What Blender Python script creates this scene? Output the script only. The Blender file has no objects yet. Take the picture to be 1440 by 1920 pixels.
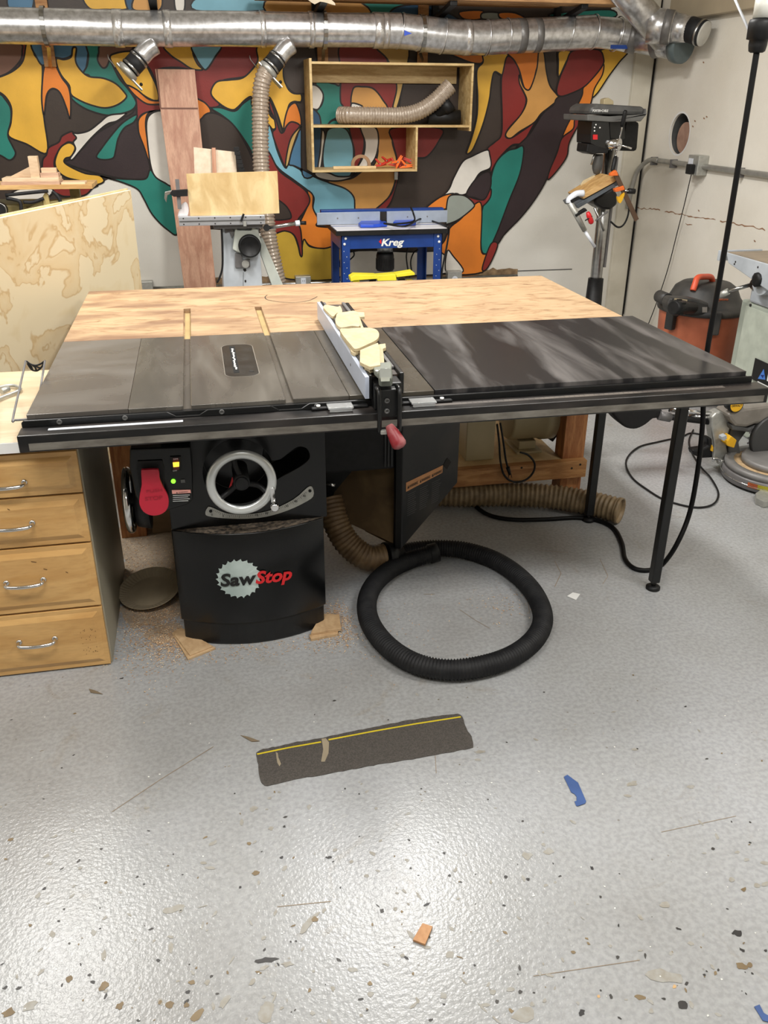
import bpy, bmesh, math, random
from mathutils import Vector, Matrix, Euler
random.seed(7)
SC = bpy.context.scene
COL = SC.collection

# ---------------------------------------------------------------- camera
CAM = Vector((0.4936, -2.3195, 1.63)); FPX = 1598.0
ROT = Euler((math.radians(64.17), math.radians(-0.275), math.radians(-11.757)), 'XYZ')
cd = bpy.data.cameras.new('camera'); cam = bpy.data.objects.new('camera', cd); COL.objects.link(cam)
cam.location = CAM; cam.rotation_euler = ROT
cd.sensor_fit = 'VERTICAL'; cd.sensor_height = 36.0; cd.lens = FPX / 1920 * 36.0; cd.clip_start = 0.05
SC.camera = cam
# ---------------------------------------------------------------- world, lights, exposure
w = bpy.data.worlds.new('world'); SC.world = w; w.use_nodes = True
w.node_tree.nodes['Background'].inputs[0].default_value = (.9, .93, 1, 1)
w.node_tree.nodes['Background'].inputs[1].default_value = 0.15
def area(name, loc, size, energy, color=(1, .98, .945), tilt=0):
    l = bpy.data.lights.new(name, 'AREA'); l.shape = 'RECTANGLE'; l.size, l.size_y = size
    l.energy = energy; l.color = color
    o = bpy.data.objects.new(name, l); COL.objects.link(o); o.location = loc; o.rotation_euler = (math.radians(tilt), 0, 0)
    return o
area('ceiling_light', (1.40, 1.60, 2.94), (.30, 1.15), 80)
area('ceiling_light', (-0.60, 1.30, 2.94), (.30, 1.15), 56)
area('ceiling_light', (0.20, -1.50, 2.90), (1.2, .35), 40, tilt=34)  # unseen front row, tilted to brighten the back walls
area('ceiling_light', (2.50, -1.20, 2.90), (1.2, .35), 52, tilt=34)
area('ceiling_light', (-1.60, -1.20, 2.90), (1.2, .35), 22, tilt=34)
area('ceiling_light', (1.0, -3.6, 2.94), (1.2, .35), 20)
vs = SC.view_settings
vs.view_transform = 'Standard'; vs.look = 'None'; vs.gamma = 1.0; vs.use_curve_mapping = False
vs.exposure = 0.0

# ---------------------------------------------------------------- helpers
RM = ROT.to_matrix()
def P(px, py, ax, val):
    """the point of the plane ax=val that stands at this place of the photograph (used for measuring)"""
    d = RM @ Vector(((px - 720) / FPX, -(py - 960) / FPX, -1))
    k = 'xyz'.index(ax)
    return CAM + d * ((val - CAM[k]) / d[k])
def lin(c):
    return tuple(((v / 255) / 12.92 if v / 255 < .04045 else ((v / 255 + .055) / 1.055) ** 2.4) for v in c) + (1,)
MC = {}
def mat(name, rgb, rough=.5, metal=0., var=.10, scale=14, bump=0., bscale=60, stretch=(1, 1, 1), coat=0., emit=0., rgb2=None, detail=4, spec=.5, lo=.35, hi=.65):
    if name in MC: return MC[name]
    m = bpy.data.materials.new(name); m.use_nodes = True; nt = m.node_tree; N = nt.nodes; L = nt.links
    b = N['Principled BSDF']
    tc = N.new('ShaderNodeTexCoord'); mp = N.new('ShaderNodeMapping'); mp.inputs['Scale'].default_value = stretch
    L.new(tc.outputs['Object'], mp.inputs[0])
    n = N.new('ShaderNodeTexNoise'); n.inputs['Scale'].default_value = scale; n.inputs['Detail'].default_value = detail
    L.new(mp.outputs[0], n.inputs['Vector'])
    cr = N.new('ShaderNodeValToRGB'); cr.color_ramp.elements[0].position = lo; cr.color_ramp.elements[1].position = hi
    c = lin(rgb)
    if rgb2: ca, cb = lin(rgb2), c
    else:
        ca = tuple(v * (1 - var) for v in c[:3]) + (1,); cb = tuple(min(1, v * (1 + var)) for v in c[:3]) + (1,)
    cr.color_ramp.elements[0].color = ca; cr.color_ramp.elements[1].color = cb
    L.new(n.outputs['Fac'], cr.inputs[0]); L.new(cr.outputs[0], b.inputs['Base Color'])
    b.inputs['Roughness'].default_value = rough; b.inputs['Metallic'].default_value = metal
    b.inputs['Specular IOR Level'].default_value = spec
    if coat: b.inputs['Coat Weight'].default_value = coat; b.inputs['Coat Roughness'].default_value = .12
    if emit: b.inputs['Emission Color'].default_value = lin(rgb); b.inputs['Emission Strength'].default_value = emit
    if bump:
        n2 = N.new('ShaderNodeTexNoise'); n2.inputs['Scale'].default_value = bscale; n2.inputs['Detail'].default_value = 3
        L.new(mp.outputs[0], n2.inputs['Vector'])
        bp = N.new('ShaderNodeBump'); bp.inputs['Strength'].default_value = bump; bp.inputs['Distance'].default_value = .004
        L.new(n2.outputs['Fac'], bp.inputs['Height']); L.new(bp.outputs[0], b.inputs['Normal'])
    MC[name] = m
    return m
def ramp(N, pts):
    cr = N.new('ShaderNodeValToRGB'); e = cr.color_ramp.elements
    e[0].position = pts[0][0]; e[0].color = pts[0][1]; e[1].position = pts[-1][0]; e[1].color = pts[-1][1]
    for p, c in pts[1:-1]:
        x = e.new(p); x.color = c
    return cr
def wood(name, base, dark, stretch=(1, 8, 8), scale=3, rough=.5, streak=.5, knots=False, dist=1.0, coat=0):
    """grain: long noise plus fine fibres"""
    if name in MC: return MC[name]
    m = bpy.data.materials.new(name); m.use_nodes = True; nt = m.node_tree; N = nt.nodes; L = nt.links
    b = N['Principled BSDF']
    tc = N.new('ShaderNodeTexCoord'); mp = N.new('ShaderNodeMapping'); mp.inputs['Scale'].default_value = stretch
    L.new(tc.outputs['Object'], mp.inputs[0])
    n = N.new('ShaderNodeTexNoise'); n.inputs['Scale'].default_value = scale; n.inputs['Detail'].default_value = 7
    n.inputs['Distortion'].default_value = dist; L.new(mp.outputs[0], n.inputs['Vector'])
    cr = ramp(N, [(.30, lin(dark)), (.47, lin([(a + b_) / 2 for a, b_ in zip(base, dark)])), (.58, lin(base)), (.8, lin([min(255, v * 1.06) for v in base]))])
    L.new(n.outputs['Fac'], cr.inputs[0])
    n2 = N.new('ShaderNodeTexNoise'); n2.inputs['Scale'].default_value = scale * 9; n2.inputs['Detail'].default_value = 4
    L.new(mp.outputs[0], n2.inputs['Vector'])
    mx = N.new('ShaderNodeMixRGB'); mx.blend_type = 'MULTIPLY'; mx.inputs[0].default_value = streak
    L.new(cr.outputs[0], mx.inputs[1])
    r2 = ramp(N, [(.3, (.62, .55, .48, 1)), (.55, (1, 1, 1, 1))]); L.new(n2.outputs['Fac'], r2.inputs[0]); L.new(r2.outputs[0], mx.inputs[2])
    L.new(mx.outputs[0], b.inputs['Base Color'])
    b.inputs['Roughness'].default_value = rough
    if coat: b.inputs['Coat Weight'].default_value = coat
    bp = N.new('ShaderNodeBump'); bp.inputs['Strength'].default_value = .12; bp.inputs['Distance'].default_value = .002
    L.new(n2.outputs['Fac'], bp.inputs['Height']); L.new(bp.outputs[0], b.inputs['Normal'])
    MC[name] = m
    return m

ORG = {}
class MB:
    def __init__(s): s.v = []; s.f = []; s.m = []; s.s = []
    def _add(s, vs_, fs, mi=0, sm=False):
        o = len(s.v); s.v += [Vector(v) for v in vs_]
        for f in fs: s.f.append([i + o for i in f]); s.m.append(mi); s.s.append(sm)
        return s
    def box(s, x0, x1, y0, y1, z0, z1, mi=0):
        return s._add([(x0, y0, z0), (x1, y0, z0), (x1, y1, z0), (x0, y1, z0), (x0, y0, z1), (x1, y0, z1), (x1, y1, z1), (x0, y1, z1)],
                      [(0, 3, 2, 1), (4, 5, 6, 7), (0, 1, 5, 4), (1, 2, 6, 5), (2, 3, 7, 6), (3, 0, 4, 7)], mi)
    def obox(s, c, size, rot=(0, 0, 0), mi=0):
        R = Euler([math.radians(a) for a in rot], 'XYZ').to_matrix(); c = Vector(c); h = Vector(size) / 2
        vs_ = [c + R @ Vector((sx * h.x, sy * h.y, sz * h.z)) for sz in (-1, 1) for sx, sy in ((-1, -1), (1, -1), (1, 1), (-1, 1))]
        return s._add(vs_, [(0, 3, 2, 1), (4, 5, 6, 7), (0, 1, 5, 4), (1, 2, 6, 5), (2, 3, 7, 6), (3, 0, 4, 7)], mi)
    def bar(s, a, b, w_, h_, up=(0, 0, 1), mi=0):
        a = Vector(a); b = Vector(b); d = (b - a).normalized(); u = Vector(up)
        x = d.cross(u)
        if x.length < 1e-4: x = d.cross(Vector((0, 1, 0)))
        x.normalize(); y = x.cross(d).normalized()
        vs_ = [p + x * (sx * w_ / 2) + y * (sy * h_ / 2) for p in (a, b) for sx, sy in ((-1, -1), (1, -1), (1, 1), (-1, 1))]
        return s._add(vs_, [(0, 3, 2, 1), (4, 5, 6, 7), (0, 1, 5, 4), (1, 2, 6, 5), (2, 3, 7, 6), (3, 0, 4, 7)], mi)
    def prism(s, pts, d, mi=0, mside=None):
        """planar polygon of 3-D points, extruded by the vector d"""
        pts = [Vector(p) for p in pts]; d = Vector(d); n = len(pts)
        nrm = Vector((0, 0, 0))
        for i in range(n): nrm += pts[i].cross(pts[(i + 1) % n])
        if nrm.dot(d) < 0: pts = pts[::-1]
        fs = [list(range(n))[::-1], list(range(n, 2 * n))]
        s._add(pts + [p + d for p in pts], fs, mi)
        o = len(s.v) - 2 * n
        for i in range(n):
            j = (i + 1) % n
            s.f.append([o + i, o + j, o + n + j, o + n + i]); s.m.append(mi if mside is None else mside); s.s.append(False)
        return s
    def lathe(s, prof, p, axis=(0, 0, 1), n=24, mi=0, sm=True, a0=0, caps=True):
        ax = Vector(axis).normalized(); t = Vector((1, 0, 0)) if abs(ax.x) < .9 else Vector((0, 1, 0))
        u = ax.cross(t).normalized(); v = ax.cross(u); p = Vector(p); vs_ = []
        for r, h in prof:
            for i in range(n):
                a = 2 * math.pi * i / n + a0
                vs_.append(p + ax * h + (u * math.cos(a) + v * math.sin(a)) * r)
        fs = []
        for k in range(len(prof) - 1):
            for i in range(n):
                j = (i + 1) % n; fs.append((k * n + i, k * n + j, (k + 1) * n + j, (k + 1) * n + i))
        s._add(vs_, fs, mi, sm)
        if caps:
            o = len(s.v) - len(vs_)
            if prof[0][0] > 1e-5: s.f.append([o + i for i in range(n)][::-1]); s.m.append(mi); s.s.append(False)
            if prof[-1][0] > 1e-5: s.f.append([o + (len(prof) - 1) * n + i for i in range(n)]); s.m.append(mi); s.s.append(False)
        return s
    def cyl(s, a, b, r, r2=None, n=20, mi=0, caps=True):
        a = Vector(a); b = Vector(b); r2 = r if r2 is None else r2
        return s.lathe([(r, 0), (r2, (b - a).length)], a, b - a, n, mi, True, caps=caps)
    def tube(s, path, r, n=12, mi=0, closed=False, caps=True):
        path = [Vector(p) for p in path]; m = len(path)
        rf = r if callable(r) else (lambda i: r)
        T = []
        for i in range(m):
            a = path[(i - 1) % m] if closed or i > 0 else path[i]; b = path[(i + 1) % m] if closed or i < m - 1 else path[i]
            T.append((b - a).normalized())
        t0 = T[0]; u = t0.cross(Vector((0, 0, 1)))
        if u.length < .1: u = t0.cross(Vector((0, 1, 0)))
        u.normalize(); vs_ = []
        for i in range(m):
            u = (u - T[i] * u.dot(T[i])).normalized(); v = T[i].cross(u)
            for k in range(n):
                a = 2 * math.pi * k / n
                vs_.append(path[i] + (u * math.cos(a) + v * math.sin(a)) * rf(i))
        fs = []
        for i in range(m if closed else m - 1):
            q = (i + 1) % m
            for k in range(n):
                j = (k + 1) % n; fs.append((i * n + k, i * n + j, q * n + j, q * n + k))
        s._add(vs_, fs, mi, True)
        if caps and not closed:
            o = len(s.v) - m * n
            s.f.append([o + k for k in range(n)][::-1]); s.m.append(mi); s.s.append(False)
            s.f.append([o + (m - 1) * n + k for k in range(n)]); s.m.append(mi); s.s.append(False)
        return s
    def sphere(s, c, r, mi=0, n=16, sc=(1, 1, 1)):
        c = Vector(c); o = len(s.v)
        s.lathe([(max(1e-6, math.sin(math.pi * i / 10)) * r, -math.cos(math.pi * i / 10) * r) for i in range(11)], (0, 0, 0), (0, 0, 1), n, mi, caps=False)
        for i in range(o, len(s.v)): s.v[i] = c + Vector((s.v[i].x * sc[0], s.v[i].y * sc[1], s.v[i].z * sc[2]))
        return s
    def build(s, name, mats, parent=None, loc=None, bevel=0, seg=2, label=None, cat=None, group=None, kind=None):
        if not isinstance(mats, (list, tuple)): mats = [mats]
        if parent is not None: org = ORG[parent.name]
        elif loc is not None: org = Vector(loc)
        else:
            xs = [v.x for v in s.v]; ys = [v.y for v in s.v]; zs = [v.z for v in s.v]
            org = Vector(((min(xs) + max(xs)) / 2, (min(ys) + max(ys)) / 2, min(zs)))
        me = bpy.data.meshes.new(name)
        me.from_pydata([tuple(v - org) for v in s.v], [], s.f)
        for m in mats: me.materials.append(m)
        me.polygons.foreach_set('material_index', s.m); me.polygons.foreach_set('use_smooth', s.s); me.update()
        o = bpy.data.objects.new(name, me); COL.objects.link(o)
        if parent is not None: o.parent = parent
        else: o.location = org
        ORG[o.name] = org
        if bevel:
            b = o.modifiers.new('bevel', 'BEVEL'); b.width = bevel; b.segments = seg; b.limit_method = 'ANGLE'; b.angle_limit = math.radians(40)
        tag(o, label, cat, group, kind)
        return o
def tag(o, label=None, cat=None, group=None, kind=None):
    if label: o['label'] = label
    if cat: o['category'] = cat
    if group: o['group'] = group
    if kind: o['kind'] = kind
    return o
def thing(name, label, cat, loc, group=None):
    o = bpy.data.objects.new(name, None); COL.objects.link(o); o.location = loc; o.empty_display_size = .1
    ORG[o.name] = Vector(loc)
    return tag(o, label, cat, group)
def spline(pts, k=6, closed=False):
    pts = [Vector(p) for p in pts]; n = len(pts); out = []
    for i in range(n if closed else n - 1):
        p1 = pts[i]; p2 = pts[(i + 1) % n]
        p0 = pts[(i - 1) % n] if closed or i > 0 else p1 * 2 - p2
        p3 = pts[(i + 2) % n] if closed or i < n - 2 else p2 * 2 - p1
        for j in range(k):
            t = j / k
            out.append(.5 * ((2 * p1) + (p2 - p0) * t + (2 * p0 - 5 * p1 + 4 * p2 - p3) * t * t + (3 * p1 - p0 - 3 * p2 + p3) * t ** 3))
    if not closed: out.append(pts[-1])
    return out
def resample(path, step):
    out = [path[0].copy()]; acc = 0.
    for a, b in zip(path, path[1:]):
        L_ = (b - a).length
        while acc + L_ >= step:
            t = (step - acc) / L_; a = a.lerp(b, t); out.append(a.copy()); L_ = (b - a).length; acc = 0.
        acc += L_
    return out
def corrugated(ctrl, r, pitch=.012, depth=.1, n=18, sub=4, k=12):
    path = resample(spline(ctrl, k), pitch / sub)
    mb = MB(); mb.tube(path, lambda i: r * (1 - depth / 2 + depth / 2 * math.cos(2 * math.pi * (i % sub) / sub)), n)
    return mb, path
def pts_px(pts, ax, val): return [P(x, y, ax, val) for x, y in pts]
AX = {'x': Vector((1, 0, 0)), 'y': Vector((0, 1, 0)), 'z': Vector((0, 0, 1))}
def plate(mb, pts, ax, val, t, mi=0, smooth=0):
    """flat plate whose outline was measured on the plane ax=val, thickness t along that axis"""
    p = pts_px(pts, ax, val)
    if smooth: p = spline(p, smooth, True)
    return mb.prism(p, AX[ax] * t, mi)
def boolean(o, cutter_mb, op='DIFFERENCE'):
    """carve o with a temporary solid that is deleted again"""
    org = ORG[o.name]
    me = bpy.data.meshes.new('tmp'); me.from_pydata([tuple(v - org) for v in cutter_mb.v], [], cutter_mb.f); me.update()
    bm = bmesh.new(); bm.from_mesh(me); bmesh.ops.recalc_face_normals(bm, faces=bm.faces); bm.to_mesh(me); bm.free()
    c = bpy.data.objects.new('tmp', me); COL.objects.link(c)
    c.matrix_world = Matrix.Translation(org)
    bm = bmesh.new(); bm.from_mesh(o.data); bmesh.ops.recalc_face_normals(bm, faces=bm.faces); bm.to_mesh(o.data); bm.free()
    md = o.modifiers.new('cut', 'BOOLEAN'); md.object = c; md.operation = op; md.solver = 'EXACT'
    md.material_mode = 'INDEX'
    bpy.context.view_layer.update()
    dg = bpy.context.evaluated_depsgraph_get()
    nm = bpy.data.meshes.new_from_object(o.evaluated_get(dg))
    o.modifiers.remove(md); o.data = nm; bpy.data.objects.remove(c, do_unlink=True)
def text(body, o_, u, v, size, mats, parent, name='lettering', extr=.0004, shear=0., bold=.0, warp=None, align='LEFT', width=None, **kw):
    """flat lettering: o_ = lower-left corner, u = reading direction, v = up"""
    cu = bpy.data.curves.new('t', 'FONT'); cu.body = body; cu.size = 1; cu.shear = shear; cu.offset = bold; cu.extrude = 0; cu.align_x = align
    cu.resolution_u = 3
    to = bpy.data.objects.new('t', cu); COL.objects.link(to); bpy.context.view_layer.update()
    me = bpy.data.meshes.new_from_object(to.evaluated_get(bpy.context.evaluated_depsgraph_get()))
    bpy.data.objects.remove(to, do_unlink=True)
    u = Vector(u).normalized(); v = Vector(v); v = (v - u * u.dot(v)).normalized(); nrm = u.cross(v); o_ = Vector(o_)
    sx = size
    if width:
        xs = [q.co.x for q in me.vertices]; sx = width / (max(xs) - min(xs))
    mb = MB(); vs_ = []
    for q in me.vertices:
        p = o_ + u * q.co.x * sx + v * q.co.y * size
        if warp: p = warp(p)
        vs_.append(p + nrm * extr)
    mb._add(vs_, [list(p.vertices) for p in me.polygons])
    return mb.build(name, mats, parent, **kw)

# ---------------------------------------------------------------- materials
M = {}
M['wall'] = mat('wall_paint', (216, 213, 205), .62, var=.05, scale=1.3, bump=.25, bscale=130, rgb2=(204, 200, 190))
M['wall_clean'] = mat('wall_paint_right', (234, 229, 218), .6, scale=2.2, bump=.3, bscale=110, rgb2=(224, 218, 205))
M['trim'] = mat('trim_paint', (208, 202, 186), .6, scale=5, rgb2=(192, 185, 168), bump=.2)
M['dark_gap'] = mat('dark_gap', (30, 26, 22), .8)
M['ceil'] = mat('ceiling_paint', (200, 196, 186), .8, scale=2)
M['black'] = mat('black_powder_coat', (14, 15, 16), .36, var=.2, scale=30, bump=.05, bscale=300)
M['black_gloss'] = mat('black_gloss_paint', (9, 10, 11), .24, var=.3, scale=6, spec=.4)
M['black_matte'] = mat('black_plastic', (22, 22, 23), .5, var=.25, scale=40, bump=.08, spec=.3)
M['rubber'] = mat('black_rubber', (24, 24, 26), .6, var=.2, scale=25, rgb2=(35, 35, 36), spec=.3)
M['cable'] = mat('cable_black', (10, 10, 11), .5, scale=25, spec=.2)
M['conduit'] = mat('conduit_steel', (158, 156, 150), .35, .5, scale=20)
M['steel'] = mat('steel', (170, 170, 168), .28, 1., var=.12, scale=40)
M['chrome'] = mat('chrome', (215, 215, 215), .12, 1., var=.05, scale=20)
M['cast_alu'] = mat('cast_aluminium', (178, 178, 172), .42, .6, var=.08, scale=50, bump=.1, bscale=200)
M['rail_strip'] = mat('rail_strip', (128, 124, 116), .5, .35, scale=14, rgb2=(98, 93, 86), stretch=(1, 3, 3), bump=.1)
M['white_plastic'] = mat('white_plastic', (220, 224, 232), .35, var=.03)
M['fence_face'] = mat('fence_face', (178, 186, 202), .35, var=.05, scale=10)
M['red_plastic'] = mat('red_plastic', (172, 26, 48), .4, var=.08, scale=8)
M['red'] = mat('red_enamel', (205, 32, 38), .35, var=.05)
M['yellow'] = mat('yellow_plastic', (232, 220, 52), .45, var=.05)
M['yellow_tool'] = mat('tool_yellow', (226, 172, 30), .45, var=.08)
M['orange'] = mat('orange_plastic', (190, 108, 76), .5, scale=7, rgb2=(168, 92, 64), bump=.05)
M['orange_br'] = mat('orange_bright', (232, 110, 40), .45, var=.08)
M['clamp_red'] = mat('clamp_red', (190, 52, 38), .45, var=.1)
M['blue'] = mat('blue_enamel', (22, 58, 128), .35, var=.12, scale=10)
M['blue_br'] = mat('blue_plastic', (36, 76, 190), .4, var=.08)
M['white_lam'] = mat('white_laminate', (222, 220, 222), .3, var=.03)
M['alu'] = mat('aluminium', (190, 193, 198), .35, .7, var=.05, scale=20, stretch=(1, 10, 10))
M['alu_fence'] = mat('aluminium_fence', (160, 170, 186), .4, .25, var=.05, scale=20)
M['duct'] = mat('galvanised_steel', (218, 218, 219), .28, .82, scale=30, rgb2=(180, 179, 178), bump=.06, bscale=20, detail=6)
M['duct_tape'] = mat('foil_tape', (222, 221, 220), .28, .8, scale=20, rgb2=(190, 189, 188), bump=.6, bscale=60)
M['grey_tape'] = mat('grey_tape', (112, 110, 108), .4, .4, scale=20, bump=.5, bscale=50)
M['hose_clear'] = mat('clear_ribbed_hose', (172, 158, 142), .28, .1, scale=60, rgb2=(146, 130, 114), coat=.5)
M['hose_tan'] = mat('tan_ribbed_hose', (142, 122, 92), .5, scale=30, rgb2=(112, 93, 66))
M['hose_brown'] = mat('brown_ribbed_hose', (128, 104, 74), .5, scale=30, rgb2=(104, 82, 56))
M['beige_metal'] = mat('beige_enamel', (176, 162, 128), .45, var=.06, scale=6)
M['grey_green'] = mat('grey_green_enamel', (168, 176, 164), .4, var=.04, scale=4, rgb2=(156, 163, 152))
M['grey_light'] = mat('light_grey_enamel', (188, 194, 200), .42, scale=5, rgb2=(160, 166, 172))
M['tool_grey'] = mat('tool_grey', (112, 110, 110), .45, .2, var=.1, scale=20)
M['dark_grey'] = mat('dark_grey_paint', (92, 92, 91), .45, scale=10, rgb2=(70, 70, 69))
M['green_white'] = mat('machine_white', (196, 200, 190), .42, scale=8, rgb2=(178, 184, 178))
M['white_paint'] = mat('white_print', (232, 232, 230), .45, var=.02)
M['ink'] = mat('black_ink', (18, 18, 18), .5)
M['paper'] = mat('white_paper', (225, 225, 222), .8, var=.03)
M['birch'] = wood('birch_plywood', (226, 202, 158), (196, 166, 118), (1.2, 1.2, 5), 3, .5, .3)
M['birch_edge'] = wood('plywood_edge', (196, 172, 124), (160, 130, 86), (1, 1, 30), 4, .6, .5)
M['pine'] = wood('pine', (206, 168, 112), (176, 134, 80), (1, 9, 9), 3, .5, .4)
M['shelf_wood'] = wood('shelf_wood', (206, 180, 128), (178, 146, 94), (1, 6, 6), 4, .5, .4)
M['maple'] = wood('maple_front', (208, 166, 106), (190, 144, 84), (1.2, 6, 6), 2.2, .34, .25, coat=.15)
M['fir'] = wood('fir_lumber', (178, 122, 74), (140, 84, 46), (8, 8, 1), 4, .6, .6)
M['fir_h'] = wood('fir_beam', (186, 138, 86), (150, 100, 56), (1, 8, 8), 4, .6, .5)
M['mahogany'] = wood('mahogany_board', (196, 152, 126), (172, 122, 98), (9, 9, .8), 3, .5, .4)
M['offcut'] = wood('plywood_offcut', (200, 184, 148), (184, 165, 126), (2, 2, 2), 4, .6, .25)
M['lumber'] = wood('stacked_lumber', (196, 152, 104), (158, 114, 72), (.8, 8, 8), 3, .6, .5)

def stained_ply():
    m = bpy.data.materials.new('water_stained_plywood'); m.use_nodes = True; N = m.node_tree.nodes; L = m.node_tree.links; b = N['Principled BSDF']
    tc = N.new('ShaderNodeTexCoord'); n = N.new('ShaderNodeTexNoise'); n.inputs['Scale'].default_value = 2.6; n.inputs['Detail'].default_value = 4.5; n.inputs['Distortion'].default_value = .5
    mp = N.new('ShaderNodeMapping'); mp.inputs['Scale'].default_value = (1, 1, 1.25); L.new(tc.outputs['Object'], mp.inputs[0]); L.new(mp.outputs[0], n.inputs['Vector'])
    A = lin((214, 199, 166)); B = lin((208, 190, 152)); C_ = lin((190, 162, 118))
    cr = ramp(N, [(.36, B), (.42, A), (.515, A), (.527, C_), (.538, lin((206, 184, 144))), (.60, lin((210, 192, 156))), (.613, C_), (.628, A)])
    L.new(n.outputs['Fac'], cr.inputs[0]); L.new(cr.outputs[0], b.inputs['Base Color']); b.inputs['Roughness'].default_value = .55
    return m
def outfeed_mat():
    m = bpy.data.materials.new('scuffed_outfeed_plywood'); m.use_nodes = True; N = m.node_tree.nodes; L = m.node_tree.links; b = N['Principled BSDF']
    tc = N.new('ShaderNodeTexCoord'); mp = N.new('ShaderNodeMapping'); mp.inputs['Scale'].default_value = (1.3, 3.6, 1); L.new(tc.outputs['Object'], mp.inputs[0])
    n = N.new('ShaderNodeTexNoise'); n.inputs['Scale'].default_value = 6.0; n.inputs['Detail'].default_value = 10; n.inputs['Distortion'].default_value = 1.1; n.inputs['Roughness'].default_value = .62
    L.new(mp.outputs[0], n.inputs['Vector'])
    cr = ramp(N, [(.30, lin((128, 98, 72))), (.40, lin((166, 136, 104))), (.50, lin((185, 156, 122))), (.75, lin((194, 167, 133)))]); L.new(n.outputs['Fac'], cr.inputs[0])
    # wear: grey scuffs strongest to the left end of the top
    sx = N.new('ShaderNodeSeparateXYZ'); L.new(tc.outputs['Object'], sx.inputs[0])
    n3 = N.new('ShaderNodeTexNoise'); n3.inputs['Scale'].default_value = 2.2; n3.inputs['Detail'].default_value = 8; L.new(mp.outputs[0], n3.inputs['Vector'])
    mr = N.new('ShaderNodeMapRange'); mr.inputs['From Min'].default_value = 1.05; mr.inputs['From Max'].default_value = -1.05
    L.new(sx.outputs[0], mr.inputs[0])
    mu = N.new('ShaderNodeMath'); mu.operation = 'MULTIPLY'; L.new(mr.outputs[0], mu.inputs[0])
    r3 = ramp(N, [(.40, (0, 0, 0, 1)), (.62, (.95, .95, .95, 1))]); L.new(n3.outputs['Fac'], r3.inputs[0]); L.new(r3.outputs[0], mu.inputs[1])
    mx = N.new('ShaderNodeMixRGB'); mx.blend_type = 'MIX'; L.new(mu.outputs[0], mx.inputs[0]); L.new(cr.outputs[0], mx.inputs[1]); mx.inputs[2].default_value = lin((128, 98, 78))
    L.new(mx.outputs[0], b.inputs['Base Color']); b.inputs['Roughness'].default_value = .42; b.inputs['Specular IOR Level'].default_value = .35
    return m
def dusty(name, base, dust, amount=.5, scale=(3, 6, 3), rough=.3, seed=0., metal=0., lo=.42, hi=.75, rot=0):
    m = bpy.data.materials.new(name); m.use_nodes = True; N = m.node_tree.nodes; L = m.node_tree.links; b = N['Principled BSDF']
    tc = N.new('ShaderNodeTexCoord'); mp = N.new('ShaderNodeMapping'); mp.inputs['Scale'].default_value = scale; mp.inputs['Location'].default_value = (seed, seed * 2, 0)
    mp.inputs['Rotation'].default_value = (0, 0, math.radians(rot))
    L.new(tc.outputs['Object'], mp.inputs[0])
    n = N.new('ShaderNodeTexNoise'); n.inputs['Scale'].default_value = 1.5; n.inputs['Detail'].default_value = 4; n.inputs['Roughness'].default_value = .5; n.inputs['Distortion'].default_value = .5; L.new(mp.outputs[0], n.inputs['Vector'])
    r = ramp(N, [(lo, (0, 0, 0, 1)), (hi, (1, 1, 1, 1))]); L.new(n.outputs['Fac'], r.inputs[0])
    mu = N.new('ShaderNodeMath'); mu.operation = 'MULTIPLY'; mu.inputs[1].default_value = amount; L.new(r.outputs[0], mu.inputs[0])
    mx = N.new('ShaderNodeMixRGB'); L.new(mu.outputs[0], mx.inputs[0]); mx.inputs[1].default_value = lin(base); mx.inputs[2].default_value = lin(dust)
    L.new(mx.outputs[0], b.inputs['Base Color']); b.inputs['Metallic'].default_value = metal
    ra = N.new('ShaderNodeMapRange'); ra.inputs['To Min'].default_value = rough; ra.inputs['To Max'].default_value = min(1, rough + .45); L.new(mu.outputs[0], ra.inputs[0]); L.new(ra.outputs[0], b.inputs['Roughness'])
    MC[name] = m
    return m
M['stained'] = stained_ply(); M['outfeed'] = outfeed_mat()
M['iron_l'] = dusty('cast_iron_left_wing', (96, 91, 86), (146, 142, 136), .6, (1.6, 4.2, 2), .24, 3., .3, .4, .85, 12)
M['iron_m'] = dusty('cast_iron_table', (88, 84, 78), (138, 133, 124), .55, (7, 1.6, 2), .22, 7.3, .3, .4, .85)
M['iron_r'] = dusty('cast_iron_right_wing', (82, 77, 68), (118, 112, 102), .4, (3, 3, 2), .22, 1.3, .3, .4, .85)
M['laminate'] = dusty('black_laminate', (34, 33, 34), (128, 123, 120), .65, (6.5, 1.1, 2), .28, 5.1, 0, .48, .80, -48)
M['rail_black'] = dusty('dusty_rail_black', (13, 13, 14), (96, 86, 80), .28, (3, 8, 8), .3, 2.2)
M['black_dusty'] = dusty('dusty_black_panel', (22, 23, 25), (92, 84, 76), .35, (3, 3, 3), .38, 4.4)
M['ledge'] = dusty('sawdust_covered_ledge', (36, 33, 30), (140, 124, 106), .75, (55, 55, 55), .7, .7, 0, .36, .66)
M['cover_in'] = dusty('dusty_brown_inner', (92, 72, 46), (150, 124, 86), .6, (5, 5, 5), .7, 9.1)
M['vac_black'] = dusty('dusty_vac_black', (40, 40, 40), (104, 98, 90), .4, (5, 5, 5), .5, 6.2)
M['asphalt'] = mat('grit_strip', (84, 79, 74), .85, scale=260, rgb2=(64, 60, 56), bump=.4, bscale=300)
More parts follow.
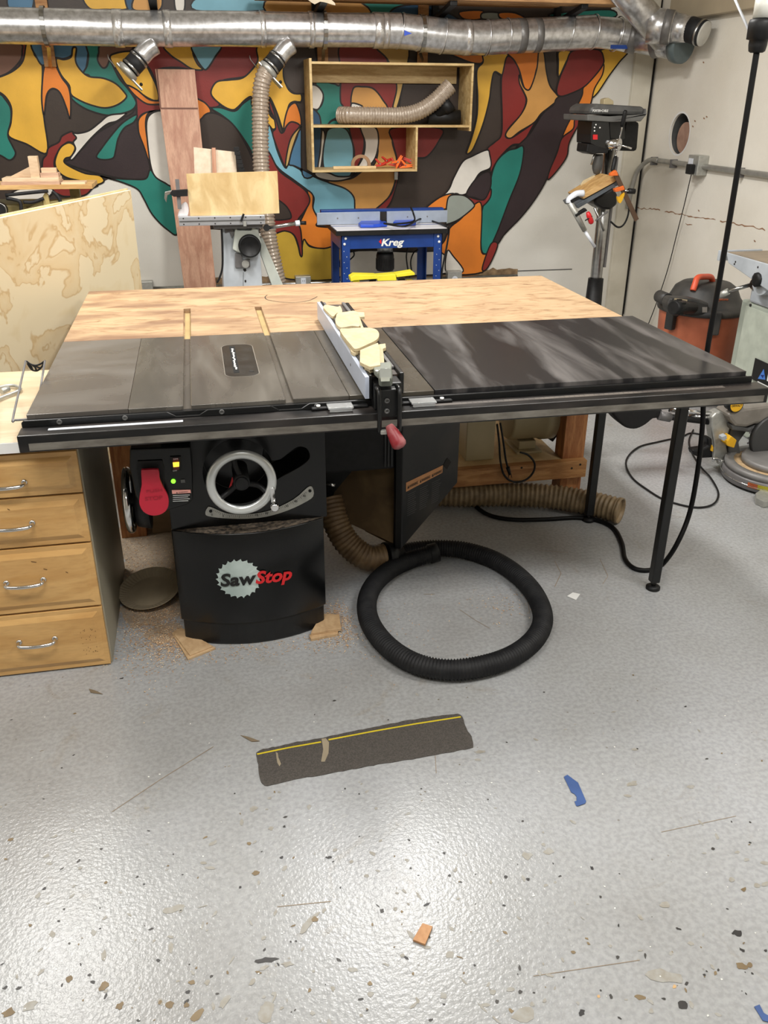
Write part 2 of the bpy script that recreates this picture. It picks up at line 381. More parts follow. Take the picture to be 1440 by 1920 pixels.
def floor_mat():
    m = bpy.data.materials.new('grey_epoxy_floor'); m.use_nodes = True; N = m.node_tree.nodes; L = m.node_tree.links; b = N['Principled BSDF']
    tc = N.new('ShaderNodeTexCoord')
    n = N.new('ShaderNodeTexNoise'); n.inputs['Scale'].default_value = 1.1; n.inputs['Detail'].default_value = 8; n.inputs['Roughness'].default_value = .6; L.new(tc.outputs['Object'], n.inputs['Vector'])
    cr = ramp(N, [(.3, lin((144, 143, 141))), (.5, lin((160, 161, 161))), (.7, lin((170, 172, 175)))]); L.new(n.outputs['Fac'], cr.inputs[0])
    # small dark specks
    v = N.new('ShaderNodeTexVoronoi'); v.inputs['Scale'].default_value = 22; L.new(tc.outputs['Object'], v.inputs['Vector'])
    rv = ramp(N, [(.0, (1, 1, 1, 1)), (.05, (1, 1, 1, 1)), (.075, (0, 0, 0, 1))]); L.new(v.outputs['Distance'], rv.inputs[0])
    n2 = N.new('ShaderNodeTexNoise'); n2.inputs['Scale'].default_value = 3.0; n2.inputs['Detail'].default_value = 5; L.new(tc.outputs['Object'], n2.inputs['Vector'])
    r2 = ramp(N, [(.5, (0, 0, 0, 1)), (.66, (1, 1, 1, 1))]); L.new(n2.outputs['Fac'], r2.inputs[0])
    mu = N.new('ShaderNodeMath'); mu.operation = 'MULTIPLY'; L.new(rv.outputs[0], mu.inputs[0]); L.new(r2.outputs[0], mu.inputs[1])
    mx = N.new('ShaderNodeMixRGB'); L.new(mu.outputs[0], mx.inputs[0]); L.new(cr.outputs[0], mx.inputs[1]); mx.inputs[2].default_value = lin((118, 111, 98))
    # scuffs
    n3 = N.new('ShaderNodeTexNoise'); n3.inputs['Scale'].default_value = 5; n3.inputs['Detail'].default_value = 12; n3.inputs['Roughness'].default_value = .72; n3.inputs['Distortion'].default_value = .8; L.new(tc.outputs['Object'], n3.inputs['Vector'])
    r3 = ramp(N, [(.60, (0, 0, 0, 1)), (.72, (.55, .55, .55, 1))]); L.new(n3.outputs['Fac'], r3.inputs[0])
    mx2 = N.new('ShaderNodeMixRGB'); L.new(r3.outputs[0], mx2.inputs[0]); L.new(mx.outputs[0], mx2.inputs[1]); mx2.inputs[2].default_value = lin((142, 134, 120))
    n5 = N.new('ShaderNodeTexNoise'); n5.inputs['Scale'].default_value = 80; n5.inputs['Detail'].default_value = 2; L.new(tc.outputs['Object'], n5.inputs['Vector'])
    r5 = ramp(N, [(.35, (.88, .88, .88, 1)), (.62, (1.06, 1.06, 1.06, 1))]); L.new(n5.outputs['Fac'], r5.inputs[0])
    mx3 = N.new('ShaderNodeMixRGB'); mx3.blend_type = 'MULTIPLY'; mx3.inputs[0].default_value = 1; L.new(mx2.outputs[0], mx3.inputs[1]); L.new(r5.outputs[0], mx3.inputs[2])
    L.new(mx3.outputs[0], b.inputs['Base Color']); b.inputs['Roughness'].default_value = .27; b.inputs['Specular IOR Level'].default_value = .5
    n4 = N.new('ShaderNodeTexNoise'); n4.inputs['Scale'].default_value = 110; n4.inputs['Detail'].default_value = 2; L.new(tc.outputs['Object'], n4.inputs['Vector'])
    bp = N.new('ShaderNodeBump'); bp.inputs['Strength'].default_value = .20; bp.inputs['Distance'].default_value = .006; L.new(n4.outputs['Fac'], bp.inputs['Height']); L.new(bp.outputs[0], b.inputs['Normal'])
    return m
M['floor'] = floor_mat()
def glass():
    m = bpy.data.materials.new('clear_acrylic'); m.use_nodes = True; b = m.node_tree.nodes['Principled BSDF']
    n = m.node_tree.nodes.new('ShaderNodeTexNoise'); n.inputs['Scale'].default_value = 40
    bp = m.node_tree.nodes.new('ShaderNodeBump'); bp.inputs['Strength'].default_value = .4; m.node_tree.links.new(n.outputs[0], bp.inputs['Height']); m.node_tree.links.new(bp.outputs[0], b.inputs['Normal'])
    b.inputs['Base Color'].default_value = (.9, .92, .92, 1); b.inputs['Transmission Weight'].default_value = .75; b.inputs['Roughness'].default_value = .12; b.inputs['IOR'].default_value = 1.45
    return m
M['clear'] = glass()
M['shim'] = wood('shim_wood', (196, 166, 128), (170, 138, 100), (3, 3, 3), 4, .6, .3)
M['plate'] = dusty('throat_plate_black', (20, 20, 20), (70, 67, 63), .3, (8, 8, 8), .3, 1.9)

# ================================================================ THE SETTING
YB = 4.0; XR = 3.77; XL = -2.6; YF = -4.6; ZC = 3.0
MB().box(XL, XR, YF, YB, -.1, 0).build('floor', M['floor'], kind='structure')
MB().box(XL, XR, YF, YB, ZC, ZC + .1).build('ceiling', M['ceil'], kind='structure')
wall_back = MB().box(XL - .12, XR + .12, YB, YB + .12, 0, ZC).build('wall_back', M['wall'], kind='structure')
MB().box(XL - .12, XR + .12, YF - .12, YF, 0, ZC).build('wall_front', M['wall'], kind='structure')
MB().box(XL - .12, XL, YF, YB, 0, ZC).build('wall_left', M['wall'], kind='structure')
wall_right = MB().box(XR, XR + .12, YF, YB, 0, ZC).build('wall_right', M['wall_clean'], kind='structure')
HC = P(1274, 251, 'x', XR)
boolean(wall_right, MB().cyl((XR - .05, HC.y, HC.z), (XR + .10, HC.y, HC.z), .128, n=40))
MB().cyl((XR + .014, HC.y, HC.z), (XR + .099, HC.y, HC.z), .1272, n=40, caps=False).build('hole_shade_lining', M['dark_grey'], wall_right)  # dark tube paints the shade inside the hole
MB().cyl((XR + .092, HC.y, HC.z), (XR + .098, HC.y, HC.z), .127, n=32).build('hole_shade_disc', M['dark_gap'], wall_right)  # dark disc stands in for the unlit depth of the hole
mb = MB(); mb.cyl((XR + .030, HC.y - .022, HC.z - .026), (XR + .040, HC.y - .022, HC.z - .026), .100, n=32)
mb.build('hole_backing', mat('hole_backing', (176, 142, 122), .8, rgb2=(150, 116, 100)), wall_right)
mb = MB(); a = [Vector((XR - .001, HC.y + math.cos(t) * r, HC.z + math.sin(t) * r)) for r in (.128, .140) for t in [2 * math.pi * i / 40 for i in range(40)]]
mb._add(a, [(i, (i + 1) % 40, 40 + (i + 1) % 40, 40 + i) for i in range(40)]); mb.build('hole_rim', M['white_paint'], wall_right)
mb = MB().box(3.61, 3.752, 3.965, 4.0, 0, 2.95); mb.build('trim_1', M['trim'], kind='structure', bevel=.003)
MB().box(3.752, 3.768, 3.975, 3.999, 0, 2.95).build('trim_2', M['dark_gap'], kind='structure')
MB().box(3.70, 3.769, YF + .1, 3.74, 2.11, 2.95).build('trim_3', mat('soffit_paint', (168, 154, 130), .6, scale=3), kind='structure', bevel=.004)
# cracks along the old sheet joint of the right wall
def ribbon(mb, path, wd, nrm, mi=0):
    path = [Vector(p) for p in path]; n = Vector(nrm); o = len(mb.v)
    for i, p in enumerate(path):
        t = (path[min(i + 1, len(path) - 1)] - path[max(i - 1, 0)]).normalized(); s_ = t.cross(n) * (wd(i) if callable(wd) else wd) / 2
        mb.v += [p + s_, p - s_]
    for i in range(len(path) - 1):
        mb.f.append([o + 2 * i, o + 2 * i + 1, o + 2 * i + 3, o + 2 * i + 2]); mb.m.append(mi); mb.s.append(False)
mb = MB(); rr = random.Random(3)
for seg in ([(1183, 388), (1215, 392), (1240, 393)], [(1246, 397), (1270, 400), (1290, 405), (1325, 411), (1345, 413)], [(1350, 415), (1380, 420), (1410, 424), (1440, 433)], [(1285, 419), (1300, 422)]):
    pp = resample([P(x, y, 'x', XR - .0012) for x, y in seg], .03)
    pp = [p + Vector((0, 0, rr.uniform(-.006, .006))) for p in pp]
    ribbon(mb, pp, lambda i: rr.uniform(.002, .009), (1, 0, 0))
for x, y in ((1303, 227), (1320, 222), (1325, 219), (1299, 237), (1319, 117), (1415, 452), (1310, 395)):
    p = P(x, y, 'x', XR - .0012); mb._add([p + Vector((0, math.cos(t) * .012, math.sin(t + .5) * .006)) for t in (0, 1.2, 2.4, 3.6, 4.9)], [(0, 1, 2, 3, 4)])
mb.build('wall_crack', mat('old_crack', (150, 112, 84), .8), wall_right, kind='stuff')
# torn strip low on the back wall
mb = MB(); top = []; bot = []
x = P(395, 520, 'y', YB).x; x1 = P(970, 510, 'y', YB).x; zt = .475
n_ = 70
for i in range(n_ + 1):
    t = i / n_; xx = x + (x1 - x) * t
    zb_ = P(500 + 0 * t, 516, 'y', YB).z
    top.append((xx, YB - .006, .475 + rr.uniform(-.008, .012))); bot.append((xx, YB - .006, .36 + rr.uniform(-.02, .012)))
mb.prism(top + bot[::-1], (0, .005, 0)); mb.build('torn_plaster_band', mat('torn_plaster', (150, 124, 92), .85, scale=16, rgb2=(92, 72, 52), bump=1., bscale=60), wall_back)
# joint line right of the band
mb = MB().box(x1, 3.3, YB - .004, YB, .452, .458); mb.build('wall_joint', M['dark_grey'], wall_back)

# ---------------------------------------------------------------- mural
COLS = dict(br=(58, 48, 42), pu=(48, 37, 39), ye=(222, 172, 62), or_=(214, 122, 42), te=(36, 118, 106), ma=(126, 40, 36), bl=(74, 118, 150), lb=(118, 172, 190), db=(38, 74, 104),
            go=(196, 144, 78), wh=(216, 211, 202), bw=(112, 78, 62), gr=(140, 146, 138), mu=(186, 152, 52), tn=(196, 160, 92), dk=(24, 18, 17))
ks = list(COLS)
def mural_mat(k):
    c = COLS[k]; return mat('mural_' + k.strip('_'), c, .42, var=.12, scale=3.5, bump=.12, bscale=120, spec=.35)
VIEW = dict(A=(0, 0), B=(380, 0), C=(760, 0), X=None)
SH = '''
X br -30,84 -30,440 20,425 60,412 150,372 176,350 203,336 233,343 258,355 270,373 287,403 313,430 330,434 400,430 520,440 590,470 830,505 910,501 932,457 947,440 973,413 1000,375 1013,345 1025,336 1050,305 1062,290 1065,270 1080,240 1103,207 1105,190 1113,178 1133,150 1153,118 1173,98 1160,40 1146,20 1145,-60 -30,-60
X bl 18,-10 60,-10 62,12 55,16 18,16
X ye 160,-10 235,-10 245,10 235,18 200,18 168,16
X db 235,-10 258,-10 250,16 240,18
X go 258,-10 300,-10 298,20 250,18
X wh 328,-10 330,20 345,20 345,-10
X lb 368,20 385,-10 520,-10 508,18
X te 640,-10 760,-10 770,28 690,28
X go 512,28 515,-10 640,-10 690,28
X db 740,15 800,10 860,40 740,40
X or_ 862,22 905,20 900,36 870,36
X gr 905,24 935,24 940,36 905,36
X or_ 936,24 965,24 985,36 942,36
X te 1040,25 1142,18 1146,34 1040,32
A te -60,530 0,530 30,560 60,610 62,680 45,760 70,820 88,860 75,890 50,900 15,880 -20,865 -60,860
A ma 100,240 150,240 142,310 120,352 90,380
A bw -60,240 110,245 125,290 115,340 60,400 0,430 -60,440
A ye 150,240 180,245 195,310 238,370 235,560 250,680 265,860 150,810 50,765 62,690 65,610 40,555 0,520 -60,500 -60,440 0,432 80,395 130,340
A bl 180,240 330,240 495,245 495,310 485,380 470,412 430,390 422,330 425,275 412,268 405,310 360,330 310,325 270,350 240,368 210,330
A or_ 270,345 305,330 320,380 350,440 385,490 398,560 395,668 375,610 350,545 325,508 290,500 262,540 248,650 235,560 240,440 250,375
A te 490,240 600,240 560,290 550,330 570,370 590,380 610,350 625,350 670,440 720,500 760,560 765,590 740,620 680,640 600,648 500,620 430,580 400,545 440,540 500,500 505,430 470,412 490,370 498,310
A ye 318,330 360,335 400,320 408,275 418,266 430,275 425,340 450,390 500,430 580,440 650,470 700,520 710,550 660,590 590,607 510,590 440,560 400,530 390,480 350,430 325,380
A bw 575,250 740,250 730,290 650,300 620,330 600,375 575,380 550,340 555,300
A ye 620,330 650,300 740,290 800,330 850,420 885,500 890,565 840,555 770,510 715,480 680,430
A ma 800,250 1470,250 1450,380 1380,430 1260,450 1200,490 1190,530 1235,590 1180,605 1130,570 1100,560 1080,400 890,390 890,480 850,400 810,340
A ye 925,255 1090,255 1085,300 1110,360 1140,392 1080,388 1020,350 960,310
A lb 1085,255 1240,255 1210,320 1165,387 1140,382 1100,320
A ma 745,510 780,550 840,585 900,590 900,620 830,630 785,660 780,735 735,720 765,690 770,640 765,560
A or_ 718,480 770,505 840,560 900,568 900,585 830,585 775,550 735,510
A or_ 900,622 840,632 820,680 825,760 845,870 850,945 830,900 790,790 778,720 783,665 830,630
A wh 910,622 850,640 825,690 830,800 850,940 880,1000 945,1040 990,1100 990,640
A pu 362,912 400,893 470,830 540,755 650,690 740,640 765,612 778,735 815,840 845,950 825,1003 700,1005 560,978 430,940
A te 768,645 735,660 680,700 620,770 575,830 543,880 575,898 635,890 650,850 665,780 700,720 750,690 770,660
A ma 400,740 415,750 430,775 412,800 380,800 340,835 310,890 308,940 340,990 250,990 240,905 262,870 275,830 330,800 350,765
A wh 712,637 680,640 610,650 560,690 500,735 440,750 410,748 430,775 413,800 425,840 395,890 410,897 450,850 520,770 600,700 660,680
A ye 385,803 415,815 422,840 400,880 370,890 362,912 400,940 480,975 560,987 585,1020 540,1038 470,1020 380,1000 330,965 310,920 320,870 345,825
A te 565,990 640,1003 740,1008 820,1005 845,955 880,1000 945,1040 985,1080 1000,1308 940,1290 860,1210 810,1120 775,1065 700,1030 620,1005
A ma 300,1060 540,1040 520,1060 475,1098 380,1105 335,1095
A wh 40,1110 120,1060 290,1060 270,1110 180,1135 90,1130
A or_ 1080,562 1140,570 1180,610 1180,640 1140,680 1125,800 1080,700
B br 0,660 40,635 100,650 170,700 230,790 280,900 290,1000 -20,1000 -20,720
B te 50,610 100,605 180,625 230,580 285,550 370,560 370,730 300,930 272,850 230,780 170,700 110,650
B lb 370,700 395,760 420,850 462,942 490,925 560,960 640,1000 720,1030 800,1060 850,1110 862,1210 640,1210 620,1170 625,1110 590,1070 510,1010 430,950 380,880 360,830
B ye 318,255 520,255 470,330 455,400 460,450 480,500 510,525 552,530 552,572 510,572 480,605 460,740 445,715 420,640 385,560 370,555 375,640 410,680 417,712 395,727 370,700 280,600 275,545 240,560 200,600 170,618 120,600 60,550 48,510 80,460 150,450 220,440 270,400 310,340
B br 470,330 520,262 625,262 640,400 632,480 600,522 555,527 510,522 465,470 453,400
B or_ 510,580 530,590 550,650 553,705 530,700 500,685 470,710 462,745 455,740 460,680 480,610
B bl 553,712 560,980 620,985 520,935 485,922 500,850 530,770
B ma 372,555 392,600 432,735 455,742 470,710 500,685 545,705 520,745 490,820 475,930 462,938 430,860 400,780 393,742 410,720 400,660 378,610
B tn 556,708 530,760 500,850 480,928 465,928 480,830 505,760
B or_ 588,1072 620,1100 620,1170 650,1235 640,1270 720,1280 770,1300 770,1395 660,1397 600,1380 570,1350 555,1400 552,1300 540,1270 580,1180 600,1130
B mu 390,1330 460,1298 510,1320 535,1380 552,1440 568,1345 600,1385 680,1397 770,1392 770,1560 440,1560 430,1450 400,1380
B wh 385,1370 402,1400 432,1470 440,1560 400,1560 380,1450
B ma 360,850 430,960 510,1020 580,1075 602,1130 570,1190 535,1240 552,1300 560,1425 550,1438 535,1370 510,1318 460,1298 380,1300 370,1100
B br 420,1120 470,1160 497,1210 480,1232 380,1225 390,1100
B te 632,400 660,430 700,460 775,480 775,560 792,600 770,650 720,680 700,705 665,702 640,630 668,590 677,540 640,490
B wh 600,490 640,482 677,530 665,590 640,617 600,590
B bw 685,255 775,255 775,465 740,472 700,455 688,400
B ma 778,255 1000,255 1040,350 1092,450 1088,610 840,612 785,592 773,540 778,400
B tn 975,258 1150,258 1135,430 1092,605 1068,605 1090,500 1075,420 1035,330
B go 845,500 900,488 960,500 1010,560 1028,615 850,615
B wh 840,580 900,600 840,615
B db 606,640 650,640 665,700 668,800 652,945 606,945
B wh 670,735 687,760 677,850 662,947 648,940 660,850
B te 700,705 740,675 800,700 845,780 850,900 835,800 780,720 715,720
B lb 715,722 800,722 840,800 847,880 830,987 760,992 690,960 675,880 690,770
B ma 825,718 892,725 907,800 897,870 872,932 843,950 852,850
B go 975,712 1070,720 1065,800 1090,900 1085,1000 1050,1100 990,1160 940,1192 862,1195 850,1110 800,1060 700,1020 830,1005 900,960 960,930 985,850
B wh 888,712 970,718 988,790 972,880 935,930 890,945 830,1000 740,1018 650,1000 632,970 700,970 760,992 840,987 862,950 902,880 912,800
B ma 1068,720 1335,722 1322,800 1260,880 1200,892 1180,950 1110,962 1100,1000 1060,1130 1010,1190 960,1192 1060,1090 1088,980 1093,900 1068,800
C or_ 240,290 445,290 432,350 390,357 320,335
C ye 440,290 568,290 557,400 540,422 498,405 480,480 470,560 440,680 400,790 370,850 343,860 370,780 400,660 405,540 400,400 435,350
C ma 570,318 610,340 640,400 645,480 677,560 650,640 580,720 560,765 590,777 650,740 720,690 775,635 720,700 660,800 600,815 550,860 510,910 482,970 477,1040 473,900 458,840 500,800 537,760 542,650 537,470 548,400
C or_ 575,290 748,290 732,400 712,470 690,507 665,490 640,400 610,340
C go 748,290 775,290 790,400 810,480 850,533 862,555 810,600 760,640 720,690 640,740 590,777 563,765 575,730 650,640 680,570 665,520 640,470 638,420 660,485 690,507 712,470 738,380
C ye 862,290 930,290 900,350 860,432 858,350
C pu 860,545 1000,495 985,560 940,640 900,720 870,800 840,880 790,1012 720,1130 640,1230 560,1310 515,1374 478,1374 500,1330 580,1130 640,980 662,860 655,818 620,830 700,750 770,640 830,590
C ye 1100,280 1250,280 1200,350 1140,430 1080,520 1042,553 1045,520 1080,440 1110,370
C or_ 1110,360 1105,420 1060,500 1035,592 985,610 960,660 945,725 900,757 878,777 900,720 940,640 990,540 1000,490 1060,430
C ma 940,285 1080,280 1112,330 1105,370 1060,430 1000,490 930,525 870,542 848,515 865,440 900,360
C ma 1030,590 1036,610 980,690 920,800 905,880 850,960 800,1010 808,960 850,860 878,777 940,725 950,670 985,608
C te 655,820 662,860 640,980 580,1130 520,1290 470,1400 450,1427 425,1400 423,1250 435,1160 465,1120 480,1000 510,910 570,850 620,835
C wh 455,843 472,870 477,940 420,970 390,1010 350,1080 310,1097 265,1092 120,1178 105,1178 230,1080 270,1000 320,910 370,880
C pu 470,968 477,1050 440,1122 390,1112 340,1092 400,1000
C ma 330,1093 370,1112 440,1122 477,1060 475,1110 430,1160 385,1150
C or_ 385,1150 427,1160 423,1400 455,1427 472,1420 430,1530 190,1530 190,1400 220,1350 250,1280 310,1230
C or_ 270,1088 240,1130 230,1172 100,1190 190,1110
C gr 250,1100 300,1095 340,1105 383,1145 375,1172 300,1232 240,1257 225,1250 232,1140
C ma 478,1372 517,1372 490,1450 452,1515 430,1505
X wh 655,472 770,472 828,474 836,512 655,512
X wh 838,470 849,480 868,508 836,510
'''
mb = MB(); nm_ = [k for k in ks]
layer = 0
for line in SH.strip().splitlines():
    tk = line.split(); v = VIEW[tk[0]]; k = tk[1]; pts = [tuple(map(float, q.split(','))) for q in tk[2:]]
    if v is not None: pts = [(v[0] + x / 3, v[1] + y / 3) for x, y in pts]
    if layer == 0: path = [P(x, y, 'y', YB) for x, y in pts]
    else: path = spline([P(x, y, 'y', YB) for x, y in pts], 5, True)
    yy = YB - .0012 - layer * .00012
    path = [Vector((p.x, yy, p.z)) for p in path]
    mb._add(path, [list(range(len(path)))], nm_.index(k))
    if layer:
        n = len(path); o = len(mb.v); hw = .0052
        for i in range(n):
            t = (path[(i + 1) % n] - path[i - 1]).normalized(); s_ = t.cross(Vector((0, 1, 0))) * hw
            q = path[i] - Vector((0, .00006, 0)); mb.v += [q + s_, q - s_]
        for i in range(n):
            j = (i + 1) % n; mb.f.append([o + 2 * i, o + 2 * i + 1, o + 2 * j + 1, o + 2 * j]); mb.m.append(nm_.index('dk')); mb.s.append(False)
    layer += 1
mb.build('mural', [mural_mat(k) for k in nm_], wall_back)

# ---------------------------------------------------------------- floor marks
FL = bpy.data.objects['floor']
def blob(mb, c, r, mi, el=1., rot=0., z=.0008, rnd=rr, k=11, irr=.3):
    vs_ = []
    for i in range(k):
        a = 2 * math.pi * i / k; q = r * (1 + rnd.uniform(-irr, irr)); x_, y_ = math.cos(a) * q * el, math.sin(a) * q
        vs_.append((c[0] + x_ * math.cos(rot) - y_ * math.sin(rot), c[1] + x_ * math.sin(rot) + y_ * math.cos(rot), z))
    mb._add(vs_, [list(range(k))], mi)
mb = MB(); rr = random.Random(11)
# (photo x, y, radius mm, tone, elongation, turn)
MARKS = [(20, 1574, 7, 0, 1.2, .3), (130, 1836, 9, 0, 1, .2), (195, 1850, 11, 0, 1.3, 1), (55, 1888, 14, 3, 1.4, .4), (16, 1898, 12, 0, 1.4, .2), (225, 1886, 9, 0, 1.3, .7), (198, 1868, 5, 1, 2, 1.2),
 (480, 1637, 9, 0, 1.6, .2), (528, 1608, 5, 1, 1, 0), (360, 1842, 7, 0, 1.3, -.2), (352, 1860, 6, 1, 1.3, .2), (318, 1884, 9, 0, 1, .2), (370, 1903, 13, 0, 1.6, .5), (427, 1824, 5, 0, .6, .2), (350, 1885, 7, 0, 1, 1), (388, 1842, 7, 3, 1, 0),
 (590, 1724, 8, 0, 1, 0), (575, 1735, 16, 3, 2.6, .9), (716, 1708, 6, 1, 1, 0), (708, 1698, 3, 1, 4, 2.2), (800, 1696, 6, 1, 3, .4), (785, 1680, 7, 3, 2.6, 1.9), (617, 1608, 6, 1, 1.3, 0), (647, 1479, 3, 1, 1, 0), (765, 1526, 6, 3, 2, .2),
 (790, 1479, 3, 1, 1, 0), (915, 1499, 3, 1, 1, 0), (980, 1540, 3.5, 1, 1, 0), (948, 1644, 6, 1, 1.1, 1), (990, 1649, 5, 1, 1, 0), (988, 1638, 1, 1, 9, 1.5), (1050, 1643, 4, 1, 2, .1), (1110, 1628, 6, 1, 1.3, 1.4), (1126, 1682, 4, 1, 1, 0), (842, 1642, 4.5, 1, 1, 0), (833, 1600, 4, 1, 1.2, 0),
 (770, 1628, 3, 1, 1, 0), (1246, 1697, 12, 3, 1.3, .1), (1158, 1795, 5, 1, 1, 0), (1337, 1592, 5, 1, 1, 0), (1406, 1580, 4, 1, 1, 0), (1384, 1750, 11, 1, 1.3, -.6), (1392, 1782, 6, 1, 1.6, -1), (1374, 1751, 3, 1, 1, 0), (1390, 1812, 12, 0, 1.4, -.2), (1406, 1810, 8, 0, 1.2, .4), (1280, 1885, 10, 1, 1.2, .6),
 (832, 1868, 8, 3, 1, 0), (932, 1878, 5, 1, 1, 0), (925, 1860, 7, 3, 1.2, 0), (983, 1902, 22, 3, 1.8, .2), (958, 1895, 6, 0, 1.3, -.8), (1090, 1900, 8, 1, 1.4, .4), (975, 1860, 5, 1, 1.5, .5), (694, 1845, 6, 0, 1, 0), (695, 1865, 7, 3, 1, 0), (1200, 1870, 9, 0, 1.8, -.5), (1075, 1786, 5, 0, 1.6, -.2),
 (1245, 1830, 26, 3, 2.2, -.4), (1265, 1850, 5, 2, 1.3, .4), (1122, 1868, 4, 2, 1, 0), (1100, 1760, 4, 0, 1.6, -.6), (1092, 1722, 3, 3, 6, -1.1), (988, 1605, 14, 3, 1.2, 0), (1030, 1596, 13, 3, 1.5, -.2), (862, 1795, 4, 0, 4, -.6), (870, 1840, 5, 3, 6, -1.1), (905, 1890, 6, 3, 6, -1), (930, 1912, 6, 3, 4, -1), (845, 1790, 10, 3, 1.4, .4),
 (1320, 1600, 4, 3, 2, 0), (1382, 1598, 6, 3, 1.5, .2), (1400, 1612, 7, 3, 1.6, .4), (1372, 1650, 9, 3, 1.2, 0), (1420, 1660, 8, 3, 1.4, .2), (1395, 1668, 7, 0, 2, .3), (1190, 1405, 9, 3, 1.8, 0), (1186, 1470, 14, 3, 1.6, .1), (1295, 1476, 10, 3, 1.4, 0), (1325, 1423, 4, 1, 1.6, 0), (1195, 1404, 3, 1, 1, 0),
 (508, 1553, 8, 3, 1, 0), (475, 1516, 12, 3, 1, 0), (467, 1582, 7, 0, 1.1, 0), (535, 1532, 5, 1, 1.8, .2), (533, 1550, 4, 1, 1, 0), (505, 1497, 6, 3, 1, 0), (470, 1385, 9, 3, 3.2, -.5), (462, 1383, 4, 0, 5, -.5), (180, 1297, 4, 1, 4, -.3), (78, 1408, 3, 0, 7, .25), (92, 1470, 1.6, 1, 10, .15), (55, 1462, 1.4, 1, 7, -1), (138, 1416, 3, 1, 2, .6), (116, 1440, 3, 1, 1, 0), (140, 1338, 5, 0, 1.6, .1), (228, 1272, 5, 1, 1.6, .2),
 (190, 1592, 4, 1, 1.4, .2), (258, 1644, 4, 1, 1.4, .6), (270, 1658, 3, 1, 1, 0), (150, 1628, 6, 3, 1, 0), (198, 1655, 5, 0, 1, .3), (120, 1705, 3, 1, 1, 0), (135, 1680, 6, 3, 2, .8), (500, 1800, 14, 1, 3.2, -.1), (540, 1808, 9, 3, 3, -.3), (495, 1815, 8, 3, 2.4, .2), (500, 1900, 22, 3, 1.4, 1.2), (515, 1870, 6, 3, 4, 1.1), (470, 1730, 5, 3, 5, -1.2), (380, 1735, 6, 3, 5, 1.4), (325, 1705, 18, 3, 2.6, .1), (380, 1700, 4, 3, 7, .1), (435, 1800, 5, 3, 6, 1.0), (10, 1852, 5, 1, 1.6, .3), (35, 1853, 5, 1, 1.6, .3), (517, 1711, 6, 3, 2.5, 1.2), (420, 1880, 12, 3, 2, .8), (550, 1736, 4, 0, 3, .2), (545, 1766, 3, 1, 1, 0), (555, 1765, 3, 1, 1, 0), (300, 1880, 5, 0, 1.5, 1),
 (900, 1410, 12, 3, 2.2, -.1), (895, 1425, 7, 3, 2, -.3), (1150, 1335, 5, 3, 3, 0), (1187, 1266, 4, 0, 1.3, 1.2), (1020, 1298, 4, 1, 1.2, .4), (950, 1392, 3, 1, 1.4, 0), (1060, 1368, 4, 3, 2, .2), (1285, 1325, 4, 1, 2, .2), (627, 1314, 5, 1, 1.6, 0), (590, 1340, 3, 1, 3, 1), (728, 1350, 3, 1, 1, 0), (755, 1398, 3, 1, 1, 0)]
for x_, y_, r_, t_, e_, a_ in MARKS:
    p = P(x_, y_, 'z', 0); e2 = max(1, e_); blob(mb, p, r_ / 1000 / (e2 ** .45) * .82, t_, e_ if e_ > 0 else 1, a_, .0006 + rr.random() * .0004)
for i in range(300):
    x_ = rr.uniform(-50, 1480); y_ = 1920 - abs(rr.gauss(0, 260))
    if y_ < 1290: continue
    p = P(x_, y_, 'z', 0); t_ = rr.choice([0, 1, 1, 3, 3, 3, 3]); blob(mb, p, rr.uniform(.9, 3.2) / 1000 * (1.7 if t_ == 3 else 1), t_, rr.uniform(1, 2.6), rr.uniform(0, 3), .0005 + rr.random() * .0004)
for i in range(90):
    p = P(rr.uniform(0, 1440), rr.uniform(1300, 1920), 'z', 0); blob(mb, p, rr.uniform(.8, 2.0) / 1000, 4, rr.uniform(1, 1.8), rr.uniform(0, 3), .001)
mb.build('floor_stains', [mat('stain_brown', (112, 94, 66), .5, rgb2=(134, 116, 86)), mat('stain_black', (42, 40, 40), .45, rgb2=(64, 61, 58)), mat('stain_tan', (196, 160, 112), .6), mat('stain_grey', (146, 141, 130), .5, rgb2=(158, 156, 150), scale=60), mat('paint_fleck', (222, 222, 216), .5)], FL, kind='stuff')
# floor scratches
mb = MB()
for seg, wd in (([(210, 1522), (300, 1462), (400, 1400)], .0022), ([(862, 1143), (890, 1162), (918, 1178)], .002), ([(795, 1114), (815, 1114)], .003), ([(988, 1120), (993, 1150)], .002), ([(1012, 1032), (1065, 1036)], .002), ([(1040, 1052), (1052, 1075), (1040, 1100)], .0025),
                 ([(1125, 1048), (1140, 1080), (1130, 1095)], .002), ([(520, 1700), (620, 1690)], .002), ([(815, 1400), (818, 1450)], .0016), ([(1240, 1560), (1380, 1530)], .0016), ([(1000, 1830), (1200, 1800)], .0016)):
    ribbon(mb, [P(x_, y_, 'z', .0007) for x_, y_ in seg], wd, (0, 0, 1))
mb.build('floor_scratches', mat('scratch', (138, 122, 102), .6), FL, kind='stuff')

# ================================================================ TABLE SAW
TS = thing('table_saw', 'black cabinet table saw with red paddle switch and silver handwheel', 'table saw', (.57, .4, 0))
T = .864
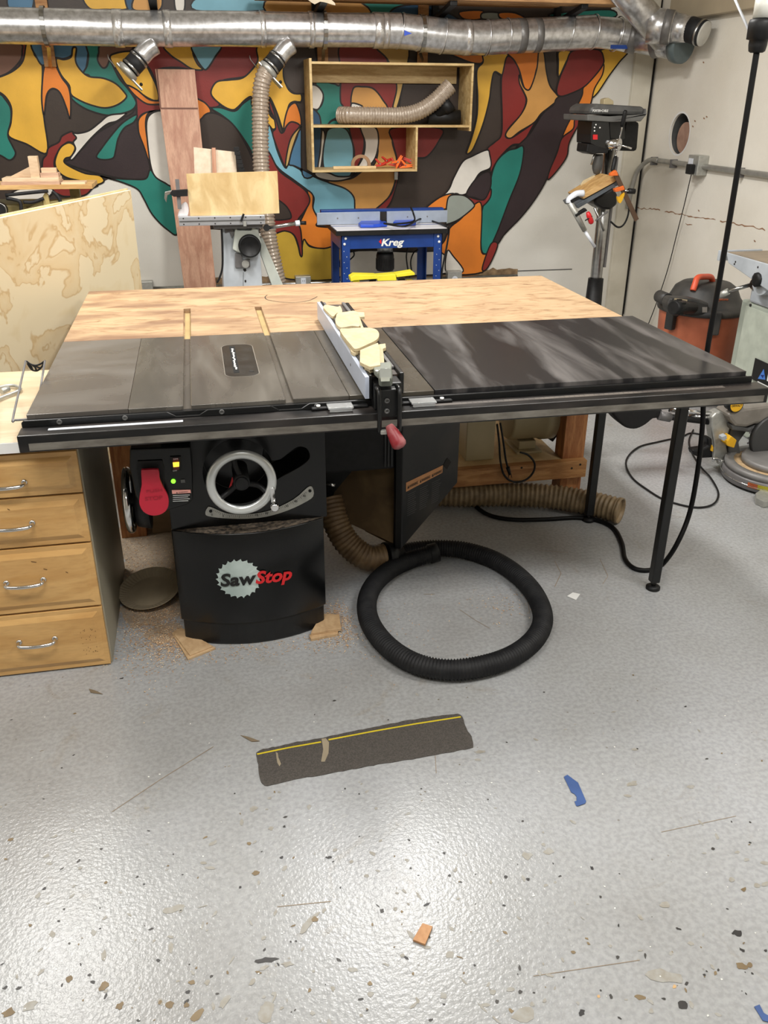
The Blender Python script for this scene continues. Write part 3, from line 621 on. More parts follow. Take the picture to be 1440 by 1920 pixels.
# --- cabinet
def yb(x): return .138 - .068 * max(0., 1 - ((x - .571) / .242) ** 2)
front = [(.331 + .48 * i / 16) for i in range(17)]
def plan(inset=0, zz=0, flat=False):
    a = [Vector((min(max(x, .331 + inset), .811 - inset), (.138 if flat else yb(x)) + inset, zz)) for x in front]
    return a + [Vector((.811 - inset, .72, zz)), Vector((.331 + inset, .72, zz))]
mb = MB()
mb.prism(plan(0, .085), (0, 0, .33)); cab = mb.build('cabinet', [M['black_gloss'], M['ledge']], TS, bevel=.004)
for p in cab.data.polygons:
    if abs(p.normal.y) > .5 and p.center.y < -.2: p.use_smooth = True
MB().prism(plan(.006, 0.0), (0, 0, .085)).build('plinth', M['black'], TS, bevel=.006)
mb = MB()   # sloped crescent ledge with sawdust
up = [Vector((x, .138, .4155)) for x in front]; lo_ = [Vector((x, yb(x) + .002, .4155 + .0005)) for x in front]
mb._add(up + lo_, [(i, 17 + i, 18 + i, i + 1) for i in range(16)]); mb.build('ledge', M['ledge'], TS)
mb = MB().box(.333, .823, .138, .72, .415, .79); upper = mb.build('upper_cabinet', [M['black_gloss'], M['black_matte']], TS, bevel=.004)
upper.modifiers.clear()
WC = P(453, 905, 'y', .03)
slot_px = [(500, 868), (525, 862), (548, 845), (560, 838), (573, 840), (580, 850), (578, 862), (560, 876), (530, 892), (505, 902)]
sl = spline([P(x, y, 'y', .138) + Vector((0, -.02, 0)) for x, y in slot_px], 3, True)
cc = P(447, 885, 'y', .138)
boolean(upper, MB().prism(sl, (0, .16, 0)))
boolean(upper, MB().cyl((cc.x, .10, cc.z), (cc.x, .25, cc.z), .107, n=40))
b = upper.modifiers.new('bevel', 'BEVEL'); b.width = .003; b.segments = 2; b.limit_method = 'ANGLE'
# angle scale
mb = MB()
o_ = [(388, 953), (395, 950), (425, 962), (460, 964), (505, 957), (550, 936), (577, 913), (586, 914), (587, 930), (570, 942), (540, 956), (500, 968), (460, 972), (420, 971), (390, 967), (385, 961)]
mb.prism(spline([P(x, y, 'y', .1365) for x, y in o_], 3, True), (0, -.003, 0)); sc_ = mb.build('angle_scale', M['cast_alu'], TS)
mb = MB()
arc = spline([P(x, y, 'y', .133) for x, y in ((398, 955), (425, 964), (460, 966), (505, 959), (550, 939), (575, 921))], 10)
arc = resample(arc, .0058)
for i, p in enumerate(arc):
    h = .009 if i % 5 == 0 else .005
    t = (arc[min(i + 1, len(arc) - 1)] - arc[max(i - 1, 0)]).normalized(); nn = Vector((-t.z, 0, t.x))
    ribbon(mb, [p, p - nn * h], .0011, (0, 1, 0))
mb.build('scale_marks', M['ink'], sc_)
for s_, x, y in (('0', 396, 967), ('5', 417, 969), ('15', 478, 968), ('20', 497, 964), ('25', 512, 959), ('30', 535, 951), ('40', 552, 942), ('45', 568, 932)):
    text(s_, P(x, y, 'y', .1325), (1, 0, 0), (0, 0, 1), .010, M['ink'], sc_, 'scale_number', bold=.01)
for x, y in ((395, 958), (581, 920)): MB().cyl(P(x, y, 'y', .134), P(x, y, 'y', .134) + Vector((0, -.003, 0)), .005, n=12).build('screw', M['black_matte'], TS)
# front handwheel
def ring(mb, c, axis, R, r, n=48, k=12, mi=0, flat=1.):
    ax = Vector(axis).normalized(); t = Vector((0, 0, 1)) if abs(ax.z) < .9 else Vector((1, 0, 0)); u = ax.cross(t).normalized(); v = ax.cross(u); c = Vector(c); vs_ = []
    for i in range(n):
        a = 2 * math.pi * i / n; d = u * math.cos(a) + v * math.sin(a)
        for j in range(k):
            b_ = 2 * math.pi * j / k; vs_.append(c + d * (R + math.cos(b_) * r) + ax * math.sin(b_) * r * flat)
    fs = [(i * k + j, i * k + (j + 1) % k, ((i + 1) % n) * k + (j + 1) % k, ((i + 1) % n) * k + j) for i in range(n) for j in range(k)]
    return mb._add(vs_, fs, mi, True)
HW = MB(); ring(HW, WC, (0, 1, 0), .0900, .0140, flat=.65); hw = HW.build('handwheel', mat('polished_rim', (208, 211, 210), .25, .55, var=.05), TS)
mb = MB(); mb.cyl(WC + Vector((0, -.004, 0)), WC + Vector((0, .12, 0)), .024, n=28); mb.cyl(WC + Vector((0, -.012, 0)), WC + Vector((0, -.003, 0)), .018, .021, n=24)
for a in (100, 215, 330):
    a = math.radians(a); d = Vector((math.cos(a), 0, math.sin(a)))
    mb.tube(spline([WC + d * .018 + Vector((0, .01, 0)), WC + d * .055 + Vector((0, .018, 0)) + Vector((-d.z, 0, d.x)) * .006, WC + d * .088], 5), .0085, n=8)
mb.build('spokes', M['black_matte'], hw)
kp = P(514, 946, 'y', .0)
mb = MB(); mb.cyl(kp + Vector((0, .03, 0)), kp + Vector((0, -.02, 0)), .0045, n=10); mb.bar(kp + Vector((0, .02, 0)), P(511, 915, 'y', .015), .012, .010)
mb.lathe([(.010, 0), (.0125, .003), (.0125, .012), (.010, .015)], kp + Vector((0, -.012, 0)), (0, -1, 0), 16); mb.build('crank_knob', M['chrome'], hw)
c2 = P(447, 905, 'y', .06)
mb = MB(); mb.bar(P(428, 925, 'y', .13), P(437, 895, 'y', .13), .006, .003, (0, 1, 0)); mb.build('pointer', M['red'], TS)
# left handwheel seen edge on
LW = Vector((.215, .30, .50)); lwp = P(243, 940, 'x', .215); LW = Vector((.215, lwp.y, lwp.z + .005))
mb = MB(); ring(mb, LW, (1, 0, 0), .092, .012); lw = mb.build('side_handwheel', M['chrome'], TS)
mb = MB(); mb.cyl(LW + Vector((-.01, 0, 0)), (.34, LW.y, LW.z), .022, n=20); mb.cyl(LW + Vector((.02, 0, 0)), LW + Vector((.06, 0, 0)), .085, .095, n=28)
for a in (90, 210, 330):
    a = math.radians(a); mb.bar(LW, LW + Vector((0, math.cos(a), math.sin(a))) * .09, .016, .012, (1, 0, 0))
mb.build('hub', M['black_matte'], lw)
# --- switch box
SB = [P(x, y, 'y', .03) for x, y in ((243, 842), (357, 838), (361, 880), (362, 938), (352, 946), (300, 962), (270, 962), (254, 930), (243, 880))]
mb = MB(); mb.prism(SB, (0, .11, 0)); sb = mb.build('switch_box', M['black_gloss'], TS, bevel=.006, seg=3)
F0 = .028
mb = MB(); mb.prism([P(x, y, 'y', F0) for x, y in ((258, 864), (304, 862), (308, 878), (308, 926), (262, 926), (256, 880))], (0, -.004, 0)); mb.build('paddle_recess', M['black_matte'], sb, bevel=.002)
pd = [(265, 880), (270, 878), (292, 877), (298, 880), (300, 895), (306, 910), (315, 928), (316, 945), (309, 957), (296, 963), (282, 963), (269, 956), (262, 943), (262, 928), (266, 905)]
mb = MB(); mb.prism(spline([P(x, y, 'y', .012) for x, y in pd], 3, True), (0, -.013, 0)); pad = mb.build('stop_paddle', M['red_plastic'], sb, bevel=.003)
text('PUSH', P(274, 924, 'y', -.0015), (1, 0, .02), (0, 0, 1), .013, mat('red_emboss', (150, 20, 40), .4), pad, bold=.02, width=.045)
text('STOP', P(272, 939, 'y', -.0015), (1, 0, .02), (0, 0, 1), .017, MC['red_emboss'], pad, bold=.02, width=.05)
mb = MB(); mb.prism([P(x, y, 'y', F0) for x, y in ((319, 856), (339, 855), (340, 882), (321, 883))], (0, -.004, 0)); tg = mb.build('toggle_frame', M['black_matte'], sb, bevel=.001)
mb = MB(); mb.prism([P(x, y, 'y', .024) for x, y in ((324, 858), (335, 858), (336, 880), (325, 880))], (0, -.004, 0)); mb.build('toggle', mat('toggle_maroon', (96, 18, 16), .3), tg)
mb = MB(); mb.prism([P(x, y, 'y', .020) for x, y in ((324, 867), (336, 866), (336, 874), (325, 875))], (0, -.004, 0)); mb.build('indicator', mat('toggle_amber', (250, 200, 60), .3, emit=1.6), tg)
text('ON', P(325, 862, 'y', .0195), (1, 0, .02), (0, 0, 1), .006, M['white_paint'], tg, width=.012); text('OFF', P(324, 884, 'y', .0235), (1, 0, .02), (0, 0, 1), .005, M['white_paint'], tg, width=.012)
mb = MB(); p = P(325, 902, 'y', F0); mb.cyl(p, p + Vector((0, -.003, 0)), .0065, n=16); mb.build('status_light', mat('green_lamp', (110, 240, 40), .3, emit=3.), sb)
mb = MB(); p = P(343, 902, 'y', F0); mb.box(p.x - .006, p.x + .006, p.y - .001, p.y, p.z - .005, p.z + .005); mb.build('status_window', M['dark_grey'], sb)
mb = MB(); mb.prism([P(x, y, 'y', F0 - .0005) for x, y in ((322, 919), (357, 918), (358, 924), (323, 926))], (0, -.0006, 0)); mb.build('warning_label', mat('label_pink', (226, 160, 150), .5), sb)
text('\u25b2 WARNING', P(330, 925, 'y', F0 - .0016), (1, 0, .02), (0, 0, 1), .0055, M['ink'], sb, width=.034)
mb = MB()
for i in range(4):
    a = P(324, 929 + i * 3.6, 'y', F0 - .0008); b_ = P(356 - (i % 2) * 3, 928 + i * 3.6, 'y', F0 - .0008)
    ribbon(mb, [a, b_], .0016, (0, 1, 0))
mb.build('fine_print', M['white_paint'], sb)
# --- saw blade emblem
def on_front(p): return Vector((p.x, yb(p.x) - .0015, p.z))
LC = P(448, 1085, 'y', yb(P(448, 1085, 'y', .09).x))
mb = MB(); pts = []
nT = 22
for i in range(nT):
    a = 2 * math.pi * i / nT
    for da, r in ((0, .0725), (.05, .0655), (.12, .0640), (.17, .0665), (.215, .0675)):
        pts.append(LC + Vector((math.cos(-a - da) * r, 0, math.sin(-a - da) * r)))
pts = [on_front(p) for p in pts]
c_ = on_front(LC); o = [c_] + pts; n = len(pts)
mb._add(o, [(0, 1 + (i + 1) % n, 1 + i) for i in range(n)])
mb.build('blade_emblem', mat('emblem_silver', (190, 204, 200), .4, rgb2=(150, 166, 162), scale=6), TS)
bl_ = P(414, 1101, 'y', .08)
def w2(p): return Vector((p.x, yb(p.x) - .0035, p.z))
a1 = P(413, 1100, 'y', .075); a2 = P(480, 1091, 'y', .075); a3 = P(549, 1086, 'y', .08)
text('Saw', a1, (1, 0, (a2.z - a1.z) / (a2.x - a1.x)), (0, 0, 1), .062, M['ink'], TS, shear=.18, bold=.034, warp=w2, width=(a2.x - a1.x) * 1.02)
text('Stop', a2 + Vector((-.003, 0, .0)), (1, 0, (a3.z - a2.z) / (a3.x - a2.x)), (0, 0, 1), .062, M['red'], TS, shear=.18, bold=.034, warp=lambda p: Vector((p.x, yb(p.x) - .0045, p.z)), width=(a3.x - a2.x) * 1.0)
# --- top: left wing, main table with mitre slots, right wing
J1, J2, J3, D, W = .264, .878, 1.131, .778, 2.146
MB().box(0, J1 - .0008, 0, D, T - .035, T).build('table_wing', M['iron_l'], TS, bevel=.0012)
MB().box(J2 + .0008, J3 - .0008, 0, D, T - .035, T).build('table_wing', M['iron_r'], TS, bevel=.0012)
S1, S2, sw = .4225, .706, .0105
sec = [(J1, T - .035), (J2, T - .035), (J2, T)]
for s_ in (S2, S1): sec += [(s_ + sw, T), (s_ + sw, T - .010), (s_ - sw, T - .010), (s_ - sw, T)]
sec += [(J1, T)]
mb = MB().prism([(x, 0, z) for x, z in sec], (0, D, 0)); main = mb.build('cast_iron_table', [M['iron_m'], M['black_matte']], TS, bevel=.0008, seg=1)
mb = MB()  # throat plate with rounded corners
tx0, tx1, ty0, ty1 = .537, .642, .245, .63; rr_ = .035; pl = []
for cx, cy, a0 in ((tx1 - rr_, ty1 - rr_, 0), (tx0 + rr_, ty1 - rr_, 90), (tx0 + rr_, ty0 + rr_, 180), (tx1 - rr_, ty0 + rr_, 270)):
    for k in range(7): a = math.radians(a0 + 15 * k); pl.append((cx + rr_ * math.cos(a), cy + rr_ * math.sin(a), T - .001))
boolean(main, MB().prism(pl, (0, 0, .02)))
mb = MB().prism([(p[0] * .985 + .0088, p[1] * .985 + .0066, T - .0035) for p in pl], (0, 0, .0033)); tp = mb.build('throat_plate', M['plate'], TS)
ribm = MB(); ribbon(ribm, [Vector((p[0], p[1], T + .0003)) for p in pl + pl[:1]], .0022, (0, 0, 1)); ribm.build('plate_gap', mat('gap_light', (128, 122, 112), .5), tp)
mb = MB().box(.564, .582, .29, .61, T - .0006, T + .0002); mb.build('blade_slot', mat('slot_black', (4, 4, 4), .9), tp)
mb = MB()
for i in range(16): mb.obox((.573 + rr.uniform(-.002, .002), .33 + i * .016, T + .0008), (.0048, .011, .0016), (0, 0, rr.uniform(-30, 30)))
mb.build('blade_glints', M['white_paint'], tp)  # white flecks painted as glints on the blade teeth
mb = MB(); mb.cyl((.62, .30, T - .001), (.62, .30, T + .0006), .008, n=14); mb.build('screw', M['dark_gap'], tp)
# extension table
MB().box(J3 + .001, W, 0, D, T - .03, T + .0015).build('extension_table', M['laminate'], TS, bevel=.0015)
for ya in (.03, D - .055): MB().box(J3 + .01, W - .03, ya, ya + .025, T - .09, T - .03).build('extension_frame', M['black'], TS)
for ly in (.143, .722):
    mb = MB().box(2.017, 2.050, ly - .0165, ly + .0165, .03, T - .06); lg = mb.build('leg', M['black'], TS, bevel=.004)
    mb = MB().cyl((2.0335, ly, .012), (2.0335, ly, .03), .008, n=12); mb.lathe([(.026, 0), (.026, .010), (.018, .016)], (2.0335, ly, 0), n=20); mb.build('foot', M['black_matte'], lg)
# front angle with notches at the mitre slots, bolts
zt, zb = T - .009, .835
fl = [(-.012, zb), (W + .01, zb), (W + .01, zt)]
for s_ in (S2, S1): fl += [(s_ + .055, zt), (s_ + .032, zt - .013), (s_ - .032, zt - .013), (s_ - .055, zt)]
fl += [(-.004, zt), (-.012, zt - .006)]
mb = MB().prism([(x, -.022, z) for x, z in fl], (0, .008, 0)); rl = mb.build('front_angle', M['black'], TS, bevel=.002)
MB().box(-.004, W, -.015, 0, T - .03, T - .012).build('angle_flange', M['black'], TS)
for bx in (.085, .255, .515, .78):
    mb = MB().lathe([(.0075, 0), (.0075, .002), (.004, .004), (.0038, .002)], (bx, -.0218, .846), (0, -1, 0), 14); mb.build('bolt', M['dark_grey'], rl)
# rail tube
mb = MB().box(-.014, 2.172, -.092, -.024, .7905, .8375); rail = mb.build('rail', M['rail_black'], TS, bevel=.003, seg=3)
mb = MB().box(.012, 2.158, -.0932, -.0918, .7955, .8155); mb.build('rail_strip', M['rail_strip'], rail)
p0 = P(90, 806, 'z', .838); p1 = P(343, 794, 'z', .838)
mb = MB().box(p0.x, p1.x, -.060, -.046, .8372, .8382); mb.build('measuring_tape', M['white_plastic'], rail)
mb = MB()
for i in range(60): mb.box(1.2 + i * .0158, 1.2009 + i * .0158, -.056, -.049 if i % 4 else -.045, .8381, .8383)
mb.build('tape_marks', M['ink'], rail)
mb = MB().box(1.06, 2.04, -.062, -.044, .8373, .8381); mb.build('measuring_tape', mat('tape_sheen_grey', (104, 97, 90), .5, rgb2=(76, 70, 66)), rail)  # grey tone stands in for reflection streaks on the glossy black rail
# --- motor cover hanging open on the right
tipz = .10; tip = P(752, 1030, 'z', tipz); dr = Vector((.855, .518, 0)).normalized(); bk = Vector((-dr.y, dr.x, 0))
def on_cover(px, py):  # intersection of the view ray with the cover's face plane
    d = P(px, py, 'z', 0) - CAM; n_ = bk; t = (tip - CAM).dot(n_) / d.dot(n_); return CAM + d * t
tl = Vector((tip.x, tip.y, .775)); rt = on_cover(862, 800); rb = on_cover(858, 905)
rt = Vector((rb.x, rb.y, .775))
mid = tip + Vector((0, 0, .02))
mb = MB().prism([tip, tl, rt, rb], bk * .012); cov = mb.build('motor_cover', M['black_dusty'], TS, bevel=.004)
# front lip and inner sloping bottom
dep = .20
mb = MB(); a, b_ = tip + bk * .004, rb + bk * .004
mb.prism([a, b_, b_ + bk * dep, a + bk * dep], (0, 0, .008)); mb.build('cover_bottom', M['cover_in'], cov)
u_ = (tl - tip).normalized()
lip = Vector((-.02, .012, 0))
mb = MB().prism([tip + lip, tip, tl, tl + lip], bk * .012); mb.build('cover_lip', M['black'], cov, bevel=.002)
# second wall of the shell seen from inside, turning away to the left
lf = [on_cover(750, 1020), on_cover(655, 975)]
A_ = tip + Vector((-.006, .012, .01)); 
B_ = A_ + (P(652, 980, 'y', A_.y + .13) - A_); nv = (B_ - A_).cross(Vector((-.15, .55, .9))).normalized()
def on_shell(px, py):
    d = P(px, py, 'z', 0) - CAM; t = (A_ - CAM).dot(nv) / d.dot(nv); return CAM + d * t
mb = MB().prism([A_, B_, on_shell(622, 938), on_shell(640, 885), on_shell(700, 850), on_shell(744, 838)], nv * .006); mb.build('cover_shell', M['cover_in'], cov)
MB().box(.826, 1.0, .66, .765, .22, .46).build('undercarriage', M['black_matte'], TS, bevel=.01)
MB().box(.826, 1.125, .47, .765, .42, .828).build('motor_bay', M['black_matte'], TS, bevel=.01)
MB().cyl((.90, .40, .66), (.90, .47, .66), .08, n=24).build('motor', M['black_matte'], TS)
# hinge louvre, diamond hole, labels
mb = MB(); q = on_cover(838, 869)
e1 = dr * .022; e2 = Vector((0, 0, .024)); mb.prism([q - e1 - bk * .0008, q - e2 - bk * .0008, q + e1 - bk * .0008, q + e2 - bk * .0008], -bk * .0006); mb.build('diamond_hole', M['dark_gap'], cov)
def cface(pts, t=.0008): return [on_cover(x, y) - bk * t for x, y in pts]
lab = cface([(761, 905), (830, 872), (829, 886), (761, 922)])
mb = MB().prism(lab, -bk * .0006); lb_ = mb.build('warning_label', mat('label_orange', (196, 140, 92), .5, var=.08), cov)
uu = (lab[1] - lab[0]); n1 = uu.normalized()
for i in range(3):
    o_ = lab[3] + uu * (.03 + .33 * i) + Vector((0, 0, .010)) - bk * .001
    text('\u25b2WARNING', o_, uu, Vector((0, 0, 1)), .016, M['ink'], lb_, width=uu.length * .28, bold=.02)
mb = MB()
for c in range(3):
    for r in range(11):
        s0 = .04 + c * .33; a = lab[3] + uu * s0 - Vector((0, 0, .016 + r * .0085)) - bk * .0006; b_ = a + uu * rr.uniform(.18, .26)
        ribbon(mb, [a, b_], .0022, bk)
mb.build('label_text', M['dark_grey'], cov)
mb = MB()
for i in range(3):
    a = tl + Vector((-.026, .014, -.24 - i * 0)) + dr * 0; mb.box(a.x - .012 - .012 * i, a.x - .006 - .012 * i, a.y + .004, a.y + .008, a.z - .10, a.z + .03)
mb.build('hinge_louvre', M['black'], cov)
mb = MB().cyl(P(611, 905, 'y', .3), P(628, 910, 'y', .28), .006, n=10); mb.build('lever', M['chrome'], TS)

# ================================================================ RIP FENCE
FX0, FX1 = .915, 1.020
FN = thing('rip_fence', 'rip fence lying across the saw table with pale face board and red lever knob', 'fence', (.97, .4, T))
yA, yB_ = -.052, .945
MB().box(FX0, FX0 + .012, yA, yB_, T + .004, T + .068).build('face_board', M['fence_face'], FN, bevel=.001)
MB().box(FX0 + .0125, FX0 + .02, yA + .004, yB_, T + .002, T + .0705).build('edge_strip', M['black'], FN, bevel=.001)
MB().box(FX1 + .0, FX1 + .014, yA + .03, yB_ - .02, T + .004, T + .066).build('back_board', M['black'], FN, bevel=.003)
mb = MB().box(FX0 + .02, FX1, yA + .05, yB_ - .005, T + .004, T + .057); tub = mb.build('fence_tube', dusty('dusty_fence_tube', (52, 44, 40), (140, 118, 96), .5, (8, 3, 3), .5, 3.3), FN, bevel=.002)
mb = MB().box(FX0 + .02, FX0 + .030, yA + .1, yB_ - .01, T + .057, T + .069); mb.box(FX1 - .012, FX1, yA + .1, yB_ - .01, T + .057, T + .066); mb.build('tube_ridge', M['tool_grey'], tub, bevel=.002)
mb = MB().cyl((FX0 - .0006, .19, T + .035), (FX0 + .002, .19, T + .035), .005, n=12); mb.build('screw', M['dark_grey'], FN)
# head
mb = MB().box(FX0 + .022, FX1 - .002, -.068, .05, .8385, T + .052); mb.box(FX0 + .03, FX1 - .01, -.10, -.066, .826, T + .044); hd = mb.build('fence_head', M['black'], FN, bevel=.004)
for sx in (FX0 + .028, FX1 - .020):
    mb = MB().tube(spline([(sx, -.08, T + .046), (sx, -.112, T + .040), (sx, -.118, T - .03), (sx, -.116, .79)], 5), .0065, n=8); mb.build('lever_bar', M['black'], FN)
for k, zz in enumerate((T + .012, T - .018)):
    mb = MB().lathe([(.0075, 0), (.0075, .005), (.004, .006), (.0036, .003)], (FX0 + .052, -.1005, zz), (0, -1, 0), 14); mb.build('bolt', M['dark_grey'], FN)
mb = MB().box(FX0 + .030, FX1 - .022, -.126, -.112, .785, .797); mb.build('lever_plate', M['cast_alu'], FN, bevel=.002)
ka = P(729, 797, 'y', -.122); kb = P(751, 838, 'y', -.155)
kd = kb - ka; L_ = kd.length
mb = MB().lathe([(.010, 0), (.0125, L_ * .08), (.0175, L_ * .35), (.0205, L_ * .70), (.0215, L_ * .86), (.018, L_ * .98), (.009, L_ * 1.05), (.0001, L_ * 1.06)], ka, kd, 24)
mb.build('lever_knob', dusty('worn_red_knob', (132, 34, 42), (168, 116, 116), .8, (18, 18, 18), .4, 2.), FN)
# cursors
for nm, x0, x1, bx in (('l', 584, 690, (615, 664)), ('r', 748, 848, (778, 828))):
    a = P(x0, 768 if nm == 'l' else 758, 'z', .84); b_ = P(x1, 762 if nm == 'l' else 752, 'z', .84)
    a.y = b_.y = -.03
    xa, xb = a.x, b_.x
    if nm == 'r': xa = FX1 - .005
    mb = MB().box(xa, xb, -.040, -.020, .838, .846); cu = mb.build('cursor_bracket', M['black_matte'], FN, bevel=.003)
    c0 = P(bx[0], 765, 'z', .85).x; c1 = P(bx[1], 765, 'z', .85).x
    mb = MB().box(c0, c1, -.066, -.012, .847, .852).box(c0 + .004, c1 - .004, -.066, -.060, .839, .848); mb.build('cursor_window', M['clear'], cu, bevel=.001)
    mb = MB(); sx = xa + .02 if nm == 'l' else xb - .03
    mb.cyl((sx, -.030, .846), (sx, -.030, .851), .006, n=12); mb.build('cursor_screw', M['white_paint'], cu)
# gauge on top of the fence
G = P(755, 705, 'z', .935)
GT = thing('digital_gauge', 'small grey plastic gauge lying on the front end of the rip fence', 'gauge', (.985, .03, T + .066))
GM = mat('gauge_grey', (118, 122, 112), .45, var=.1)
def zpoly(off, sc, pts, z, t, mi=0, mb=None):
    mb = mb or MB(); mb.prism([P(off[0] + x / sc, off[1] + y / sc, 'z', z) for x, y in pts], (0, 0, t), mi); return mb
ZF = (560, 560)
mb = zpoly(ZF, 4.8, [(668, 650), (700, 628), (825, 612), (838, 640), (832, 705), (800, 715), (712, 720), (680, 690)], T + .069, .016); mb.build('body', GM, GT, bevel=.003)
mb = zpoly(ZF, 4.8, [(715, 722), (735, 700), (820, 700), (843, 715), (845, 780), (835, 792), (735, 795), (722, 785)], T + .066, .024); gb = mb.build('slider', mat('gauge_dark', (92, 96, 88), .4), GT, bevel=.004)
mb = zpoly(ZF, 4.8, [(738, 712), (818, 708), (820, 745), (740, 748)], T + .0895, .0012); mb.build('display', mat('gauge_display', (128, 132, 122), .25), gb)
mb = MB()
for x, y in ((704, 655), (740, 648), (788, 640)): p = P(560 + x / 4.8, 560 + y / 4.8, 'z', T + .085); mb.cyl(p, p + Vector((0, 0, .003)), .0045, n=10)
mb.build('buttons', M['white_paint'], GT)
# wooden offcuts on the fence
GRP = 'plywood offcuts lying on the fence'
OFF = [
 ('small plywood offcut with a wavy edge, farthest along the fence', [(222, 70), (245, 55), (300, 62), (350, 72), (375, 65), (392, 120), (345, 128), (310, 160), (270, 130), (235, 95)], .9325, .010, 0),
 ('squarish plywood offcut with rounded left corner on the fence', [(350, 130), (420, 118), (522, 115), (552, 240), (480, 242), (390, 258), (350, 240), (330, 205), (335, 165)], .9335, .012, 0),
 ('short plywood stub poking out to the right on the fence', [(500, 120), (535, 118), (590, 122), (594, 160), (550, 165), (583, 258), (560, 262), (530, 180)], .932, .0095, 0),
 ('half-round plywood offcut, largest on the fence', [(370, 280), (450, 268), (560, 260), (640, 262), (695, 275), (722, 305), (722, 340), (695, 372), (620, 410), (518, 450), (470, 415)], .945, .010, 0),
 ('plywood offcut lying under the half-round one', [(372, 300), (450, 330), (560, 430), (545, 470), (505, 488), (470, 470), (455, 425)], .933, .010, 0),
 ('tapered plywood offcut nearest the grey gauge', [(553, 462), (640, 425), (712, 395), (728, 430), (733, 520), (735, 595), (640, 612), (590, 590), (550, 568)], .943, .010, 0),
 ('notched narrow plywood strip beside the tapered offcut', [(722, 410), (780, 403), (786, 438), (758, 450), (768, 540), (772, 600), (738, 618), (640, 640), (590, 610), (730, 590)], .932, .010, 0)]
for lb2, pts, z, t, s_ in OFF:
    p = [P(560 + x / 4.8, 560 + y / 4.8, 'z', z + t) for x, y in pts]
    if 'round' in lb2 or 'wavy' in lb2: p = spline(p, 3, True)
    MB().prism([q - Vector((0, 0, t)) for q in p], (0, 0, t)).build('plywood_offcut', M['offcut'], bevel=.0008, label=lb2, cat='wood offcut', group=GRP)

# ================================================================ OUTFEED TABLE
OT = thing('outfeed_table', 'wide plywood outfeed table behind the saw, on timber legs', 'table', (1.05, 1.22, 0))
y0, y1, x1_ = .782, 1.66, 2.106
mb = MB().box(0, x1_, y0, y1, T - .028, T); ot = mb.build('table_top', [M['outfeed'], M['birch_edge']], OT)
# own object coordinates centred on the table
for s_ in (S1, S2):
    boolean(ot, MB().box(s_ - .0135, s_ + .0135, y0 - .02, 1.24 if s_ < .5 else 1.22, T - .012, T + .02))
b = ot.modifiers.new('bevel', 'BEVEL'); b.width = .001; b.segments = 1; b.limit_method = 'ANGLE'
for s_ in (S1, S2):
    MB().box(s_ - .009, s_ + .012, y0, 1.20, T - .013, T - .0112).build('slot_bottom', mat('raw_slot', (168, 144, 98), .6), OT)
    MB().box(s_ - .013, s_ + .013, 1.205, (1.24 if s_ < .5 else 1.22) - .001, T - .0125, T - .0108).build('slot_end', mat('slot_end', (104, 74, 38), .8), OT)
MB().box(.06, 2.04, 1.60, 1.64, T - .118, T - .028).build('apron', M['fir_h'], OT)
MB().box(.06, 2.04, .90, .938, T - .118, T - .028).build('apron', M['fir_h'], OT)
for lx in (.08, 1.985):
    for ly in (.94, 1.51):
        MB().box(lx, lx + .10, ly, ly + .09, 0, T - .028).build('leg', M['fir'], OT, bevel=.002)
MB().box(1.40, 2.085, .90, .938, .125, .205).build('stretcher', M['fir_h'], OT, bevel=.002)
MB().box(1.40, 1.984, .94, 1.60, .180, .200).build('lower_shelf', M['birch'], OT)
for x, y in ((1072, 878), (1088, 871), (978, 877)): p = P(x, y, 'y', .8995); MB().cyl(p, p + Vector((0, -.001, 0)), .005, n=8).build('screw_hole', M['dark_gap'], OT)
arc = spline([P(x, y, 'z', T + .0008) for x, y in ((501, 553), (497, 557), (502, 562), (525, 566), (555, 567), (580, 563), (595, 556))], 6)
mb = MB(); ribbon(mb, arc, .0035, (0, 0, 1)); mb.build('pencil_arc', M['dark_gap'], OT)
# dust collector motor on the lower shelf
DC = thing('blower_motor', 'beige cylindrical blower motor on the low shelf behind the saw', 'motor', (1.75, 1.15, .2))
a = P(955, 832, 'y', 1.15); bb = P(1028, 826, 'y', 1.15); mc = P(985, 825, 'y', 1.15)
zc = .2 + .13
xl_, xr_ = P(945, 830, 'y', 1.12).x, P(1030, 830, 'y', 1.12).x
mb = MB().lathe([(.105, 0), (.112, .01), (.112, (xr_ - xl_) * .68), (.120, (xr_ - xl_) * .69), (.120, (xr_ - xl_) - .012), (.108, xr_ - xl_)], (xl_, 1.12, zc + .03), (1, 0, 0), 32); mb.build('housing', M['beige_metal'], DC)
mb = MB().box(xl_ + .03, xl_ + .15, 1.03, 1.2, .2, .212).box(xl_ + .05, xl_ + .13, 1.06, 1.18, .212, .25); mb.build('foot', M['beige_metal'], DC, bevel=.003)
bx0, bx1 = P(874, 840, 'y', 1.0).x, P(927, 840, 'y', 1.0).x
mb = MB().box(bx0, bx1, 1.0, 1.2, .2, .2 + .30); mb.build('switch_housing', M['beige_metal'], DC, bevel=.004)
mb = MB(); q = P(1040, 800, 'y', 1.12); mb.obox((q.x, 1.12, q.z), (.05, .06, .12), (0, 35, 0)); mb.obox((q.x + .02, 1.12, q.z + .05), (.06, .04, .03), (0, 10, 0)); mb.build('guard_bracket', M['black_matte'], DC, bevel=.004)
cp = spline([P(x, y, 'y', .88) for x, y in ((932, 795), (936, 830), (938, 862), (945, 890), (962, 903), (985, 900), (1000, 885), (1002, 868), (990, 853), (975, 848))], 8)
MB().tube(cp, .0045, n=8).build('power_cord', M['black_matte'], DC)
cp = spline([P(x, y, 'y', .875) for x, y in ((938, 793), (944, 830), (948, 860), (952, 876))], 6)
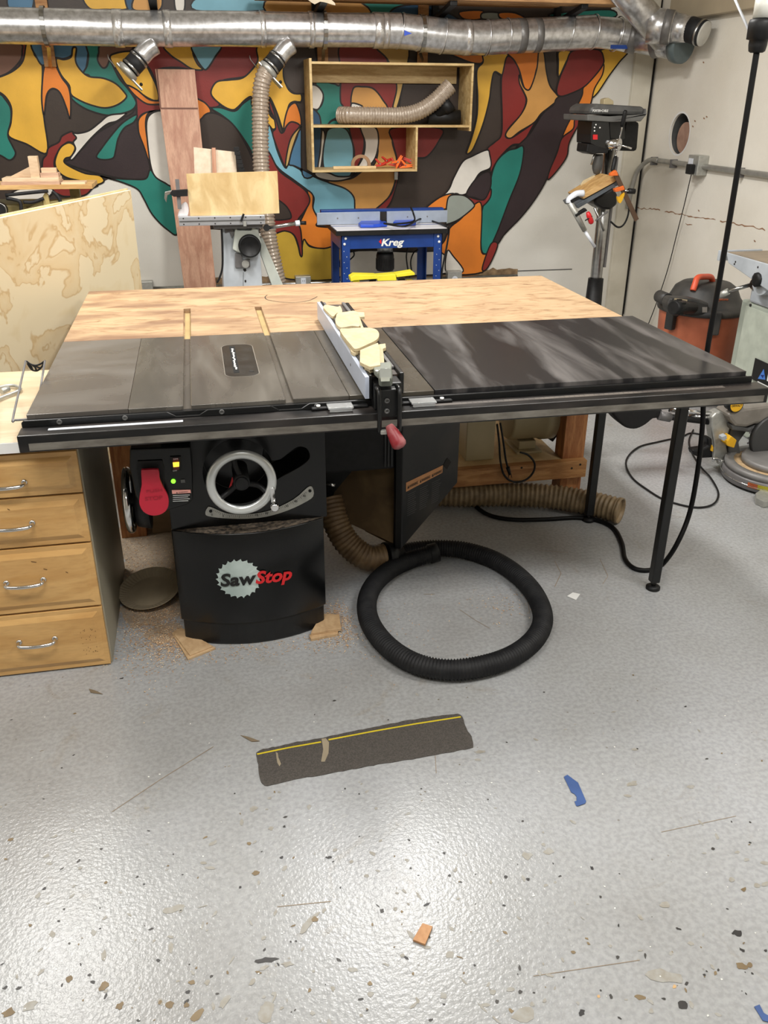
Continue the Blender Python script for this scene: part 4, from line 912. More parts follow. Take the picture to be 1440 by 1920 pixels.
mb = MB().tube(cp, .0045, n=8); mb.cyl(cp[-1], P(956, 890, 'y', .872), .009, .006, n=10); mb.cyl(P(954, 889, 'y', .872), P(953, 897, 'y', .87), .0015, n=6); mb.cyl(P(958, 888, 'y', .872), P(960, 896, 'y', .87), .0015, n=6)
mb.build('plug_cord', M['black_matte'], DC)

# ================================================================ BACK WALL: DUCTS, SHELF, MACHINES
YD = 3.74
DT = thing('dust_duct', 'long galvanised metal duct running across the top of the mural', 'duct', (1.3, YD, 1.98))
dpx = [(-60, 46), (0, 48), (100, 50), (222, 53), (310, 54), (420, 54), (490, 55), (590, 56), (700, 57), (750, 58), (790, 63), (830, 68), (870, 71), (912, 71), (950, 68), (1010, 66), (1064, 63), (1112, 60), (1156, 64), (1190, 70), (1240, 80), (1282, 86)]
dc = [P(x, y, 'y', {1190: 3.70, 1240: 3.54, 1282: 3.37}.get(x, YD)) for x, y in dpx]   # the end swings out from the wall
def duct_at(px):
    for (a, b_), (pa, pb) in zip(zip(dpx, dpx[1:]), zip(dc, dc[1:])):
        if a[0] <= px <= b_[0]:
            t = (px - a[0]) / (b_[0] - a[0]); return pa.lerp(pb, t), (pb - pa).normalized()
# straight lengths, each its own section, with crimped seams between them
CUT = [-60, 85, 222, 310, 490, 590, 715, 750, 790, 830, 912, 950, 975, 1064, 1112, 1156, 1190, 1282]
RD = .097
for a, b_ in zip(CUT, CUT[1:]):
    pts = [duct_at(a)[0]] + [c for q, c in zip(dpx, dc) if a < q[0] < b_] + [duct_at(b_)[0]]
    r = RD if b_ < 730 else .101 if b_ < 1150 else .094
    if a >= 1190: r = .086
    mb = MB().tube(pts, r * rr.uniform(.99, 1.01), n=36, caps=(a == 1190)); mb.build('duct_section', M['duct'], DT)
def band(px, wd, r, m, name='seam_band', tilt=0.):
    c, d = duct_at(px); d = (d + Vector((0, 0, tilt))).normalized()
    MB().lathe([(r - .004, -wd / 2 - .001), (r, -wd / 2), (r, wd / 2), (r - .004, wd / 2 + .001)], c, d, 36, caps=False).build(name, m, DT)
for px in (750, 790, 830, 912, 950, 1064, 1112, 1156): band(px, .008, .1065, M['duct'], tilt=rr.uniform(-.25, .1))
for px, wd, m in ((222, .055, 'duct_tape'), (314, .045, 'duct_tape'), (492, .03, 'duct_tape'), (583, .03, 'duct_tape'), (708, .06, 'duct_tape'), (722, .03, 'duct_tape'), (875, .04, 'duct_tape'), (975, .05, 'grey_tape'), (1005, .045, 'grey_tape'), (1186, .06, 'grey_tape')): band(px, wd, .1025 if px < 1100 else .0985, M[m], 'tape')
band(1238, .09, .0885, M['grey_tape'], 'tape', .3)
c, d = duct_at(1276); MB().lathe([(.088, -.03), (.103, -.028), (.106, .0), (.103, .03), (.094, .032)], c, d, 36).build('end_flange', mat('flange_blue_grey', (92, 104, 106), .4, .3), DT)
mb = MB(); p, _ = duct_at(757); q = Vector((p.x, p.y - .1015, p.z - .015)); mb.prism([q + Vector((-.02, 0, .016)), q + Vector((.03, 0, -.002)), q + Vector((-.02, 0, -.016))], (0, -.001, 0)); mb.build('blue_mark', M['blue_br'], DT)
MB().box(*(lambda a, b_: (a.x, b_.x, a.y - .001, a.y, b_.z, a.z))(P(1145, 84, 'y', YD - .091), P(1176, 92, 'y', YD - .091))).build('blue_mark', M['blue'], DT)
# hanging straps with hooks
for px, x2 in ((84, 92), (607, 605), (790, 792)):
    c, d = duct_at(px)
    S_ = MB(); pth = [c + Vector((0, math.cos(a), math.sin(a))) * .1065 + Vector((0, 0, 0)) for a in [math.radians(q) for q in range(60, 300, 12)]]
    ribbon(S_, pth, .024, (1, 0, 0)); S_.v = [v for v in S_.v]
    mb = MB()
    for i in range(len(pth) - 1): mb.bar(pth[i], pth[i + 1], .024, .003, (pth[i] - c))
    mb.build('strap', M['steel'], DT)
    w_ = P(x2, 105, 'y', YB - .02)
    MB().box(w_.x - .035, w_.x + .035, YB - .03, YB - .012, w_.z - .06, 2.3).build('strap_cleat', M['fir_h'], DT, bevel=.002)
    MB().bar(pth[-1], (w_.x, YB - .035, w_.z - .06 if px < 100 else w_.z - .03), .022, .003, (0, 1, 0)).build('strap_tail', M['steel'], DT)
# branch duct coming down in front, wye, reducer and capped stub
BR = thing('branch_duct', 'slanting duct branch with a white-capped rubber stub near the corner', 'duct', tuple(P(1260, 60, 'y', 3.35)))
a = P(1125, -70, 'y', 3.42); b_ = P(1238, 62, 'y', 3.42)
MB().cyl(a, b_ + (b_ - a) * .08, .088, n=32).build('slanted_pipe', M['duct'], BR)
w0 = P(1218, 48, 'y', 3.42); w1 = P(1262, 52, 'y', 3.34); w2_ = P(1293, 55, 'y', 3.26); w3 = P(1319, 63, 'y', 3.18)
MB().cyl(w0, w1, .105, .093, n=32).build('wye', M['duct'], BR)
MB().cyl(w0 + (w1 - w0) * .6, w0 + (w1 - w0) * .95, .100, .097, n=32).build('tape', M['grey_tape'], BR)
MB().cyl(w1, w2_, .088, .072, n=32).build('reducer', M['duct'], BR)
MB().cyl(w2_, w3, .073, .073, n=32).build('rubber_sleeve', M['rubber'], BR)
dd = (w3 - w2_).normalized()
MB().lathe([(.070, 0), (.072, .006), (.064, .010), (.0001, .011)], w3, dd, 32).build('end_cap', mat('cap_white', (190, 188, 180), .5), BR)
MB().lathe([(.074, 0), (.076, .003), (.076, .012), (.074, .014)], w3 - dd * .03, dd, 32, caps=False).build('hose_clamp', M['steel'], BR)
MB().cyl(b_, P(1255, 84, 'y', 3.55), .088, .085, n=28).build('elbow', M['duct'], BR)
# short drops with blast gates
def drop(name, lb2, top, mid_, end, yv, gate_dir):
    t_ = thing(name, lb2, 'duct', tuple(P(top[0], top[1], 'y', yv)))
    a, m_, e = P(*top, 'y', yv), P(*mid_, 'y', yv - .02), P(*end, 'y', yv - .04); d = (e - m_).normalized()
    MB().tube(spline([a, a.lerp(m_, .5) + Vector((.0, 0, .008)), m_], 4), .054, n=28).build('pipe', M['duct'], t_)
    MB().cyl(m_, m_.lerp(e, .62), .058, n=28).build('rubber_coupling', M['rubber'], t_)
    for f in (.05, .5): MB().lathe([(.0585, 0), (.061, .002), (.061, .012), (.0585, .014)], m_.lerp(e, f), d, 28, caps=False).build('hose_clamp', M['steel'], t_)
    q = m_.lerp(e, .66); MB().lathe([(.056, 0), (.064, .004), (.066, .026), (.056, .034)], q, d, 28).build('gate_body', M['cast_alu'], t_)
    g = q + d * .03; u = Vector((d.z, 0, -d.x)); 
    MB().bar(g - u * .07 * gate_dir, g + u * .125 * gate_dir, .07, .006, d).build('gate_slide', M['alu'], t_)
    k = g + u * .10 * gate_dir - d * .02; MB().sphere(k, .010).build('gate_knob', M['black_matte'], t_)
    return e, d
drop('duct_drop', 'short open duct drop with a blast gate at the left of the reddish plank', (290, 84), (263, 108), (232, 142), 3.7, -1)
e, d = drop('duct_drop', 'duct drop with blast gate feeding the clear hose beside the shelf', (546, 84), (522, 108), (497, 138), 3.68, -1)
# clear flexible hose down the wall
mb, pth = corrugated([P(x, y, 'y', yv) for x, y, yv in ((500, 134, 3.64), (493, 150, 3.63), (489, 175, 3.63), (488, 230, 3.62), (489, 300, 3.6), (493, 350, 3.58), (499, 400, 3.55), (505, 450, 3.52), (513, 490, 3.5), (522, 530, 3.5))], .056, .022, .16, 20)
mb.build('dust_hose', M['hose_clear'], label='clear ribbed hose hanging down the mural from the duct drop', cat='hose')

# lumber rack over the duct
LR = thing('lumber_rack', 'wall rack of black brackets above the long duct', 'rack', (1.7, 3.8, 2.15))
for px in (290, 590, 815, 1045):
    c = P(px, 22, 'y', 3.98)
    mb = MB().bar((c.x, 3.98, 2.10), (c.x, 3.52, 2.165), .045, .03).box(c.x - .02, c.x + .02, 3.955, 3.995, 2.03, 2.4); mb.build('bracket', M['black_matte'], LR, bevel=.003)
for k, (pa, pb, y_, z_, t_, h_) in enumerate(((500, 1195, 3.50, 2.178, .10, .045), (540, 1160, 3.62, 2.178, .09, .04), (880, 1150, 3.52, 2.225, .12, .02), (480, 1050, 3.74, 2.178, .12, .05), (520, 900, 3.50, 2.225, .09, .03))):
    xa, xb = P(pa, 10, 'y', y_).x, P(pb, 10, 'y', y_).x
    MB().box(xa, xb, y_, y_ + t_, z_, z_ + h_).build('lumber_board', M['lumber'], bevel=.002, label=('front lumber board on the rack over the duct', 'second lumber board on the rack, just behind the front one', 'thin board on top of the front lumber, at its right end', 'rearmost lumber board on the wall rack', 'thin board stacked on the left part of the front lumber')[k], cat='board', group='boards on the lumber rack')
q = P(565, 2, 'y', 3.50)
mb = MB().prism(spline([P(x, y, 'y', 3.492) for x, y in ((570, -4), (598, -6), (622, 0), (629, 10), (615, 6), (600, 3), (590, 8), (578, 0))], 2, True), (0, .004, 0)); mb.build('rag', mat('rag_white', (206, 192, 168), .9), label='crumpled pale rag hanging off the front lumber board', cat='rag')

# -------- wall shelf
YS = 3.70
SH_ = thing('wall_shelf', 'stepped light-wood wall shelf mounted over the mural', 'shelf', tuple(P(730, 325, 'y', 3.9)))
xl, xr = P(580, 112, 'y', YS).x, P(889, 122, 'y', YS).x
zt_ = (P(580, 112, 'y', YS).z + P(889, 122, 'y', YS).z) / 2; zm = P(720, 237, 'y', YS).z; zb_ = (P(583, 325, 'y', YS).z + P(783, 320, 'y', YS).z) / 2; zr = P(879, 246, 'y', YS).z
xm = P(783, 280, 'y', YS).x
W_ = M['shelf_wood']; t_ = .014
MB().box(xl - .002, xl + t_, YS, YB - .012, zb_, zt_ + .018).build('side_panel', W_, SH_, bevel=.001)
MB().box(xr - t_, xr, YS, YB - .012, zr, zt_).build('side_panel', W_, SH_, bevel=.001)
MB().box(xl + t_, xr - t_, YS, YB - .012, zt_ - t_, zt_).build('top_panel', W_, SH_, bevel=.001)
MB().box(xl + t_, xr - t_, YS + .002, YB - .012, zm - t_ / 2, zm + t_ / 2).build('shelf_board', W_, SH_, bevel=.001)
MB().box(xm - t_, xm, YS, YB - .012, zb_, zm - t_ / 2).build('divider', W_, SH_, bevel=.001)
MB().box(xl + t_, xm - t_, YS + .002, YB - .012, zb_, zb_ + t_).build('shelf_board', W_, SH_, bevel=.001)
MB().box(xl + t_, P(856, 150, 'y', 3.97).x, YB - .03, YB - .012, zt_ - .115, zt_ - t_).build('hanging_rail', W_, SH_, bevel=.001)
q = P(742, 328, 'y', YB - .015); MB().box(q.x - .012, q.x + .012, YB - .028, YB - .012, q.z - .03, q.z + .02).build('bracket', M['steel'], SH_)
# hose on shelf
zz = zm + t_ / 2
hp = [P(805, 222, 'y', 3.90), P(760, 226, 'y', 3.92), P(700, 228, 'y', 3.93), P(655, 226, 'y', 3.92), P(638, 219, 'y', 3.87), P(660, 216, 'y', 3.81), P(700, 219, 'y', 3.80), P(750, 218, 'y', 3.80), P(785, 209, 'y', 3.80), P(815, 190, 'y', 3.80), P(845, 160, 'y', 3.80)]
lowz = zz + .057
hp = [Vector((p.x, p.y, max(p.z, lowz))) for p in hp]
hp[0:4] = []
mb, pth = corrugated(hp, .054, .018, .12, 20)
hs = mb.build('dust_hose', M['hose_clear'], label='clear ribbed hose curled on the wall shelf', cat='hose')
tag(hs)
# black wye fitting
YW = thing('wye_fitting', 'black plastic pipe fitting at the right end of the wall shelf', 'fitting', tuple(P(835, 234, 'y', 3.86)))
a, b_ = P(803, 226, 'y', 3.84), P(862, 224, 'y', 3.82); a.z = b_.z = zz + .046
MB().cyl(a, b_, .044, .046, n=24).build('body', M['black_matte'], YW)
c_ = P(846, 193, 'y', 3.80)
mb = MB(); ax_ = (c_ - a.lerp(b_, .2)); mb.lathe([(.040, 0), (.043, ax_.length * .55), (.049, ax_.length * .56), (.050, ax_.length), (.044, ax_.length), (.042, ax_.length * .6), (.0001, ax_.length * .59)], a.lerp(b_, .2), ax_, 24); mb.build('branch', M['black_matte'], YW)
# things on the lower shelf board
zs = zb_ + t_
mb = MB(); pts = []
hc = P(677, 316, 'y', 3.84)
for i in range(17): a = math.pi * i / 16; pts.append(Vector((hc.x + math.cos(a) * .068, 3.84, zs + .024 + math.sin(a) * .062)))
for i in range(17): a = math.pi * (16 - i) / 16; pts.append(Vector((hc.x + math.cos(a) * .046, 3.84, zs + .024 + math.sin(a) * .042)))
pts = pts[:17] + [Vector((hc.x - .068, 3.84, zs)), Vector((hc.x - .046, 3.84, zs))] + pts[17:] + [Vector((hc.x + .046, 3.84, zs)), Vector((hc.x + .068, 3.84, zs))]
mb.prism(pts, (0, .014, 0)); mb.build('wooden_arch', mat('arch_brown', (150, 116, 84), .6), label='brown horseshoe-shaped wooden arch on the lower shelf', cat='wood piece')
xa, xb = P(625, 315, 'y', 3.79).x, P(705, 315, 'y', 3.79).x
MB().box(xa, xb, 3.785, 3.81, zs + .0005, zs + .017).build('wood_strip', M['birch'], bevel=.001, label='pale straight wood strip lying on the lower shelf', cat='wood strip')
def spring_clamp(base, ang, yaw, m, lb2):
    t_ = thing('spring_clamp', lb2, 'clamp', tuple(base), 'spring clamps on the lower shelf')
    R = Euler((0, math.radians(ang), math.radians(yaw))).to_matrix(); b0 = Vector(base)
    def L3(x, z, y=0): return b0 + R @ Vector((x, y, z))
    mb = MB().prism([L3(-.045, 0, -.008), L3(-.02, .012, -.008), L3(.01, .012, -.008), L3(.05, .004, -.008), L3(.05, -.002, -.008), L3(0, -.003, -.008)], R @ Vector((0, .016, 0))); mb.build('lower_jaw', m, t_, bevel=.002)
    mb = MB().prism([L3(-.028, .046, -.008), L3(-.02, .052, -.008), L3(.008, .020, -.008), L3(.05, .014, -.008), L3(.05, .008, -.008), L3(-.002, .008, -.008)], R @ Vector((0, .016, 0))); mb.build('upper_jaw', m, t_, bevel=.002)
    MB().cyl(L3(.0, .014, -.012), L3(.0, .014, .012), .005, n=10).build('pivot', M['steel'], t_)
for px, ang, yaw, m, lb2 in ((712, -8, 10, 'clamp_red', 'dark red spring clamp, leftmost on the lower shelf'), (725, -20, 25, 'clamp_red', 'dark red spring clamp leaning beside the leftmost one'), (738, 10, -20, 'clamp_red', 'red spring clamp in the middle of the clamp row'),
                              (748, -60, 10, 'orange_br', 'bright orange spring clamp standing upright among the clamps'), (760, -6, 0, 'orange_br', 'bright orange spring clamp lying at the right of the clamp row'), (768, -25, 160, 'clamp_red', 'dark red spring clamp against the shelf divider')):
    yv = 3.79 if m == 'orange_br' else 3.83
    p = P(px, 316, 'y', yv); spring_clamp((p.x, yv, zs + .006 + (.028 if abs(ang) > 15 else .008 if abs(ang) > 7 else 0)), ang, yaw, M[m], lb2)

# -------- mahogany plank
a, b_ = P(291, 130, 'y', 3.93), P(365, 130, 'y', 3.93)
PK = thing('leaning_plank', 'tall reddish mahogany board leaning on the mural', 'board', (.45, 3.8, 0))
y_lo, y_hi = 3.66, 3.965
def lean(x, z, s): return Vector((x, y_lo + (y_hi - y_lo) * z / 1.8 + s, z))
ztop = P(328, 130, 'y', y_hi).z
xt0, xt1 = P(291, 130, 'y', y_hi).x, P(365, 130, 'y', y_hi).x
pb0, pb1 = P(345, 538, 'y', 3.74), P(405, 538, 'y', 3.74)
MB().prism([lean(pb0.x - (xt0 - pb0.x) * .38, 0, 0), lean(pb1.x - (xt1 - pb1.x) * .38, 0, 0), lean(xt1, ztop, 0), lean(xt0, ztop, 0)], (0, -.022, 0)).build('board', M['mahogany'], PK, bevel=.001)
q = P(330, 203, 'y', 3.90)
MB().prism([lean(xt0 + .012, q.z - .006, -.0225), lean(xt1 - .002, q.z - .006, -.0225), lean(xt1, q.z + .004, -.0225), lean(xt0 + .010, q.z + .004, -.0225)], (0, -.001, 0)).build('pencil_line', mat('dark_line', (110, 70, 54), .6), PK)
MB().prism([lean(xt0 + .006, q.z, -.0225), lean(xt0 + .016, q.z, -.0225), lean(xt0 + .016, ztop, -.0225), lean(xt0 + .006, ztop, -.0225)], (0, -.001, 0)).build('edge_line', MC['dark_line'], PK)

# -------- white pedestal machine with hand knob and aluminium rail
MY = 3.02
MA = thing('pedestal_machine', 'white pedestal machine with round black hand knob and slotted aluminium rail', 'machine', (.72, 3.15, 0))
px2 = lambda l, off=(380, 360), s=8: [(off[0] + x / s, off[1] + y / s) for x, y in l]
c0 = px2([(285, 500), (840, 520), (860, 1420), (320, 1430)])
q = [P(x, y, 'y', MY + .06) for x, y in c0]; q[2] = Vector((q[2].x + .02, q[2].y, 0)); q[3] = Vector((q[3].x - .03, q[3].y, 0))
MB().prism(q, (0, .26, 0)).build('pedestal', M['grey_light'], MA, bevel=.006)
q = [P(x, y, 'y', MY + .10) for x, y in px2([(850, 700), (900, 690), (1150, 1400), (1010, 1410), (870, 940)])]; q[2].z = q[3].z = q[2].z - .35; q[2].x += .16; q[3].x += .12
MB().prism(q, (0, .10, 0)).build('brace', M['green_white'], MA, bevel=.004)
q = [P(x, y, 'y', MY + .02) for x, y in px2([(500, 530), (520, 575), (735, 580), (740, 530), (770, 525), (830, 560), (850, 640), (880, 760), (820, 900), (640, 930), (520, 900), (450, 860), (470, 700), (480, 600)])]
MB().prism(q, (0, .05, 0)).build('gear_casting', M['green_white'], MA, bevel=.006)
q = [P(x, y, 'y', MY + .05) for x, y in px2([(330, 520), (440, 510), (480, 620), (440, 700), (400, 600), (340, 620)])]
MB().prism(q, (0, .03, 0)).build('adjuster', M['tool_grey'], MA, bevel=.003)
q = [P(x, y, 'y', MY + .04) for x, y in px2([(485, 925), (580, 930), (600, 1020), (710, 1010), (715, 1130), (660, 1140), (490, 1140)])]
MB().prism(q, (0, .03, 0)).build('bracket', M['tool_grey'], MA, bevel=.003)
p = P(*px2([(640, 1075)])[0], 'y', MY + .03); MB().cyl(p, p - Vector((0, .02, 0)), .022, n=20).build('bolt_boss', M['cast_alu'], MA)
kc = P(*px2([(705, 810)])[0], 'y', MY)
kw = MB().lathe([(.050, 0), (.066, .010), (.068, .035), (.060, .048), (.056, .049), (.054, .044), (.0001, .042)], kc + Vector((0, .03, 0)), (0, -1, 0), 36).build('hand_knob', M['black_matte'], MA)
mb = MB(); ring(mb, kc + Vector((0, -.012, 0)), (0, 1, 0), .0605, .0022, 40, 8); mb.build('chrome_ring', M['steel'], kw)
for l in ([(610, 1150), (650, 1150), (655, 1180), (640, 1195), (620, 1190), (608, 1170)], [(628, 1320), (652, 1318), (655, 1345), (645, 1360), (630, 1350)]):
    MB().prism([P(x, y, 'y', MY + .059) for x, y in px2(l)], (0, -.001, 0)).build('hole', M['dark_gap'], MA)
MB().prism([P(x, y, 'y', MY + .059) for x, y in px2([(608, 1200), (612, 1200), (610, 1420), (604, 1420)])], (0, -.001, 0)).build('seam', M['dark_grey'], MA)
# aluminium rail
r0 = P(335, 414, 'y', MY - .06); r1 = P(497, 412, 'y', MY - .06)
MB().box(r0.x, r1.x, MY - .06, MY - .01, r0.z - .030, r0.z + .022).build('rail', M['alu'], MA, bevel=.003)
MB().box(r0.x + .004, r1.x - .002, MY - .062, MY - .06, r0.z - .008, r0.z - .001).build('rail_groove', M['dark_grey'], MA)
for px in (344, 373, 403, 432, 461, 489):
    for dz in (.012, -.020):
        p = P(px, 413, 'y', MY - .061); MB().cyl((p.x, p.y, r0.z + dz), (p.x, p.y - .001, r0.z + dz), .004, n=8).build('rail_hole', M['dark_gap'], MA)
MB().bar(P(457, 401, 'y', MY - .07), P(452, 415, 'y', MY - .07), .012, .01, (0, 1, 0)).build('rail_lever', M['black_matte'], MA)
MB().box(*(lambda a, b_: (a.x, b_.x, MY - .075, MY - .062, b_.z, a.z))(P(456, 415, 'y', MY - .07), P(462, 424, 'y', MY - .07))).build('rail_clamp', M['cast_alu'], MA)
MB().cyl(P(504, 427, 'y', MY), P(560, 418, 'y', MY), .011, n=14).build('arm_tube', M['steel'], MA)
MB().cyl(P(554, 419, 'y', MY), P(562, 418, 'y', MY), .016, n=16).build('arm_collar', M['white_plastic'], MA)
MB().cyl(P(562, 418, 'y', MY), P(574, 418, 'y', MY), .011, n=12).build('arm_tip', M['black_matte'], MA)
MB().cyl(P(500, 427, 'y', MY - .03), P(500, 427, 'y', MY + .03), .020, n=20).build('arm_pivot', M['black_matte'], MA)
q = [P(x, y, 'y', MY) for x, y in ((345, 397), (352, 392), (490, 400), (495, 410), (400, 418), (345, 412))]
MB().box(P(400, 420, 'y', MY).x, P(492, 420, 'y', MY).x, MY - .01, MY + .25, r0.z - .055, r0.z - .031).build('table_bed', M['tool_grey'], MA)
MB().prism(spline([P(x, y, 'y', MY - .01) for x, y in ((334, 408), (336, 395), (342, 382), (350, 380), (354, 395), (348, 410))], 3, True), (0, .02, 0)).build('plastic_wrap', mat('wrap_white', (206, 200, 200), .35), MA)
cab_path = spline([P(x, y, 'y', MY + .02) for x, y in ((415, 422), (417, 460), (417, 500), (412, 520), (407, 530))], 6)
MB().tube(cab_path, .006, n=8).build('power_cord', M['black_matte'], MA)
# boards standing on it
q = [P(x, y, 'y', MY - .02) for x, y in ((349, 326), (520, 321), (524, 400), (357, 408))]
bd = MB().prism(q, (0, .018, 0)).build('plywood_board', wood('marked_plywood', (214, 190, 142), (188, 156, 104), (2.2, 3, 1.2), 3.5, .5, .12), bevel=.001, label='rectangular plywood board standing on the white machine rail', cat='board')
q = [P(x, y, 'y', MY + .10) for x, y in ((363, 276), (441, 285), (452, 422), (368, 422))]
bd2 = MB().prism(q, (0, .012, 0)).build('plywood_offcut', mat('pale_panel', (222, 206, 184), .6, rgb2=(208, 190, 166), scale=30), label='cream plywood piece standing behind the plywood board', cat='board')
q = [P(x, y, 'y', MY + .095) for x, y in ((397, 277), (404, 277), (407, 345), (399, 345))]
MB().prism(q, (0, -.012, 0)).build('batten', M['mahogany'], bd2)
FBD = thing('featherboard', 'black stepped plastic gauge rising behind the cream plywood', 'tool', tuple(P(445, 330, 'y', MY + .08)))
for i in range(6):
    p = P(443 + i * 2.0, 277 + i * 8.0, 'y', MY + .08)
    MB().box(p.x - .016, p.x + .016, MY + .07, MY + .09, p.z - .017, p.z + .004).build('step', M['black_matte'], FBD, bevel=.001)
MB().bar(P(444, 275, 'y', MY + .09), P(458, 330, 'y', MY + .09), .014, .012, (0, 1, 0)).build('stem', M['black_matte'], FBD)
# bar clamp at left
BC = thing('bar_clamp', 'dark bar clamp gripping the left edge of the plywood board', 'clamp', tuple(P(335, 370, 'y', MY - .04)))
MB().bar(P(332, 336, 'y', MY - .03), P(337, 392, 'y', MY - .03), .022, .008, (0, 1, 0)).build('bar', M['tool_grey'], BC)
MB().prism([P(x, y, 'y', MY - .05) for x, y in ((322, 357), (352, 355), (352, 368), (326, 369), (318, 364))], (0, .025, 0)).build('jaw', M['black_matte'], BC, bevel=.002)
MB().prism([P(x, y, 'y', MY - .045) for x, y in ((309, 360), (322, 357), (324, 362), (314, 366), (312, 380), (308, 372))], (0, .018, 0)).build('handle', M['steel'], BC, bevel=.002)

# -------- router table
RY = 3.3
RT = thing('router_table', 'blue router table with white top standing against the mural', 'router table', (1.76, 3.5, 0))
f0, f1 = P(630, 434, 'y', RY), P(840, 428, 'y', RY); zt2 = (f0.z + f1.z) / 2
yb2 = RY + .52
MB().box(f0.x, f1.x, RY, yb2, zt2 - .030, zt2).build('top', M['black_matte'], RT, bevel=.002)
MB().box(f0.x + .006, f1.x - .006, RY + .006, yb2 - .006, zt2 - .002, zt2 + .0035).build('top_laminate', M['white_lam'], RT, bevel=.001)
MB().box(f0.x + .006, f1.x - .006, RY + .19, RY + .21, zt2 + .0033, zt2 + .0042).build('mitre_track', M['blue'], RT)
lx0, lx1 = P(648, 470, 'y', RY + .03).x, P(820, 470, 'y', RY + .03).x
aw = .058
az = zt2 - .03
MB().box(lx0 + .02, lx1 - .02, RY + .028, RY + .034, az - .088, az).build('front_apron', M['blue'], RT, bevel=.002)
MB().box(lx0 + .02, lx1 - .02, yb2 - .06, yb2 - .054, az - .088, az).build('rear_apron', M['blue'], RT, bevel=.002)
for sx in (lx0 - .028, lx1 + .028): MB().box(sx - .003, sx + .003, RY + .05, yb2 - .07, az - .088, az).build('side_apron', M['blue'], RT)
for i, (sx, sg) in enumerate(((lx0, 1), (lx1, -1))):
    for yy, sy in ((RY + .022, 1), (yb2 - .05, -1)):
        xo = sx - sg * .03
        mb = MB().prism([(xo, yy, az), (xo + sg * aw, yy, az), (xo + sg * (aw - .004), yy, 0), (xo - sg * .004, yy, 0)], (0, .005, 0)); mb.box(min(xo, xo + sg * .005), max(xo, xo + sg * .005), min(yy, yy + sy * .05), max(yy, yy + sy * .05), 0, az)
        lg = mb.build('leg', M['blue'], RT)
        if sy > 0:
            for dz in (.02, .055): 
                p = Vector((xo + sg * (.030 if dz < .03 else .022), yy, az - dz)); MB().lathe([(.0085, 0), (.0085, .003), (.005, .006)], p, (0, -1, 0), 12).build('bolt', M['white_paint'], lg)
            for k in range(8): 
                p = Vector((xo + sg * (.018 + .018 * (k % 2)), yy, az - .10 - k * .035)); MB().cyl(p, p - Vector((0, .0006, 0)), .003, n=8).build('hole', M['grey_light'], lg)
a = P(714, 454, 'y', RY + .026); b_ = P(757, 451, 'y', RY + .026)
text('Kreg', Vector((a.x, RY + .027, az - .072)), (1, 0, 0), (0, 0, 1), .062, M['white_paint'], RT, shear=.25, bold=.03, width=b_.x - a.x)
MB().prism([Vector((a.x - .013, RY + .0265, az - .045)), Vector((a.x + .004, RY + .0265, az - .062)), Vector((a.x + .004, RY + .0265, az - .028))], (0, -.001, 0)).build('red_mark', M['red'], RT)
# fence on the router table
g0, g1 = P(600, 415, 'y', RY + .28), P(838, 405, 'y', RY + .28); gx = P(712, 410, 'y', RY + .28).x; gx2 = P(725, 410, 'y', RY + .28).x
RF = thing('router_fence', 'long grey two-piece fence with blue back rail on the router table', 'fence', (1.78, RY + .28, zt2))
MB().box(g0.x - .02, gx, RY + .27, RY + .29, zt2 + .006, zt2 + .082).build('face_plate', M['alu_fence'], RF, bevel=.001)
MB().box(gx2, g1.x, RY + .27, RY + .29, zt2 + .006, zt2 + .082).build('face_plate', M['alu_fence'], RF, bevel=.001)
MB().box(g0.x + .01, g1.x - .02, RY + .291, RY + .35, zt2 + .005, zt2 + .096).build('back_rail', M['blue'], RF, bevel=.002)
for px in (633, 672, 764, 801): 
    p = P(px, 412, 'y', RY + .2695); MB().cyl((p.x, p.y, zt2 + .045), (p.x, p.y - .0015, zt2 + .045), .005, n=10).build('screw', M['tool_grey'], RF)
MB().box(gx + .001, gx2 - .001, RY + .286, RY + .290, zt2 + .006, zt2 + .080).build('gap_shade_panel', M['dark_gap'], RF)  # dark panel painting the shade in the gap between the face plates
MB().cyl((gx + .02, RY + .24, zt2 + .01), (gx + .02, RY + .24, zt2 + .03), .02, n=16).build('bit_guard', M['black_matte'], RF)
mb = MB().prism([P(x, y, 'z', zt2 + .006) for x, y in ((672, 424), (680, 417), (722, 418), (726, 425), (700, 427), (676, 427))], (0, 0, .02)); mb.build('push_block', M['blue_br'], bevel=.004, label='bright blue plastic push block lying left on the router table', cat='push block', group='blue blocks on the router table')
mb = MB().prism([P(x, y, 'z', zt2 + .006) for x, y in ((737, 422), (742, 416), (776, 415), (780, 422), (760, 425))], (0, 0, .02)); mb.build('push_block', M['blue_br'], bevel=.004, label='blue push block under the black cord on the router table', cat='push block', group='blue blocks on the router table')
cp = [P(x, y, 'z', z) for x, y, z in ((770, 389, zt2 + .13), (775, 400, zt2 + .10), (775, 415, zt2 + .04), (740, 420, zt2 + .034), (720, 419, zt2 + .034), (760, 424, zt2 + .03), (790, 410, zt2 + .03), (815, 416, zt2 + .012), (836, 424, zt2 + .012))] + [P(x, y, 'y', RY + .02) for x, y in ((842, 430), (838, 460), (832, 490), (828, 515), (826, 545))]
MB().tube(spline(cp, 6), .006, n=8).build('draped_cable', M['black_matte'], label='black power cord draped over the router table', cat='cord')
RO = thing('router_motor', 'black router motor hanging under the blue router table', 'router', tuple(P(722, 490, 'y', RY + .2)))
c = P(722, 470, 'y', RY + .2)
c.z = zt2 - .03
MB().cyl((c.x, c.y, c.z - .14), (c.x, c.y, c.z), .052, n=28).build('collar', M['steel'], RO)
MB().lathe([(.056, 0), (.060, .01), (.060, .10), (.054, .12)], (c.x, c.y, c.z - .26), (0, 0, 1), 28).build('motor_body', M['black_matte'], RO)
